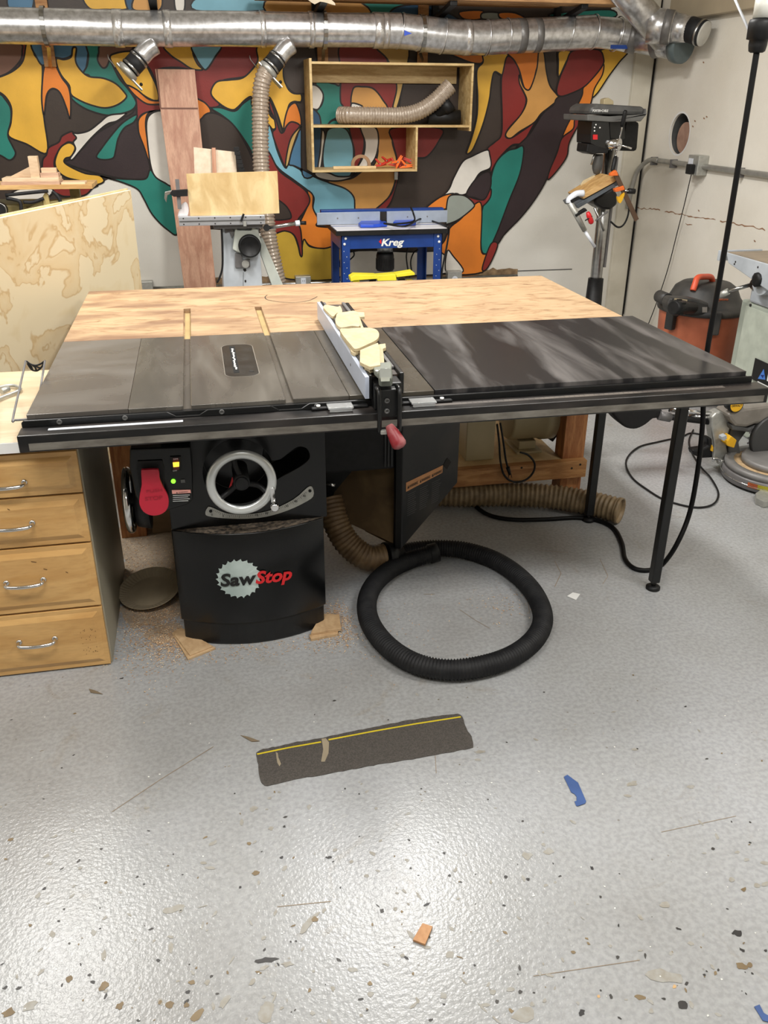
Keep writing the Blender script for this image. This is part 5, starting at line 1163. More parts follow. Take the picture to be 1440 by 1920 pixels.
for a in range(0, 360, 15): a = math.radians(a); MB().box(c.x + math.cos(a) * .0605 - .002, c.x + math.cos(a) * .0605 + .002, c.y + math.sin(a) * .0605 - .002, c.y + math.sin(a) * .0605 + .002, c.z - .25, c.z - .18).build('rib', M['black_matte'], RO)
for pp in ([(765, 462), (762, 480), (764, 500), (768, 520)], [(784, 468), (775, 475), (770, 492), (773, 515)], [(660, 465), (664, 478), (655, 488)]):
    MB().tube(spline([P(x, y, 'y', RY + .3) for x, y in pp], 5), .005, n=8).build('cord_loop', M['black_matte'], RO)
YB_ = thing('yellow_sawhorse', 'bright yellow plastic folding stand under the router table', 'stand', tuple(P(725, 520, 'y', 3.05)))
for l in ([(657, 520), (665, 515), (706, 516), (708, 523), (665, 526), (658, 528)], [(706, 517), (742, 514), (744, 526), (708, 527)], [(742, 514), (774, 509), (778, 512), (778, 516), (744, 520)]):
    q = [P(x, y, 'y', 3.02) for x, y in l]; MB().prism(q, (0, .08, 0)).build('panel', M['yellow'], YB_, bevel=.003)
for px in (668, 768):
    q = P(px, 525, 'y', 3.05); MB().bar((q.x, 3.06, q.z), (q.x, 3.06, 0), .04, .03, (0, 1, 0)).build('leg', M['yellow'], YB_)
for px in (700, 755):
    q = P(px, 525, 'y', 3.05); MB().bar((q.x, 3.08, q.z), (q.x, 3.08, 0), .04, .03, (0, 1, 0)).build('leg', M['black_matte'], YB_)
# -------- conduit with outlets on the back wall
CD = thing('wall_conduit', 'steel conduit with outlet boxes running low along the mural wall', 'conduit', (1.6, 3.96, .42))
cz = .425
MB().cyl((-.2, YB - .04, cz), (P(970, 512, 'y', YB - .04).x, YB - .04, cz), .014, n=16).build('pipe', M['steel'], CD)
for px in (270, 568, 851):
    p = P(px, 522, 'y', YB - .05)
    bx = MB().box(p.x - .055, p.x + .055, YB - .075, YB - .004, cz - .055, cz + .055).build('outlet_box', M['cast_alu'], CD, bevel=.003)
    if px > 300:
        if px == 568: ol = MB().box(p.x - .018, p.x + .018, YB - .078, YB - .075, cz - .045, cz + .045).build('receptacle', M['white_plastic'], bx, bevel=.003)
        else: ol = MB().cyl((p.x, YB - .075, cz), (p.x, YB - .079, cz), .022, n=20).build('receptacle', M['white_plastic'], bx)
        for dz in ((.022, -.022) if px == 568 else (0,)):
            for dx in (-.006, .006): MB().box(p.x + dx - .0012, p.x + dx + .0012, YB - .0798, YB - .0775, cz + dz - .002, cz + dz + .008).build('socket_slot', M['dark_gap'], bx)
# hooks of wire under the duct
for px, py in ((204, 104), (470, 106)):
    MB().tube(spline([P(px + x, py + y, 'y', YB - .03) for x, y in ((-2, -2), (0, 6), (8, 16), (12, 22))], 4), .003, n=6).build('wire_hook', M['steel'], label='thin wire hook on the mural left of the %s' % ('reddish plank' if px < 300 else 'clear hose'), cat='hook')

# ================================================================ LEFT: DRAWER CABINET, BENCH TOP, PLYWOOD
DCB = thing('drawer_cabinet', 'maple drawer cabinet with four raised-panel drawers under the left end of the saw', 'cabinet', (-.1, .3, 0))
cx0, cx1, cy0 = -.335, .108, .062
MB().box(cx0, cx1, cy0, .68, 0.0, .742).build('carcass', mat('carcass_grey', (162, 156, 138), .5, rgb2=(142, 136, 118), scale=3), DCB, bevel=.001)
for z0, z1, hz in ((.607, .735, .655), (.447, .601, .527), (.226, .441, .338), (.006, .219, .128)):
    mb = MB(); X0, X1 = cx0 + .003, cx1 - .004
    i1, i2 = .014, .030
    fr = []
    for ins, yy in ((0, .062), (0, .046), (i1, .046), (i2, .0385)):
        fr.append([(X0 + ins, yy, z0 + ins), (X1 - ins, yy, z0 + ins), (X1 - ins, yy, z1 - ins), (X0 + ins, yy, z1 - ins)])
    v_ = [p for r in fr for p in r]; f_ = [(3, 2, 1, 0)][:0]
    for k in range(3):
        for i in range(4): f_.append((k * 4 + i, k * 4 + (i + 1) % 4, (k + 1) * 4 + (i + 1) % 4, (k + 1) * 4 + i))
    f_.append((12, 13, 14, 15)); f_.append((3, 2, 1, 0))
    mb._add(v_, f_); dw = mb.build('drawer', M['maple'], DCB, bevel=.0015)
    hx = -.098
    pth = spline([(hx - .052, .040, hz), (hx - .053, .020, hz), (hx - .040, .010, hz - .002), (hx, .006, hz - .003), (hx + .040, .010, hz - .002), (hx + .053, .020, hz), (hx + .052, .040, hz)], 5)
    h = MB().tube(pth, lambda i: .0045 + .0015 * abs(math.sin(i / 30 * math.pi)), n=10).build('handle', M['chrome'], dw)
    for sx in (-1, 1): MB().lathe([(.009, 0), (.009, .003), (.006, .006)], (hx + sx * .052, .0385, hz), (0, -1, 0), 14).build('handle_base', M['chrome'], dw)
mb = MB(); r3 = random.Random(5)
for i in range(26):
    p = Vector((r3.uniform(.03, .075), .0376, .05 + r3.random() * .10)); mb._add([p, p + Vector((.002, 0, 0)), p + Vector((.002, 0, .0025)), p + Vector((0, 0, .002))], [(0, 1, 2, 3)])
for x, z, l in ((-.07, .40, .014), (.02, .355, .006), (-.04, .372, .01), (-.105, .575, .006)): p = Vector((x, .0376, z)); mb._add([p, p + Vector((l, 0, -.004)), p + Vector((l, 0, -.001)), p + Vector((0, 0, .003))], [(0, 1, 2, 3)])
mb.build('scuff_marks', mat('scuff_brown', (110, 78, 44), .6), DCB, kind='stuff')
BT = thing('bench_top', 'pale wooden bench top with white front edge over the drawer cabinet', 'worktop', (-.5, .35, .752))
MB().box(-1.3, .100, .022, .73, .752, .781).build('top_board', wood('bench_birch', (206, 190, 162), (190, 170, 138), (1, 5, 5), 2, .4, .25), BT, bevel=.001)
MB().box(-1.3, .100, .019, .0215, .750, .780).build('edge_band', M['white_paint'], BT)
# stained plywood sheet on edge
pr = Vector((.184, 2.318, 0)); pd_ = Vector((-.416, -1.053, 0)).normalized(); pn = Vector((-pd_.y, pd_.x, 0))
if pn.y < 0: pn = -pn
PS = thing('plywood_sheet', 'large water-stained plywood sheet standing on edge behind the bench', 'plywood sheet', tuple(pr + pd_ * .8))
e = pr + pd_ * 1.62
q = [pr, e, e + Vector((0, 0, 1.22)), pr + Vector((0, 0, 1.22))]
MB().prism(q, pn * .017).build('sheet', M['stained'], PS)
MB().prism([p for p in (pr + Vector((0, 0, 1.2202)), e + Vector((0, 0, 1.2202)), e + pn * .017 + Vector((0, 0, 1.2202)), pr + pn * .017 + Vector((0, 0, 1.2202)))], (0, 0, .0015)).build('top_edge', mat('pale_edge', (232, 220, 190), .6), PS)
# second sheet just behind it
PS2 = MB().prism([p + pn * .02 + Vector((0, 0, 0)) for p in (pr - pd_ * .012, e, e + Vector((0, 0, 1.228)), pr - pd_ * .012 + Vector((0, 0, 1.228)))], pn * .012)
PS2.build('plywood_sheet', M['birch'], label='second pale plywood sheet just behind the water-stained one', cat='plywood sheet')
# olive machine with a wooden shelf board and wood scraps
YO = 2.75
bz = P(100, 354, 'y', YO).z
OM = thing('olive_machine', 'olive metal machine with bent dark pipes behind the stained plywood', 'machine', (-.45, 2.95, 0))
MB().box(-1.0, P(70, 400, 'y', YO).x, YO + .05, YO + .35, .0, P(60, 385, 'y', YO).z).build('body', mat('olive_enamel', (142, 128, 78), .5, rgb2=(112, 100, 58), scale=5), OM, bevel=.01)
q = [P(x, y, 'y', YO) for x, y in ((40, 396), (78, 378), (92, 378), (140, 372), (150, 395), (40, 410))]
MB().prism(q, (0, .1, 0)).build('sloped_cover', MC['olive_enamel'], OM, bevel=.004)
q = [P(x, y, 'y', YO - .01) for x, y in ((80, 368), (85, 360), (90, 366), (95, 388), (82, 390))]
MB().prism(q, (0, .03, 0)).build('arm_bracket', mat('olive_light', (168, 150, 96), .5), OM, bevel=.002)
for pth in ([(12, 372), (25, 374), (38, 380), (40, 405)], [(98, 358), (108, 368), (114, 380), (118, 396)], [(10, 366), (50, 362), (90, 358)], [(44, 379), (62, 379), (82, 372)]):
    MB().tube(spline([P(x, y, 'y', YO - .02) for x, y in pth], 5), .009, n=10).build('bent_pipe', M['rubber'], OM)
p = P(-1, 394, 'y', YO - .05); MB().cyl(p, p + Vector((0, .05, 0)), .034, n=28).build('round_end', M['black_matte'], OM); mb = MB(); ring(mb, p, (0, 1, 0), .034, .003, 36, 8); mb.build('rim', M['steel'], OM)
for lx in (-.9, P(150, 400, 'y', YO).x - .05): MB().box(lx, lx + .05, YO + .10, YO + .16, 0, bz).build('post', MC['olive_enamel'], OM)
def yb_box(name, lb2, cat, pa, pb, y_, d_, m, g=None, mbv=.001):
    a, b_ = P(*pa, 'y', y_), P(*pb, 'y', y_); return MB().box(min(a.x, b_.x), max(a.x, b_.x), y_, y_ + d_, min(a.z, b_.z), max(a.z, b_.z)).build(name, m, bevel=mbv, label=lb2, cat=cat, group=g)
G_ = 'wood scraps piled at the upper left'
sb_ = P(173, 342, 'y', YO).x
MB().box(-1.1, sb_, YO - .03, YO + .26, bz, bz + .022).build('shelf_board', M['pine'], bevel=.001, label='long whitish board carrying the wood scraps at the upper left', cat='board')
z1 = bz + .022
pale = wood('pale_scrap', (218, 194, 162), (196, 164, 132), (1, 6, 6), 3, .6, .3)
pin = wood('pinkish_scrap', (196, 164, 140), (172, 136, 112), (1, 7, 7), 3, .6, .3)
xs = lambda px: P(px, 345, 'y', YO).x
MB().box(xs(3), xs(113), YO - .02, YO + .14, z1, z1 + .016).build('wood_scrap', pin, bevel=.001, label='flat pinkish scrap at the bottom of the wood pile', cat='wood scrap', group=G_)
MB().box(xs(6), xs(112), YO - .015, YO + .12, z1 + .016, z1 + .034).build('wood_scrap', pale, bevel=.001, label='second flat scrap on the pinkish one in the pile', cat='wood scrap', group=G_)
q = [P(x, y, 'y', YO + .05) for x, y in ((18, 338), (60, 310), (64, 306), (66, 338))]; 
for v in q: v.z += 0
zb3 = z1 + .034; q[0].z = q[3].z = zb3
MB().prism(q, (0, .014, 0)).build('wood_scrap', pale, bevel=.001, label='triangular pale scrap standing on the wood pile', cat='wood scrap', group=G_)
MB().box(xs(60), xs(77), YO, YO + .05, zb3, P(66, 293, 'y', YO).z).build('wood_scrap', pale, bevel=.001, label='upright post-like scrap, tallest of the wood pile', cat='wood scrap', group=G_)
MB().box(xs(78), xs(112), YO + .0, YO + .08, zb3, zb3 + .022).build('wood_scrap', pin, bevel=.001, label='low block scrap right of the upright post-like one', cat='wood scrap', group=G_)
MB().box(xs(80), xs(108), YO + .02, YO + .06, zb3 + .022, zb3 + .045).build('wood_scrap', pale, bevel=.001, label='small pale block on top of the low block scrap', cat='wood scrap', group=G_)
MB().box(xs(115), xs(160), YO - .01, YO + .09, z1, z1 + .010).build('wood_scrap', pale, bevel=.001, label='thin pale scrap at the right of the wood pile', cat='wood scrap', group=G_)
# wire rest hooked on the saw's left side
WR = thing('wire_rest', 'wire frame with black curved web at the left end of the saw', 'wire frame', (-.05, .1, .80))
wz = .84
pA = P(48, 677, 'z', .90); pB = P(24, 786, 'z', wz); pC = P(84, 677, 'z', .90); pD = P(75, 735, 'z', .845)
pE = P(42, 787, 'z', wz)
MB().tube(spline([pA, pA.lerp(pB, .5), pB, pB + Vector((.006, -.006, -.001)), pE, pE + Vector((.03, 0, 0))], 5), .0032, n=8).build('wire', M['tool_grey'], WR)
MB().tube([pC, pC.lerp(pD, .6), pD], .0032, n=8).build('wire', M['tool_grey'], WR)
def up(px, py): return P(px, py, 'y', pA.y)
web = [[(49, 677), (58, 683), (67, 685), (77, 682), (85, 676)], [(51, 681), (56, 689), (61, 694), (70, 695), (78, 688), (84, 679)], [(55, 682), (59, 688), (61, 694)], [(61, 685), (66, 689), (68, 695)], [(66, 686), (72, 689), (76, 690)]]
for l in web: MB().tube(spline([up(x, y) for x, y in l], 4), .0028, n=8).build('web_bar', M['black_matte'], WR)
LK = thing('cable_lock', 'grey plastic-coated cable loop with a metal lock on the bench top', 'cable', (-.2, .4, .781))
lp = [P(x, y, 'z', .79) for x, y in ((-8, 728), (10, 724), (26, 723), (37, 727), (36, 732), (20, 739), (4, 745), (-10, 752))]
MB().tube(spline(lp, 5), .0055, n=10).build('loop', M['cast_alu'], LK)
MB().cyl(P(2, 734, 'z', .795), P(16, 729, 'z', .795), .009, n=16).build('lock_body', M['cast_alu'], LK)

# ================================================================ UNDER THE SAW
PF = thing('pleated_filter', 'round fluted paper dish lying on the dusty floor left of the cabinet', 'dish', (.205, .43, .0))
mb = MB(); n = 96; R_ = Euler((math.radians(12), math.radians(-6), 0)).to_matrix(); c = Vector((.215, .44, .028)); v_ = []; f_ = []
for k, (r, z) in enumerate(((.0, 0), (.075, 0), (.088, .004), (.108, .016), (.110, .0165))):
    for i in range(n):
        a = 2 * math.pi * i / n; rz = z + (.0018 if (i % 2 and 2 <= k <= 3) else 0); v_.append(c + R_ @ Vector((math.cos(a) * max(r, .0005), math.sin(a) * max(r, .0005), rz)))
for k in range(4):
    for i in range(n): f_.append((k * n + i, k * n + (i + 1) % n, (k + 1) * n + (i + 1) % n, (k + 1) * n + i))
mb._add(v_, f_); o = mb.build('dish', mat('filter_paper', (150, 136, 112), .85), PF); s_ = o.modifiers.new('s', 'SOLIDIFY'); s_.thickness = .002
for nm, x0, y0, x1, y1, z0, z1, lb2 in (('shim', 368, 1195, 0, 0, 0, .009, 'left wooden shim pad under the saw cabinet front corner'),):
    pass
def shim(pts, z, t, lb2): MB().prism([P(x, y, 'z', z + t) - Vector((0, 0, t)) for x, y in pts], (0, 0, t)).build('wood_shim', M['shim'], bevel=.001, label=lb2, cat='shim', group='wooden shims under the saw base')
shim([(322, 1186), (340, 1176), (404, 1214), (352, 1235)], .0, .008, 'lower shim at the left front foot of the black saw cabinet')
shim([(326, 1188), (343, 1178), (398, 1211), (356, 1228)], .0082, .005, 'upper shim at the left front foot of the black saw cabinet')
shim([(580, 1192), (600, 1160), (634, 1160), (634, 1188), (583, 1198)], .0, .010, 'lower shim at the right front foot of the black saw cabinet')
shim([(584, 1183), (604, 1150), (636, 1152), (640, 1178), (583, 1187)], .0102, .010, 'upper shim at the right front foot of the black saw cabinet')
mb = MB(); r4 = random.Random(21)
def dustpile(cx_, cy_, sx_, sy_, n_):
    for i in range(n_):
        x = r4.gauss(cx_, sx_); y = r4.gauss(cy_, sy_); 
        if .325 < x < .815 and y > .135: continue
        s_ = r4.uniform(.0008, .0026); a = r4.uniform(0, 3); z = r4.uniform(.001, .004); t_ = 0 if r4.random() < .7 else 1
        u = Vector((math.cos(a), math.sin(a), r4.uniform(-.4, .4))) * s_; v = Vector((-math.sin(a), math.cos(a), 0)) * s_ * .6; c = Vector((x, y, z))
        mb._add([c - u - v, c + u - v, c + u + v, c - u + v], [(0, 1, 2, 3)], t_)
dustpile(.24, .34, .07, .16, 4200); dustpile(.30, .14, .05, .05, 1200); dustpile(.85, .17, .03, .06, 900); dustpile(.83, .05, .05, .04, 350); dustpile(.5, .04, .15, .03, 300); dustpile(.15, .7, .1, .2, 1500); dustpile(1.45, .14, .07, .07, 160); dustpile(1.0, .05, .10, .12, 120)
mb.build('sawdust', [mat('sawdust', (188, 150, 112), .9), mat('sawdust_pale', (222, 196, 160), .9)], label='scattered sawdust on the floor around the black cabinet', cat='sawdust', kind='stuff')
mb = MB(); dust_c = [(.22, .36, .11), (.17, .62, .12), (.27, .20, .06), (.10, .9, .16), (.3, .8, .2)]
for x, y, r in dust_c: blob(mb, (x, y, 0), r, 0, 1.1, .3, .0005 + r * .001, r4, 22, .18)
mb.build('dust_film', mat('dust_film', (166, 150, 130), .9, rgb2=(146, 132, 116), scale=60), FL, kind='stuff')
MB().box(.20, .62, .96, 1.30, 0, .26).build('cardboard_box', mat('cardboard', (150, 126, 98), .8, rgb2=(126, 104, 78)), bevel=.003, label='dusty brown box standing in the dark behind the saw cabinet', cat='box')
MB().lathe([(.085, 0), (.095, .02), (.10, .20), (.103, .21), (.103, .225)], (.30, 1.12, .261), n=28).build('beige_drum', M['beige_metal'], label='beige round drum on the brown box, left behind the saw', cat='drum')

# hoses on the floor
ctrl = [Vector((.80, .74, .36)), P(618, 935, 'y', .60), P(632, 985, 'y', .54), P(655, 1022, 'y', .50), P(690, 1046, 'z', .062), P(722, 1043, 'z', .058)]
hp_ = [Vector((p.x, p.y, max(p.z, .054))) for p in ctrl]
mb, pth = corrugated(hp_[1:], .052, .016, .10, 20)
mb.build('flexible_hose', M['hose_brown'], label='thick brown ribbed hose bending down right of the saw cabinet', cat='hose')
k1 = pth[-1]; k2 = P(752, 1040, 'z', .045)
CPL = MB().lathe([(.052, 0), (.055, .002), (.055, .03), (.046, .04), (.036, (k2 - k1).length)], k1, k2 - k1, 24)
ring_px = [(756, 1036), (790, 1030), (830, 1028), (872, 1032), (925, 1049), (970, 1078), (1003, 1115), (1018, 1158), (1004, 1196), (965, 1228), (910, 1248), (845, 1256), (780, 1245), (728, 1213), (695, 1170), (688, 1130), (702, 1095), (735, 1066), (775, 1048), (806, 1042)]
rp = [P(x, y, 'z', .036) for x, y in ring_px]
rp[-1].z = .044; 
mb, pth = corrugated(rp, .0350, .0105, .17, 20, sub=3)
vh = mb.build('vacuum_hose', M['rubber'], label='black ribbed hose coiled in a ring on the floor', cat='hose'); CPL.build('hose_coupling', M['black_matte'], vh)
d = (pth[-1] - pth[-5]).normalized()
MB().lathe([(.036, 0), (.038, .002), (.038, .035), (.032, .036), (.030, .01), (.0001, .009)], pth[-1] - d * .002, d, 24).build('hose_cuff', M['black_matte'], vh)
bh = [P(x, y, 'z', .058) for x, y in ((800, 925), (870, 928), (960, 927), (1040, 932), (1100, 942), (1160, 957))]
mb, pth = corrugated(bh, .056, .021, .14, 22)
th_ = mb.build('flexible_hose', M['hose_tan'], label='tan ribbed hose lying on the floor under the outfeed table', cat='hose')
d = (pth[-1] - pth[-5]).normalized()
mb = MB(); mb.lathe([(.054, -.002), (.057, .0), (.056, .014), (.050, .012), (.049, -.02)], pth[-1], d, 28, caps=False); mb.build('end_ring', M['hose_tan'], th_)
# crumpled paper at the rear leg
mb = MB(); c = P(1098, 955, 'z', .0); c = Vector((c.x - .01, c.y - .015, .02)); r5 = random.Random(4)
mb.sphere(c, .045, 0, 14, (1.2, .5, .9)); 
for i, v in enumerate(mb.v): mb.v[i] = c + (v - c) * r5.uniform(.7, 1.15); mb.v[i].z = max(.001, mb.v[i].z)
mb.s = [False] * len(mb.s); mb.build('crumpled_paper', M['paper'], label='crumpled white paper at the foot of the rear table leg', cat='paper')
# power cables
cp = [P(x, y, 'z', .0085) for x, y in ((800, 905), (868, 925), (890, 948), (918, 966), (960, 974), (1020, 974), (1080, 971), (1120, 976), (1150, 990), (1166, 1018), (1172, 1048), (1190, 1066), (1218, 1069), (1242, 1058))]
xc, yc = 2.2, .312
cp += [Vector((P(1268, 1022, 'y', .25).x, .25, P(1268, 1022, 'y', .25).z)), P(1292, 965, 'y', .28), P(1307, 890, 'y', .30)]
top = P(1425, 60, 'x', xc); xt = (xc, top.y, top.z)
cp += [P(1317, 800, 'y', .31), Vector((xc, yc, .80)), Vector((xc, yc + .003, 1.1)), Vector((xc, (yc + top.y) / 2, 1.45)), Vector((xc, top.y, top.z - .02))]
MB().tube(spline(cp, 8), .0092, n=12).build('power_cable', M['cable'], label='thick black cable dropping from above past the right end of the saw', cat='cable')
RC = thing('hanging_connector', 'black and clear twist plug hanging at the top right corner', 'plug', (xc, top.y, top.z - .03))
MB().lathe([(.018, 0), (.024, .004), (.027, .02), (.027, .034), (.036, .036), (.037, .078), (.034, .088), (.024, .090)], (xc, top.y, top.z - .055), n=24).build('plug_body', M['black_matte'], RC)
MB().lathe([(.028, 0), (.029, .062)], (xc, top.y, top.z + .036), n=24).build('clear_sleeve', mat('milky_plastic', (206, 206, 198), .3), RC)
MB().lathe([(.034, 0), (.036, .05), (.02, .09), (.0095, .10)], (xc, top.y, top.z + .098), n=24).build('upper_body', M['black_matte'], RC)
MB().cyl((xc, top.y, top.z + .19), (xc, top.y, ZC), .0095, n=12).build('supply_cable', M['cable'], RC)
MB().cyl(P(1412, 75, 'x', xc - .02), P(1352, -60, 'x', xc - .02), .004, n=10).build('support_line', M['white_plastic'], RC)
cp = [P(x, y, 'z', .006) for x, y in ((1360, 835), (1324, 818), (1296, 812), (1277, 819), (1236, 828), (1196, 839), (1174, 864), (1184, 894), (1215, 919), (1249, 938), (1301, 951), (1336, 946), (1347, 925), (1332, 898), (1314, 878), (1296, 849), (1292, 826), (1300, 806))]
for i in (13, 14, 15): cp[i].z = .012
MB().tube(spline(cp, 6), .0045, n=8).build('saw_cord', M['black_matte'], label='thin black cord looped on the floor beside the mitre saw', cat='cord')

# ================================================================ FLOOR DEBRIS
gx = [(480, 1412), (490, 1406), (520, 1400), (560, 1391), (600, 1385), (640, 1376), (700, 1364), (760, 1352), (820, 1343), (862, 1339), (868, 1346), (872, 1362), (884, 1382), (889, 1402), (840, 1412), (780, 1423), (720, 1432), (640, 1447), (560, 1461), (497, 1475), (488, 1466), (485, 1440)]
gp = resample([P(x, y, 'z', 0) for x, y in gx + gx[:1]], .012); gp = [p + Vector((r5.uniform(-.0012, .0012), r5.uniform(-.0015, .0015), 0)) for p in gp[:-1]]
GT_ = thing('anti_slip_strip', 'dark grey gritty anti-slip strip with a yellow line, stuck on the floor', 'floor strip', (.83, -.5, 0))
MB().prism([Vector((p.x, p.y, .0004)) for p in gp], (0, 0, .0013)).build('strip', M['asphalt'], GT_)
mb = MB()
for sg in ([(482, 1414), (540, 1402), (602, 1391)], [(616, 1387), (700, 1371), (780, 1357), (864, 1344)]): ribbon(mb, [P(x, y, 'z', .0021) for x, y in sg], .0058, (0, 0, 1))
mb.build('yellow_line', mat('line_yellow', (206, 184, 40), .6), GT_)
mb = MB(); mb._add([P(x, y, 'z', .0022) for x, y in ((603, 1385), (611, 1384), (617, 1392), (616, 1412), (609, 1428), (602, 1428), (606, 1405))], [tuple(range(7))]); mb.build('worn_patch', mat('worn_tan', (150, 138, 116), .7), GT_)
mb = MB(); mb._add([P(x, y, 'z', .0022) for x, y in ((517, 1410), (521, 1412), (522, 1420), (527, 1432), (524, 1437), (520, 1430), (518, 1418))], [tuple(range(7))]); mb.build('worn_patch', MC['worn_tan'], GT_)
def flat(name, pts, t, m, lb2, cat, z=.0012, **k): return MB().prism([P(x, y, 'z', z) for x, y in pts], (0, 0, t)).build(name, m, label=lb2, cat=cat, **k)
flat('blue_tape_scrap', [(1057, 1457), (1064, 1453), (1069, 1457), (1084, 1468), (1099, 1503), (1097, 1507), (1083, 1512), (1080, 1511), (1077, 1503), (1081, 1502), (1081, 1494), (1077, 1489), (1071, 1486)], .0014, mat('blue_scrap', (56, 84, 138), .5), 'notched blue scrap lying on the floor right of the anti-slip strip', 'scrap', bevel=.0003)
flat('blue_tape_scrap', [(1414, 1888), (1424, 1884), (1432, 1900), (1446, 1908), (1446, 1918), (1430, 1914)], .0014, MC['blue_scrap'], 'blue scrap on the floor at the bottom right corner', 'scrap')
flat('wood_chip', [(792, 1734), (811, 1740), (797, 1774), (774, 1765)], .006, wood('chip_wood', (196, 150, 106), (176, 126, 84), (3, 3, 3), 5, .6, .3), 'small orange-brown wood block on the open floor', 'wood chip', z=.001, bevel=.0006)
flat('paper_scrap', [(1063, 1118), (1074, 1111), (1088, 1114), (1080, 1125)], .0008, M['paper'], 'white paper scrap on the floor right of the coiled hose', 'paper')
flat('grey_block', [(1414, 936), (1424, 929), (1446, 926), (1446, 950), (1430, 952), (1416, 945)], .03, M['cast_alu'], 'small grey metal block at the right edge of the floor', 'block', z=.001, bevel=.002)
for lb2, pts in (('thin dark splinter on the floor left of the anti-slip strip', [(451, 1379), (465, 1382), (487, 1390), (472, 1391)]), ('dark splinter on the floor near the drawer cabinet', [(167, 1292), (178, 1295), (193, 1302), (170, 1299)])):
    flat('splinter', pts, .0016, mat('splinter', (118, 104, 84), .7), lb2, 'splinter')

# ================================================================ RIGHT SIDE
# conduit on the right wall with box
WCN = thing('wall_conduit', 'steel conduit bending out of the corner along the right wall', 'conduit', (XR - .04, 3.3, 1.24))
p1_ = P(1440, 329, 'x', XR - .03); zc2 = P(1310, 311, 'x', XR - .03).z - .0
k = [Vector((XR - .10, 3.93, .90)), Vector((XR - .09, 3.92, 1.05)), Vector((XR - .07, 3.90, 1.17)), Vector((XR - .045, 3.80, zc2 - .005)), Vector((XR - .035, 3.68, zc2)), Vector((XR - .03, 3.5, zc2)), Vector((XR - .03, 1.0, zc2))]
MB().tube(spline(k, 6), .0165, n=14).build('pipe', M['conduit'], WCN)
for px in (1225, 1262, 1390): p = P(px, 305, 'x', XR - .03); MB().box(XR - .05, XR - .002, p.y - .008, p.y + .008, zc2 - .035, zc2 + .02).build('pipe_strap', M['tool_grey'], WCN)
pbx = P(1310, 310, 'x', XR - .03)
ob = MB().box(XR - .075, XR - .002, pbx.y - .065, pbx.y + .065, zc2 - .055, zc2 + .065).build('outlet_box', M['cast_alu'], WCN, bevel=.004)
MB().box(XR - .079, XR - .075, pbx.y + .0, pbx.y + .05, zc2 - .03, zc2 + .045).build('receptacle', M['white_plastic'], ob)
pq = P(1296, 317, 'x', XR - .09)
AD = thing('plug_adapter', 'black plug adapter with thin cord hanging from the wall outlet', 'adapter', tuple(pq))
MB().box(XR - .115, XR - .08, pq.y - .027, pq.y + .027, pq.z - .03, pq.z + .03).build('body', M['black_matte'], AD, bevel=.004)
MB().tube(spline([P(x, y, 'x', XR - (.095 if i < 1 else .06 if i < 2 else .04 if i < 3 else .03)) for i, (x, y) in enumerate(((1296, 328), (1292, 345), (1284, 380), (1270, 435), (1252, 505), (1232, 565), (1214, 612), (1195, 660)))], 6), .0032, n=6).build('cord', M['black_matte'], AD)
MB().tube([Vector((XR - .012, 3.955, z)) for z in (2.2, 1.4, .8, .1)], .004, n=6).build('corner_cord', M['black_matte'], label='thin black cord running down the wall corner', cat='cord')

# drill press
DY = 3.25
DPR = thing('drill_press', 'floor drill press with grey head and silver column in the corner', 'drill press', (P(1118, 520, 'y', DY).x, DY, 0))
colx = P(1122, 480, 'y', DY).x
MB().cyl((colx, DY, .02), (colx, DY, 1.50), .040, n=28).build('column', M['steel'], DPR)
MB().cyl((colx, DY, .02), (colx, DY, P(1118, 522, 'y', DY).z), .066, .052, n=28).build('column_sleeve', M['black_matte'], DPR)
MB().box(colx - .16, colx + .16, DY - .3, DY + .12, 0, .03).build('base', M['dark_grey'], DPR, bevel=.004)
MB().box(colx + .045, colx + .06, DY - .01, DY + .01, .6, 1.3).build('rack_bar', M['tool_grey'], DPR)
def dq(l, y_, off=(1040, 140), s=5.335): return [P(off[0] + x / s, off[1] + y / s, 'y', y_) for x, y in l]
def dprism(l, y_, d_, m, name, par=None, bev=.004, sm=0, **k):
    q = dq(l, y_, **k); 
    if sm: q = spline(q, sm, True)
    return MB().prism(q, (0, d_, 0)).build(name, m, par or DPR, bevel=bev)
hc_ = dprism([(345, 400), (362, 325), (430, 290), (545, 298), (870, 318), (912, 330), (905, 405)], DY - .19, .34, M['dark_grey'], 'belt_cover', bev=.02)
dprism([(328, 400), (560, 418), (905, 395), (918, 335), (925, 395), (865, 468), (560, 475), (328, 462)], DY - .21, .38, mat('cover_lip', (96, 96, 94), .45), 'cover_rim', bev=.01)
dprism([(490, 300), (495, 245), (540, 230), (590, 262), (592, 300)], DY - .05, .06, M['beige_metal'], 'cover_knob', bev=.004)
a, b_ = dq([(372, 375), (535, 385)], DY - .192); a, b_ = dq([(378, 372), (533, 375)], DY - .193)
text('PORTER+CABLE', a, (1, 0, 0), (0, 0, 1), .019, M['white_paint'], DPR, bold=.02, width=(b_ - a).length)
dprism([(378, 465), (545, 470), (560, 700), (500, 760), (360, 690), (362, 600)], DY - .20, .22, M['black'], 'head_casting')
dprism([(545, 470), (700, 470), (705, 640), (560, 700)], DY - .10, .22, M['black'], 'rear_casting')
dprism([(700, 470), (855, 470), (830, 768), (650, 762), (640, 690)], DY + .02, .18, M['black_matte'], 'motor', bev=.02)
sw_ = dprism([(385, 600), (430, 600), (430, 650), (385, 650)], DY - .206, .006, M['red'], 'power_switch', bev=.001)
for x, y in ((412, 500), (398, 528), (452, 530), (398, 562)): p = dq([(x, y)], DY - .201)[0]; MB().cyl(p, p - Vector((0, .002, 0)), .0045, n=8).build('screw', M['white_paint'], DPR)
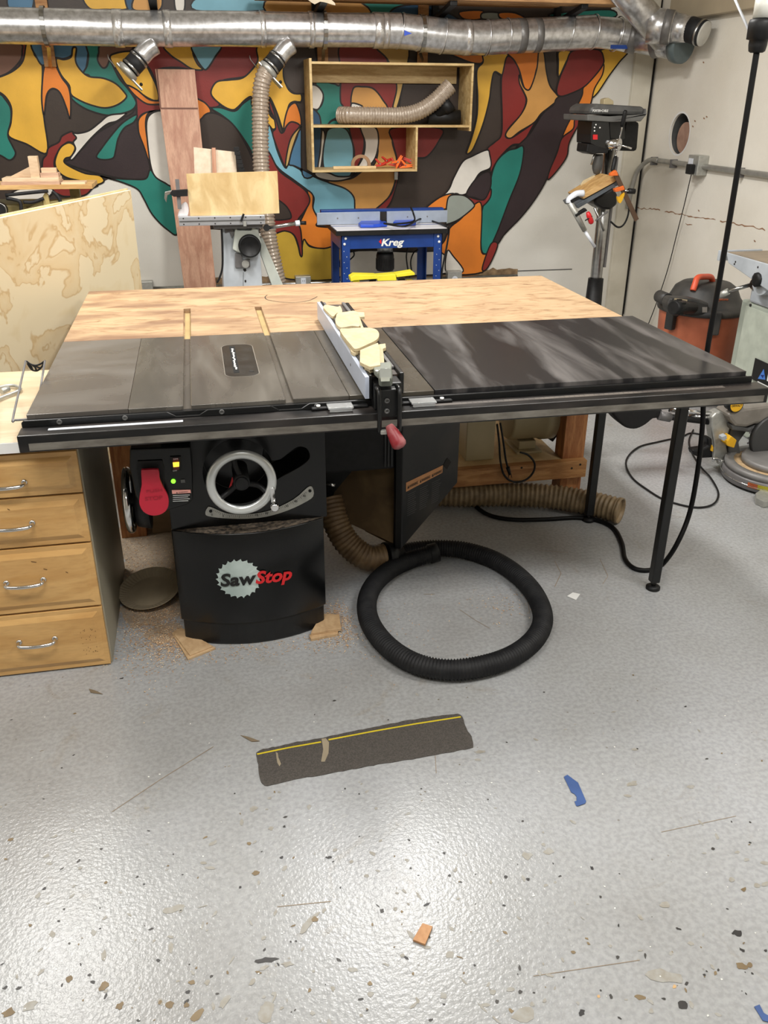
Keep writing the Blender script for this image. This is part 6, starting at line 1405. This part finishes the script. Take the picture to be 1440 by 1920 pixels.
dprism([(330, 690), (420, 700), (545, 740), (535, 785), (430, 790), (380, 800), (318, 775), (322, 745)], DY - .20, .16, M['black_matte'], 'quill_housing', bev=.006)
ca = dq([(440, 795)], DY - .12)[0]; cb = dq([(430, 935)], DY - .12)[0]
MB().lathe([(.026, 0), (.032, .015), (.034, .06), (.032, .085), (.020, .115), (.012, .118), (.0035, .12), (.003, .20)], ca, (0, 0, -1), 24).build('chuck', M['dark_grey'], DPR)
p = dq([(385, 825)], DY - .15)[0]; MB().cyl(p + Vector((.01, 0, .03)), p + Vector((-.008, 0, -.045)), .006, n=10).build('depth_rod', M['steel'], DPR)
hb = dq([(600, 695)], DY - .21)[0]
MB().cyl(hb + Vector((-.05, .05, 0)), hb + Vector((.02, -.03, 0)), .034, n=24).build('feed_hub', M['chrome'], DPR)
hb = hb + Vector((.015, -.02, 0))
for (x, y), gr in (((700, 400), 1), ((770, 740), 0), ((585, 930), 1)):
    e = dq([(x, y)], DY - .27)[0]; MB().cyl(hb, e, .0055, n=10).build('feed_handle', M['chrome'], DPR)
    dv = (e - hb).normalized()
    if gr: MB().lathe([(.010, 0), (.014, .02), (.013, .085), (.008, .095)], e - dv * .07, dv, 14).build('handle_grip', M['black_matte'], DPR)
# tilted table with board
q = dq([(210, 1300), (600, 1085), (625, 1060), (640, 1105), (600, 1125), (235, 1340)], DY - .32)
MB().prism(q, (.02, .26, 0)).build('work_table', mat('table_blue_grey', (96, 104, 112), .45, .2), DPR, bevel=.004)
q = dq([(270, 1210), (400, 1130), (590, 1010), (625, 1045), (600, 1075), (290, 1245)], DY - .33)
MB().prism(q, (0, .22, 0)).build('table_board', M['pine'], DPR, bevel=.002)
q = dq([(262, 1100), (290, 1060), (400, 1005), (440, 1080), (300, 1170), (262, 1150)], DY - .14)
MB().prism(q, (0, .012, 0)).build('backing_board', M['offcut'], DPR, bevel=.002)
q = dq([(400, 1240), (590, 1130), (632, 1200), (630, 1300), (560, 1355), (470, 1345), (400, 1300)], DY - .12)
MB().prism(q, (0, .16, 0)).build('table_bracket', M['black'], DPR, bevel=.015)
cp = spline(dq([(445, 1065), (480, 1015), (560, 1010), (640, 1060), (700, 1150), (740, 1270), (735, 1400), (690, 1500), (630, 1525), (560, 1470)], DY - .2), 6)
MB().tube(cp, .006, n=8).build('power_cord', M['black_matte'], DPR)
cp = dq([(520, 760), (515, 1010)], DY - .06); MB().tube(cp, .005, n=8).build('cord', M['black_matte'], DPR)
OC = thing('orange_bar_clamp', 'long brown bar clamp with orange jaws hung on the drill press table', 'clamp', tuple(dq([(700, 1200)], DY - .36)[0]))
a, b_ = dq([(605, 985), (820, 1455)], DY - .36); MB().bar(a, b_, .028, .010, (0, 1, 0)).build('bar', mat('bar_brown', (92, 70, 54), .45, .3), OC)
MB().prism(dq([(560, 990), (615, 955), (628, 975), (640, 1010), (560, 1015)], DY - .375), (0, .03, 0)).build('fixed_jaw', M['orange_br'], OC, bevel=.003)
MB().prism(dq([(600, 1145), (690, 1110), (705, 1150), (640, 1170), (610, 1175)], DY - .375), (0, .03, 0)).build('sliding_jaw', M['orange_br'], OC, bevel=.003)
a, b_ = dq([(700, 1160), (800, 1168)], DY - .37); MB().cyl(a, b_, .005, n=8).build('screw', M['steel'], OC); MB().cyl(a.lerp(b_, .35), b_, .016, n=14).build('handle', M['black_matte'], OC)
MB().prism(spline(dq([(632, 1220), (655, 1225), (690, 1180), (700, 1200), (665, 1280), (640, 1275)], DY - .37), 3, True), (0, .02, 0)).build('trigger', M['yellow_tool'], OC)
SC_ = thing('silver_clamp', 'silver bar clamp with black jaws and red handle under the drill table', 'clamp', tuple(dq([(200, 1350)], DY - .38)[0]))
MB().tube(spline(dq([(290, 1185), (215, 1195), (150, 1245), (145, 1280)], DY - .37), 5), .020, n=14).build('curved_frame', M['white_plastic'], SC_)
a, b_, c_ = dq([(150, 1275), (300, 1560), (402, 1722)], DY - .37); MB().cyl(a, b_, .020, .015, n=16).build('tube', M['cast_alu'], SC_); MB().cyl(b_, c_, .010, n=12).build('rod', M['white_plastic'], SC_)
MB().prism(dq([(150, 1255), (235, 1215), (270, 1235), (165, 1290)], DY - .39), (0, .03, 0)).build('upper_jaw', M['black_matte'], SC_, bevel=.003)
MB().prism(dq([(205, 1400), (310, 1335), (330, 1360), (215, 1425)], DY - .39), (0, .03, 0)).build('lower_jaw', M['black_matte'], SC_, bevel=.003)
a, b_ = dq([(330, 1375), (372, 1490)], DY - .39); MB().lathe([(.010, 0), (.016, .02), (.017, (b_ - a).length - .01), (.010, (b_ - a).length)], a, b_ - a, 14).build('red_handle', M['red'], SC_)
MB().cyl(*dq([(305, 1460), (375, 1415)], DY - .40), .004, n=8).build('cross_pin', M['black_matte'], SC_)
MB().cyl(*dq([(400, 1330), (492, 1562)], DY - .36), .008, n=10).build('steel_rod', M['steel'], SC_)
MB().cyl(*dq([(410, 1460), (530, 1370)], DY - .37), .006, n=10).build('tommy_bar', M['tool_grey'], SC_)

# shop vacuum
VY = 2.2; vr = .235
vc = Vector(((P(1242, 600, 'y', VY).x + P(1384, 600, 'y', VY).x) / 2, VY, 0)); vr = (P(1384, 600, 'y', VY).x - P(1242, 600, 'y', VY).x) / 2
zr_ = P(1300, 596, 'y', VY - vr).z
VC = thing('shop_vacuum', 'orange drum shop vacuum with dusty black lid and orange handle', 'vacuum', (vc.x, VY, 0))
MB().lathe([(vr * .80, .05), (vr * .86, .06), (vr * .90, zr_ * .4), (vr * .92, zr_ * .42), (vr * .98, zr_ - .02), (vr * 1.0, zr_)], (vc.x, VY, 0), n=40).build('drum', M['orange'], VC)
dome_h = P(1300, 530, 'y', VY).z - zr_
MB().lathe([(vr * 1.03, -.012), (vr * 1.05, 0), (vr * 1.02, .02), (vr * .88, .04), (vr * .80, dome_h * .45), (vr * .70, dome_h * .82), (vr * .55, dome_h), (.0001, dome_h * 1.02)], (vc.x, VY, zr_), n=40).build('lid', M['vac_black'], VC)
for a in (200, 255, 330, 20):
    a_ = math.radians(a); c = vc + Vector((math.cos(a_), math.sin(a_), 0)) * vr * 1.06; MB().obox((c.x, c.y, zr_ - .035), (.035, .055, .13), (0, 0, a)).build('latch', M['vac_black'], VC, bevel=.006)
for a in range(4): a_ = math.radians(45 + 90 * a); c = vc + Vector((math.cos(a_), math.sin(a_), 0)) * vr * .8; MB().cyl((c.x, c.y, 0), (c.x, c.y, .055), .03, n=16).build('caster', M['black_matte'], VC)
hz = P(1308, 519, 'y', VY - .05).z
hp = [P(1299, 545, 'y', VY - .10), P(1303, 533, 'y', VY - .09), P(1308, 521, 'y', VY - .07), P(1320, 519, 'y', VY - .04), P(1333, 520, 'y', VY), P(1336, 530, 'y', VY + .02)]
MB().tube(spline(hp, 5), lambda i: .017, n=12).build('carry_handle', mat('handle_orange', (210, 84, 52), .45), VC)
q = [P(x, y, 'y', VY - vr * .90) for x, y in ((1252, 572), (1258, 558), (1300, 560), (1330, 568), (1328, 592), (1256, 588))]
MB().prism(q, (0, .08, 0)).build('front_housing', M['vac_black'], VC, bevel=.012)
a, b_ = P(1300, 577, 'y', VY - vr), P(1262, 577, 'y', VY - vr - .08)
MB().lathe([(.030, 0), (.032, (b_ - a).length * .5), (.040, (b_ - a).length * .52), (.042, (b_ - a).length * .9), (.034, (b_ - a).length)], a, b_ - a, 12).build('hose_port_cap', M['black_matte'], VC)
for i in range(8): a_ = 2 * math.pi * i / 8; d = (b_ - a).normalized(); u = d.cross(Vector((0, 0, 1))).normalized(); v = d.cross(u); c = a.lerp(b_, .78) + (u * math.cos(a_) + v * math.sin(a_)) * .041; MB().bar(c - d * .018, c + d * .018, .010, .010, v).build('cap_rib', M['black_matte'], VC)
q = [P(x, y, 'y', VY - vr * .905 - .002) for x, y in ((1265, 559), (1289, 562), (1288, 566), (1264, 567))]; MB().prism(q, (0, .002, 0)).build('label', mat('label_cream', (176, 160, 130), .6), VC)
q = [P(x, y, 'y', VY - vr * .905 - .002) for x, y in ((1317, 576), (1326, 576), (1326, 586), (1317, 586))]; MB().prism(q, (0, .002, 0)).build('label', mat('label_grey', (128, 122, 116), .6), VC)
vx = P(1356, 570, 'y', VY - vr * .72)
for r_ in range(6):
    for c_ in range(5):
        p = P(1347 + c_ * 4.2, 562 + r_ * 4.6, 'y', VY - vr * .78); MB().box(p.x - .006, p.x + .006, p.y, p.y + .02, p.z - .004, p.z + .004).build('vent_slat', M['orange'], VC)
a, b_ = P(1355, 592, 'y', VY - vr * .9), P(1374, 580, 'y', VY - vr * .7); MB().cyl(a, b_, .028, n=18).build('drain_port', M['vac_black'], VC)
q = P(1252, 562, 'y', VY - .05); MB().cyl(q, q + Vector((0, .1, 0)), .035, n=20).build('accessory_holder', M['vac_black'], VC)

# jointer
JN = thing('jointer', 'large pale grey jointer with a long dusty bed by the right wall', 'jointer', (3.45, 1.2, 0))
jx = 3.28; jc = P(1391, 560, 'x', jx); jb = P(1362, 473, 'x', 3.20)
MB().box(jx, 3.66, 1.27, jc.y, 0, jc.z).build('cabinet', M['grey_green'], JN, bevel=.012)
dp = P(1400, 573, 'x', jx)
MB().box(jx - .003, jx, 1.30, dp.y, .10, dp.z).build('door_panel', mat('door_panel', (178, 185, 172), .4), JN, bevel=.002)
p = P(1407, 572, 'x', jx - .003); MB().cyl((jx - .006, p.y, p.z), (jx, p.y, p.z), .007, n=10).build('screw', M['dark_gap'], JN)
cs = P(1402, 556, 'x', 3.26)
MB().box(3.27, 3.60, 1.0, cs.y, jc.z, jb.z - .06).build('head_casting', M['grey_light'], JN, bevel=.012)
btm = jb.z - .035
mb = MB().prism([(3.20, jb.y, jb.z), (3.20, -.3, jb.z), (3.20, -.3, jb.z - .14), (3.20, jb.y - .45, jb.z - .13), (3.20, jb.y - .03, jb.z - .05)], (.26, 0, 0)); mb.build('infeed_bed', M['grey_light'], JN, bevel=.004)
mb = MB().box(3.205, 3.455, -.3, jb.y - .005, jb.z, jb.z + .003); mb.build('bed_surface', mat('dusty_bed', (148, 132, 112), .5, rgb2=(128, 116, 100)), JN)
tpz = P(1349, 476, 'x', 3.20); MB().box(3.19, 3.44, tpz.y - .02, tpz.y, jb.z - .05, jb.z + .002).build('bed_end_lip', M['grey_light'], JN, bevel=.002)
for px, py in ((1379, 491), (1377, 495), (1421, 501)): p = P(px, py, 'x', 3.199); MB().cyl((3.198, p.y, p.z), (3.2, p.y, p.z), .005, n=8).build('bed_hole', M['dark_gap'], JN)
p = P(1413, 533, 'x', 3.268); MB().cyl((3.262, p.y, p.z), (3.27, p.y, p.z), .026, n=20).build('port', mat('port_brown', (84, 70, 62), .7), JN)
p = P(1434, 524, 'x', 3.24); MB().cyl((3.22, p.y, p.z), (3.27, p.y, p.z), .075, n=28).build('boss', M['grey_light'], JN)
MB().lathe([(.022, 0), (.036, .008), (.036, .03), (.02, .036)], (3.22, p.y, p.z), (-1, 0, 0), 10).build('star_knob', M['black_matte'], JN)
a, b_, c_ = P(1348, 555, 'x', 3.14), P(1366, 546, 'x', 3.17), P(1408, 534, 'x', 3.26)
MB().cyl(a, b_, .017, n=14).build('lever_grip', M['cast_alu'], JN); MB().cyl(b_, c_, .010, n=12).build('lever', M['steel'], JN)
sx_ = jx - .012
q = [P(x, y, 'x', sx_) for x, y in ((1417, 671), (1409, 706))]
sy = q[0].y; sz1, sz0 = q[0].z, q[1].z - .0
sg = MB().box(sx_ - .004, sx_, sy - .40, sy, sz0 - .01, sz1).build('sign_plate', M['ink'], JN, bevel=.001)
tri = [P(x, y, 'x', sx_ - .0045) for x, y in ((1432, 692), (1421, 710), (1435, 712))]
MB().prism(tri, (-.0006, 0, 0)).build('blue_triangle', mat('sign_blue', (72, 124, 206), .4), sg)
tri2 = [P(x, y, 'x', sx_ - .0056) for x, y in ((1426, 703), (1433, 703), (1430, 709))]
MB().prism(tri2, (-.0004, 0, 0)).build('dark_triangle', mat('sign_navy', (20, 40, 110), .4), sg)
p = P(1437, 713, 'x', sx_ - .005); text('DELTA', (sx_ - .0045, p.y, p.z), (0, -1, 0), (0, 0, 1), .058, M['white_paint'], sg, bold=.03)
p = P(1421, 712, 'x', sx_ - .005); MB().box(sx_ - .0052, sx_ - .0045, p.y - .30, p.y, p.z - .012, p.z - .007).build('underline', M['white_paint'], sg)

# mitre saw on the floor
MS = thing('mitre_saw', 'grey and yellow sliding mitre saw standing on the floor at right', 'mitre saw', (3.1, 1.0, 0))
tc_ = P(1462, 908, 'z', 0); le = P(1371, 892, 'z', 0.02)
rt_ = tc_.x - le.x; tcv = Vector((tc_.x, tc_.y + .06, 0)); rt_ = .235
MB().lathe([(rt_, 0), (rt_ + .002, .004), (rt_ + .002, .045), (rt_ - .004, .05)], tcv + Vector((0, 0, .012)), n=48).build('base', M['tool_grey'], MS)
ring_m = MB(); ring(ring_m, tcv + Vector((0, 0, .035)), (0, 0, 1), rt_ + .002, .003, 48, 6); ring_m.build('bright_edge', M['chrome'], MS)
MB().lathe([(rt_ * .97, 0), (rt_ * .97, .028), (rt_ * .80, .028), (rt_ * .80, .02)], tcv + Vector((0, 0, .06)), n=48).build('turntable_rim', mat('base_grey', (128, 126, 124), .5, .2), MS)
MB().lathe([(rt_ * .80, 0), (rt_ * .80, .012), (rt_ * .62, .014), (.0001, .014)], tcv + Vector((0, 0, .070)), n=48).build('sawdust_tray', mat('tray_dust', (196, 166, 124), .8, rgb2=(160, 136, 104), scale=50), MS)
MB().lathe([(rt_ * .66, 0), (rt_ * .66, .03), (rt_ * .60, .034), (.0001, .034)], tcv + Vector((0, 0, .080)), n=48).build('turntable', MC['base_grey'], MS)
for f in range(4): a_ = math.radians(45 + 90 * f); c = tcv + Vector((math.cos(a_), math.sin(a_), 0)) * rt_ * .9; MB().cyl((c.x, c.y, 0), (c.x, c.y, .014), .015, n=12).build('foot', M['black_matte'], MS)
# label on the curved side
def side_label(a0, a1, z0, z1, m, name, off=.0035):
    mb = MB(); n = 8; v_ = []
    for i in range(n + 1):
        a_ = math.radians(a0 + (a1 - a0) * i / n); r = rt_ + off
        v_ += [tcv + Vector((math.cos(a_) * r, math.sin(a_) * r, z0)), tcv + Vector((math.cos(a_) * r, math.sin(a_) * r, z1))]
    mb._add(v_, [(2 * i, 2 * i + 2, 2 * i + 3, 2 * i + 1) for i in range(n)]); return mb.build(name, m, MS)
side_label(208, 262, .030, .052, mat('label_yellow', (206, 196, 52), .5), 'warning_label')
side_label(208, 219, .030, .052, mat('label_red', (196, 96, 50), .5), 'warning_label', .004)
for z in (.036, .042, .048): side_label(210, 255, z, z + .0015, M['ink'], 'label_lines', .0045)
def mq(l, y_): return [P(1240 + x / 7.2, 700 + y / 7.2, 'y', y_) for x, y in l]
def mprism(l, y_, d_, m, name, bev=.004, sm=0):
    q = mq(l, y_); q = spline(q, sm, True) if sm else q
    for v in q: v.z = max(v.z, .004)
    return MB().prism(q, (0, d_, 0)).build(name, m, MS, bevel=bev)
my = 1.12
mprism([(675, 700), (680, 600), (740, 540), (800, 512), (880, 560), (945, 660), (930, 760), (900, 860), (880, 960), (900, 1080), (980, 1140), (975, 1290), (850, 1255), (700, 1150), (712, 950), (690, 820)], my, .06, M['cast_alu'], 'support_arm', .008)
mprism([(900, 1130), (1000, 1140), (980, 1290), (860, 1250)], my - .03, .06, MC['base_grey'], 'base_lug')
mprism([(870, 945), (945, 845), (1022, 905), (985, 1010), (900, 985)], my - .05, .05, M['yellow_tool'], 'bevel_lock')
mprism([(820, 860), (880, 835), (890, 880), (850, 915), (815, 900)], my - .06, .03, M['grey_light'], 'stop_pin', .002)
mprism([(960, 700), (1100, 640), (1300, 700), (1160, 780), (1050, 930), (1080, 1100), (1000, 1130), (900, 1080), (930, 800)], my - .0, .07, M['dark_grey'], 'hinge_body', .008)
mprism([(900, 560), (1000, 505), (1130, 470), (1500, 420), (1560, 680), (1270, 690), (1150, 735), (1000, 720), (930, 640)], my - .05, .12, mat('head_grey', (134, 128, 120), .45, rgb2=(118, 112, 104)), 'motor_head', .015)
mprism([(940, 700), (1050, 700), (1180, 745), (1280, 700), (1560, 700), (1560, 800), (1200, 800), (960, 770)], my - .04, .05, M['dark_grey'], 'lower_housing', .006)
cb_ = P(1453, 822, 'y', my - .07); MB().cyl(cb_, cb_ + Vector((0, .03, 0)), .118, n=40).build('blade_guard', mat('guard_grey', (62, 62, 62), .4), MS)
for i in range(28):
    a_ = 2 * math.pi * i / 28; c = cb_ + Vector((math.cos(a_) * .120, .03, math.sin(a_) * .120)); MB().obox((c.x, c.y, c.z), (.012, .003, .010), (0, -math.degrees(a_), 0)).build('blade_tooth', M['tool_grey'], MS)
lg = P(1381, 760, 'y', my - .06); MB().cyl(lg, lg + Vector((0, .05, 0)), .036, n=28).build('badge_rim', M['black_matte'], MS)
bg_ = MB().cyl(lg - Vector((0, .002, 0)), lg, .031, n=28).build('badge', M['yellow_tool'], MS)
text('DEWALT', lg + Vector((-.026, -.0026, -.006)), (1, 0, 0), (0, 0, 1), .014, M['ink'], bg_, width=.052, bold=.02)
for (a, b_, r, m, nm) in (((1255, 768), (1345, 777), .011, 'chrome', 'slide_rail'), ((1290, 779), (1345, 785), .011, 'chrome', 'slide_rail'), ((1240, 780), (1340, 792), .015, 'black_matte', 'dust_pipe'), ((1358, 785), (1368, 792), .012, 'steel', 'bolt_head'), ((1380, 800), (1388, 801), .012, 'steel', 'bolt_head')):
    MB().cyl(P(*a, 'y', my + .06), P(*b_, 'y', my + .03), r, n=18).build(nm, M[m], MS)
MB().cyl(P(1236, 779, 'y', my + .06), P(1256, 783, 'y', my + .06), .022, n=18).build('pipe_collar', M['tool_grey'], MS)
bag = spline([P(x, y, 'y', my + .06) for x, y in ((1150, 762), (1238, 766), (1240, 784), (1226, 786), (1212, 797), (1195, 805), (1178, 804), (1165, 796), (1152, 781))], 3, True)
MB().prism(bag, (0, .10, 0)).build('dust_bag', mat('bag_black', (26, 25, 26), .85, bump=.5, bscale=40), MS, bevel=.02, seg=4)
mprism([(420, 1040), (560, 1020), (640, 980), (620, 870), (690, 880), (700, 1140), (560, 1150), (440, 1110)], my - .02, .05, M['black_matte'], 'carry_handle', .008)
mprism([(690, 970), (705, 1000), (700, 1060), (672, 1050)], my - .03, .02, M['yellow_tool'], 'trigger', .002)
MB().tube(spline(mq([(700, 1180), (705, 1155), (740, 1148), (780, 1165), (790, 1185)], my - .05), 4), .006, n=8).build('lever', M['chrome'], MS)
p = mq([(825, 1215)], my - .05)[0]; MB().cyl(p, p + Vector((0, .03, 0)), .014, n=14).build('knob', M['cast_alu'], MS)
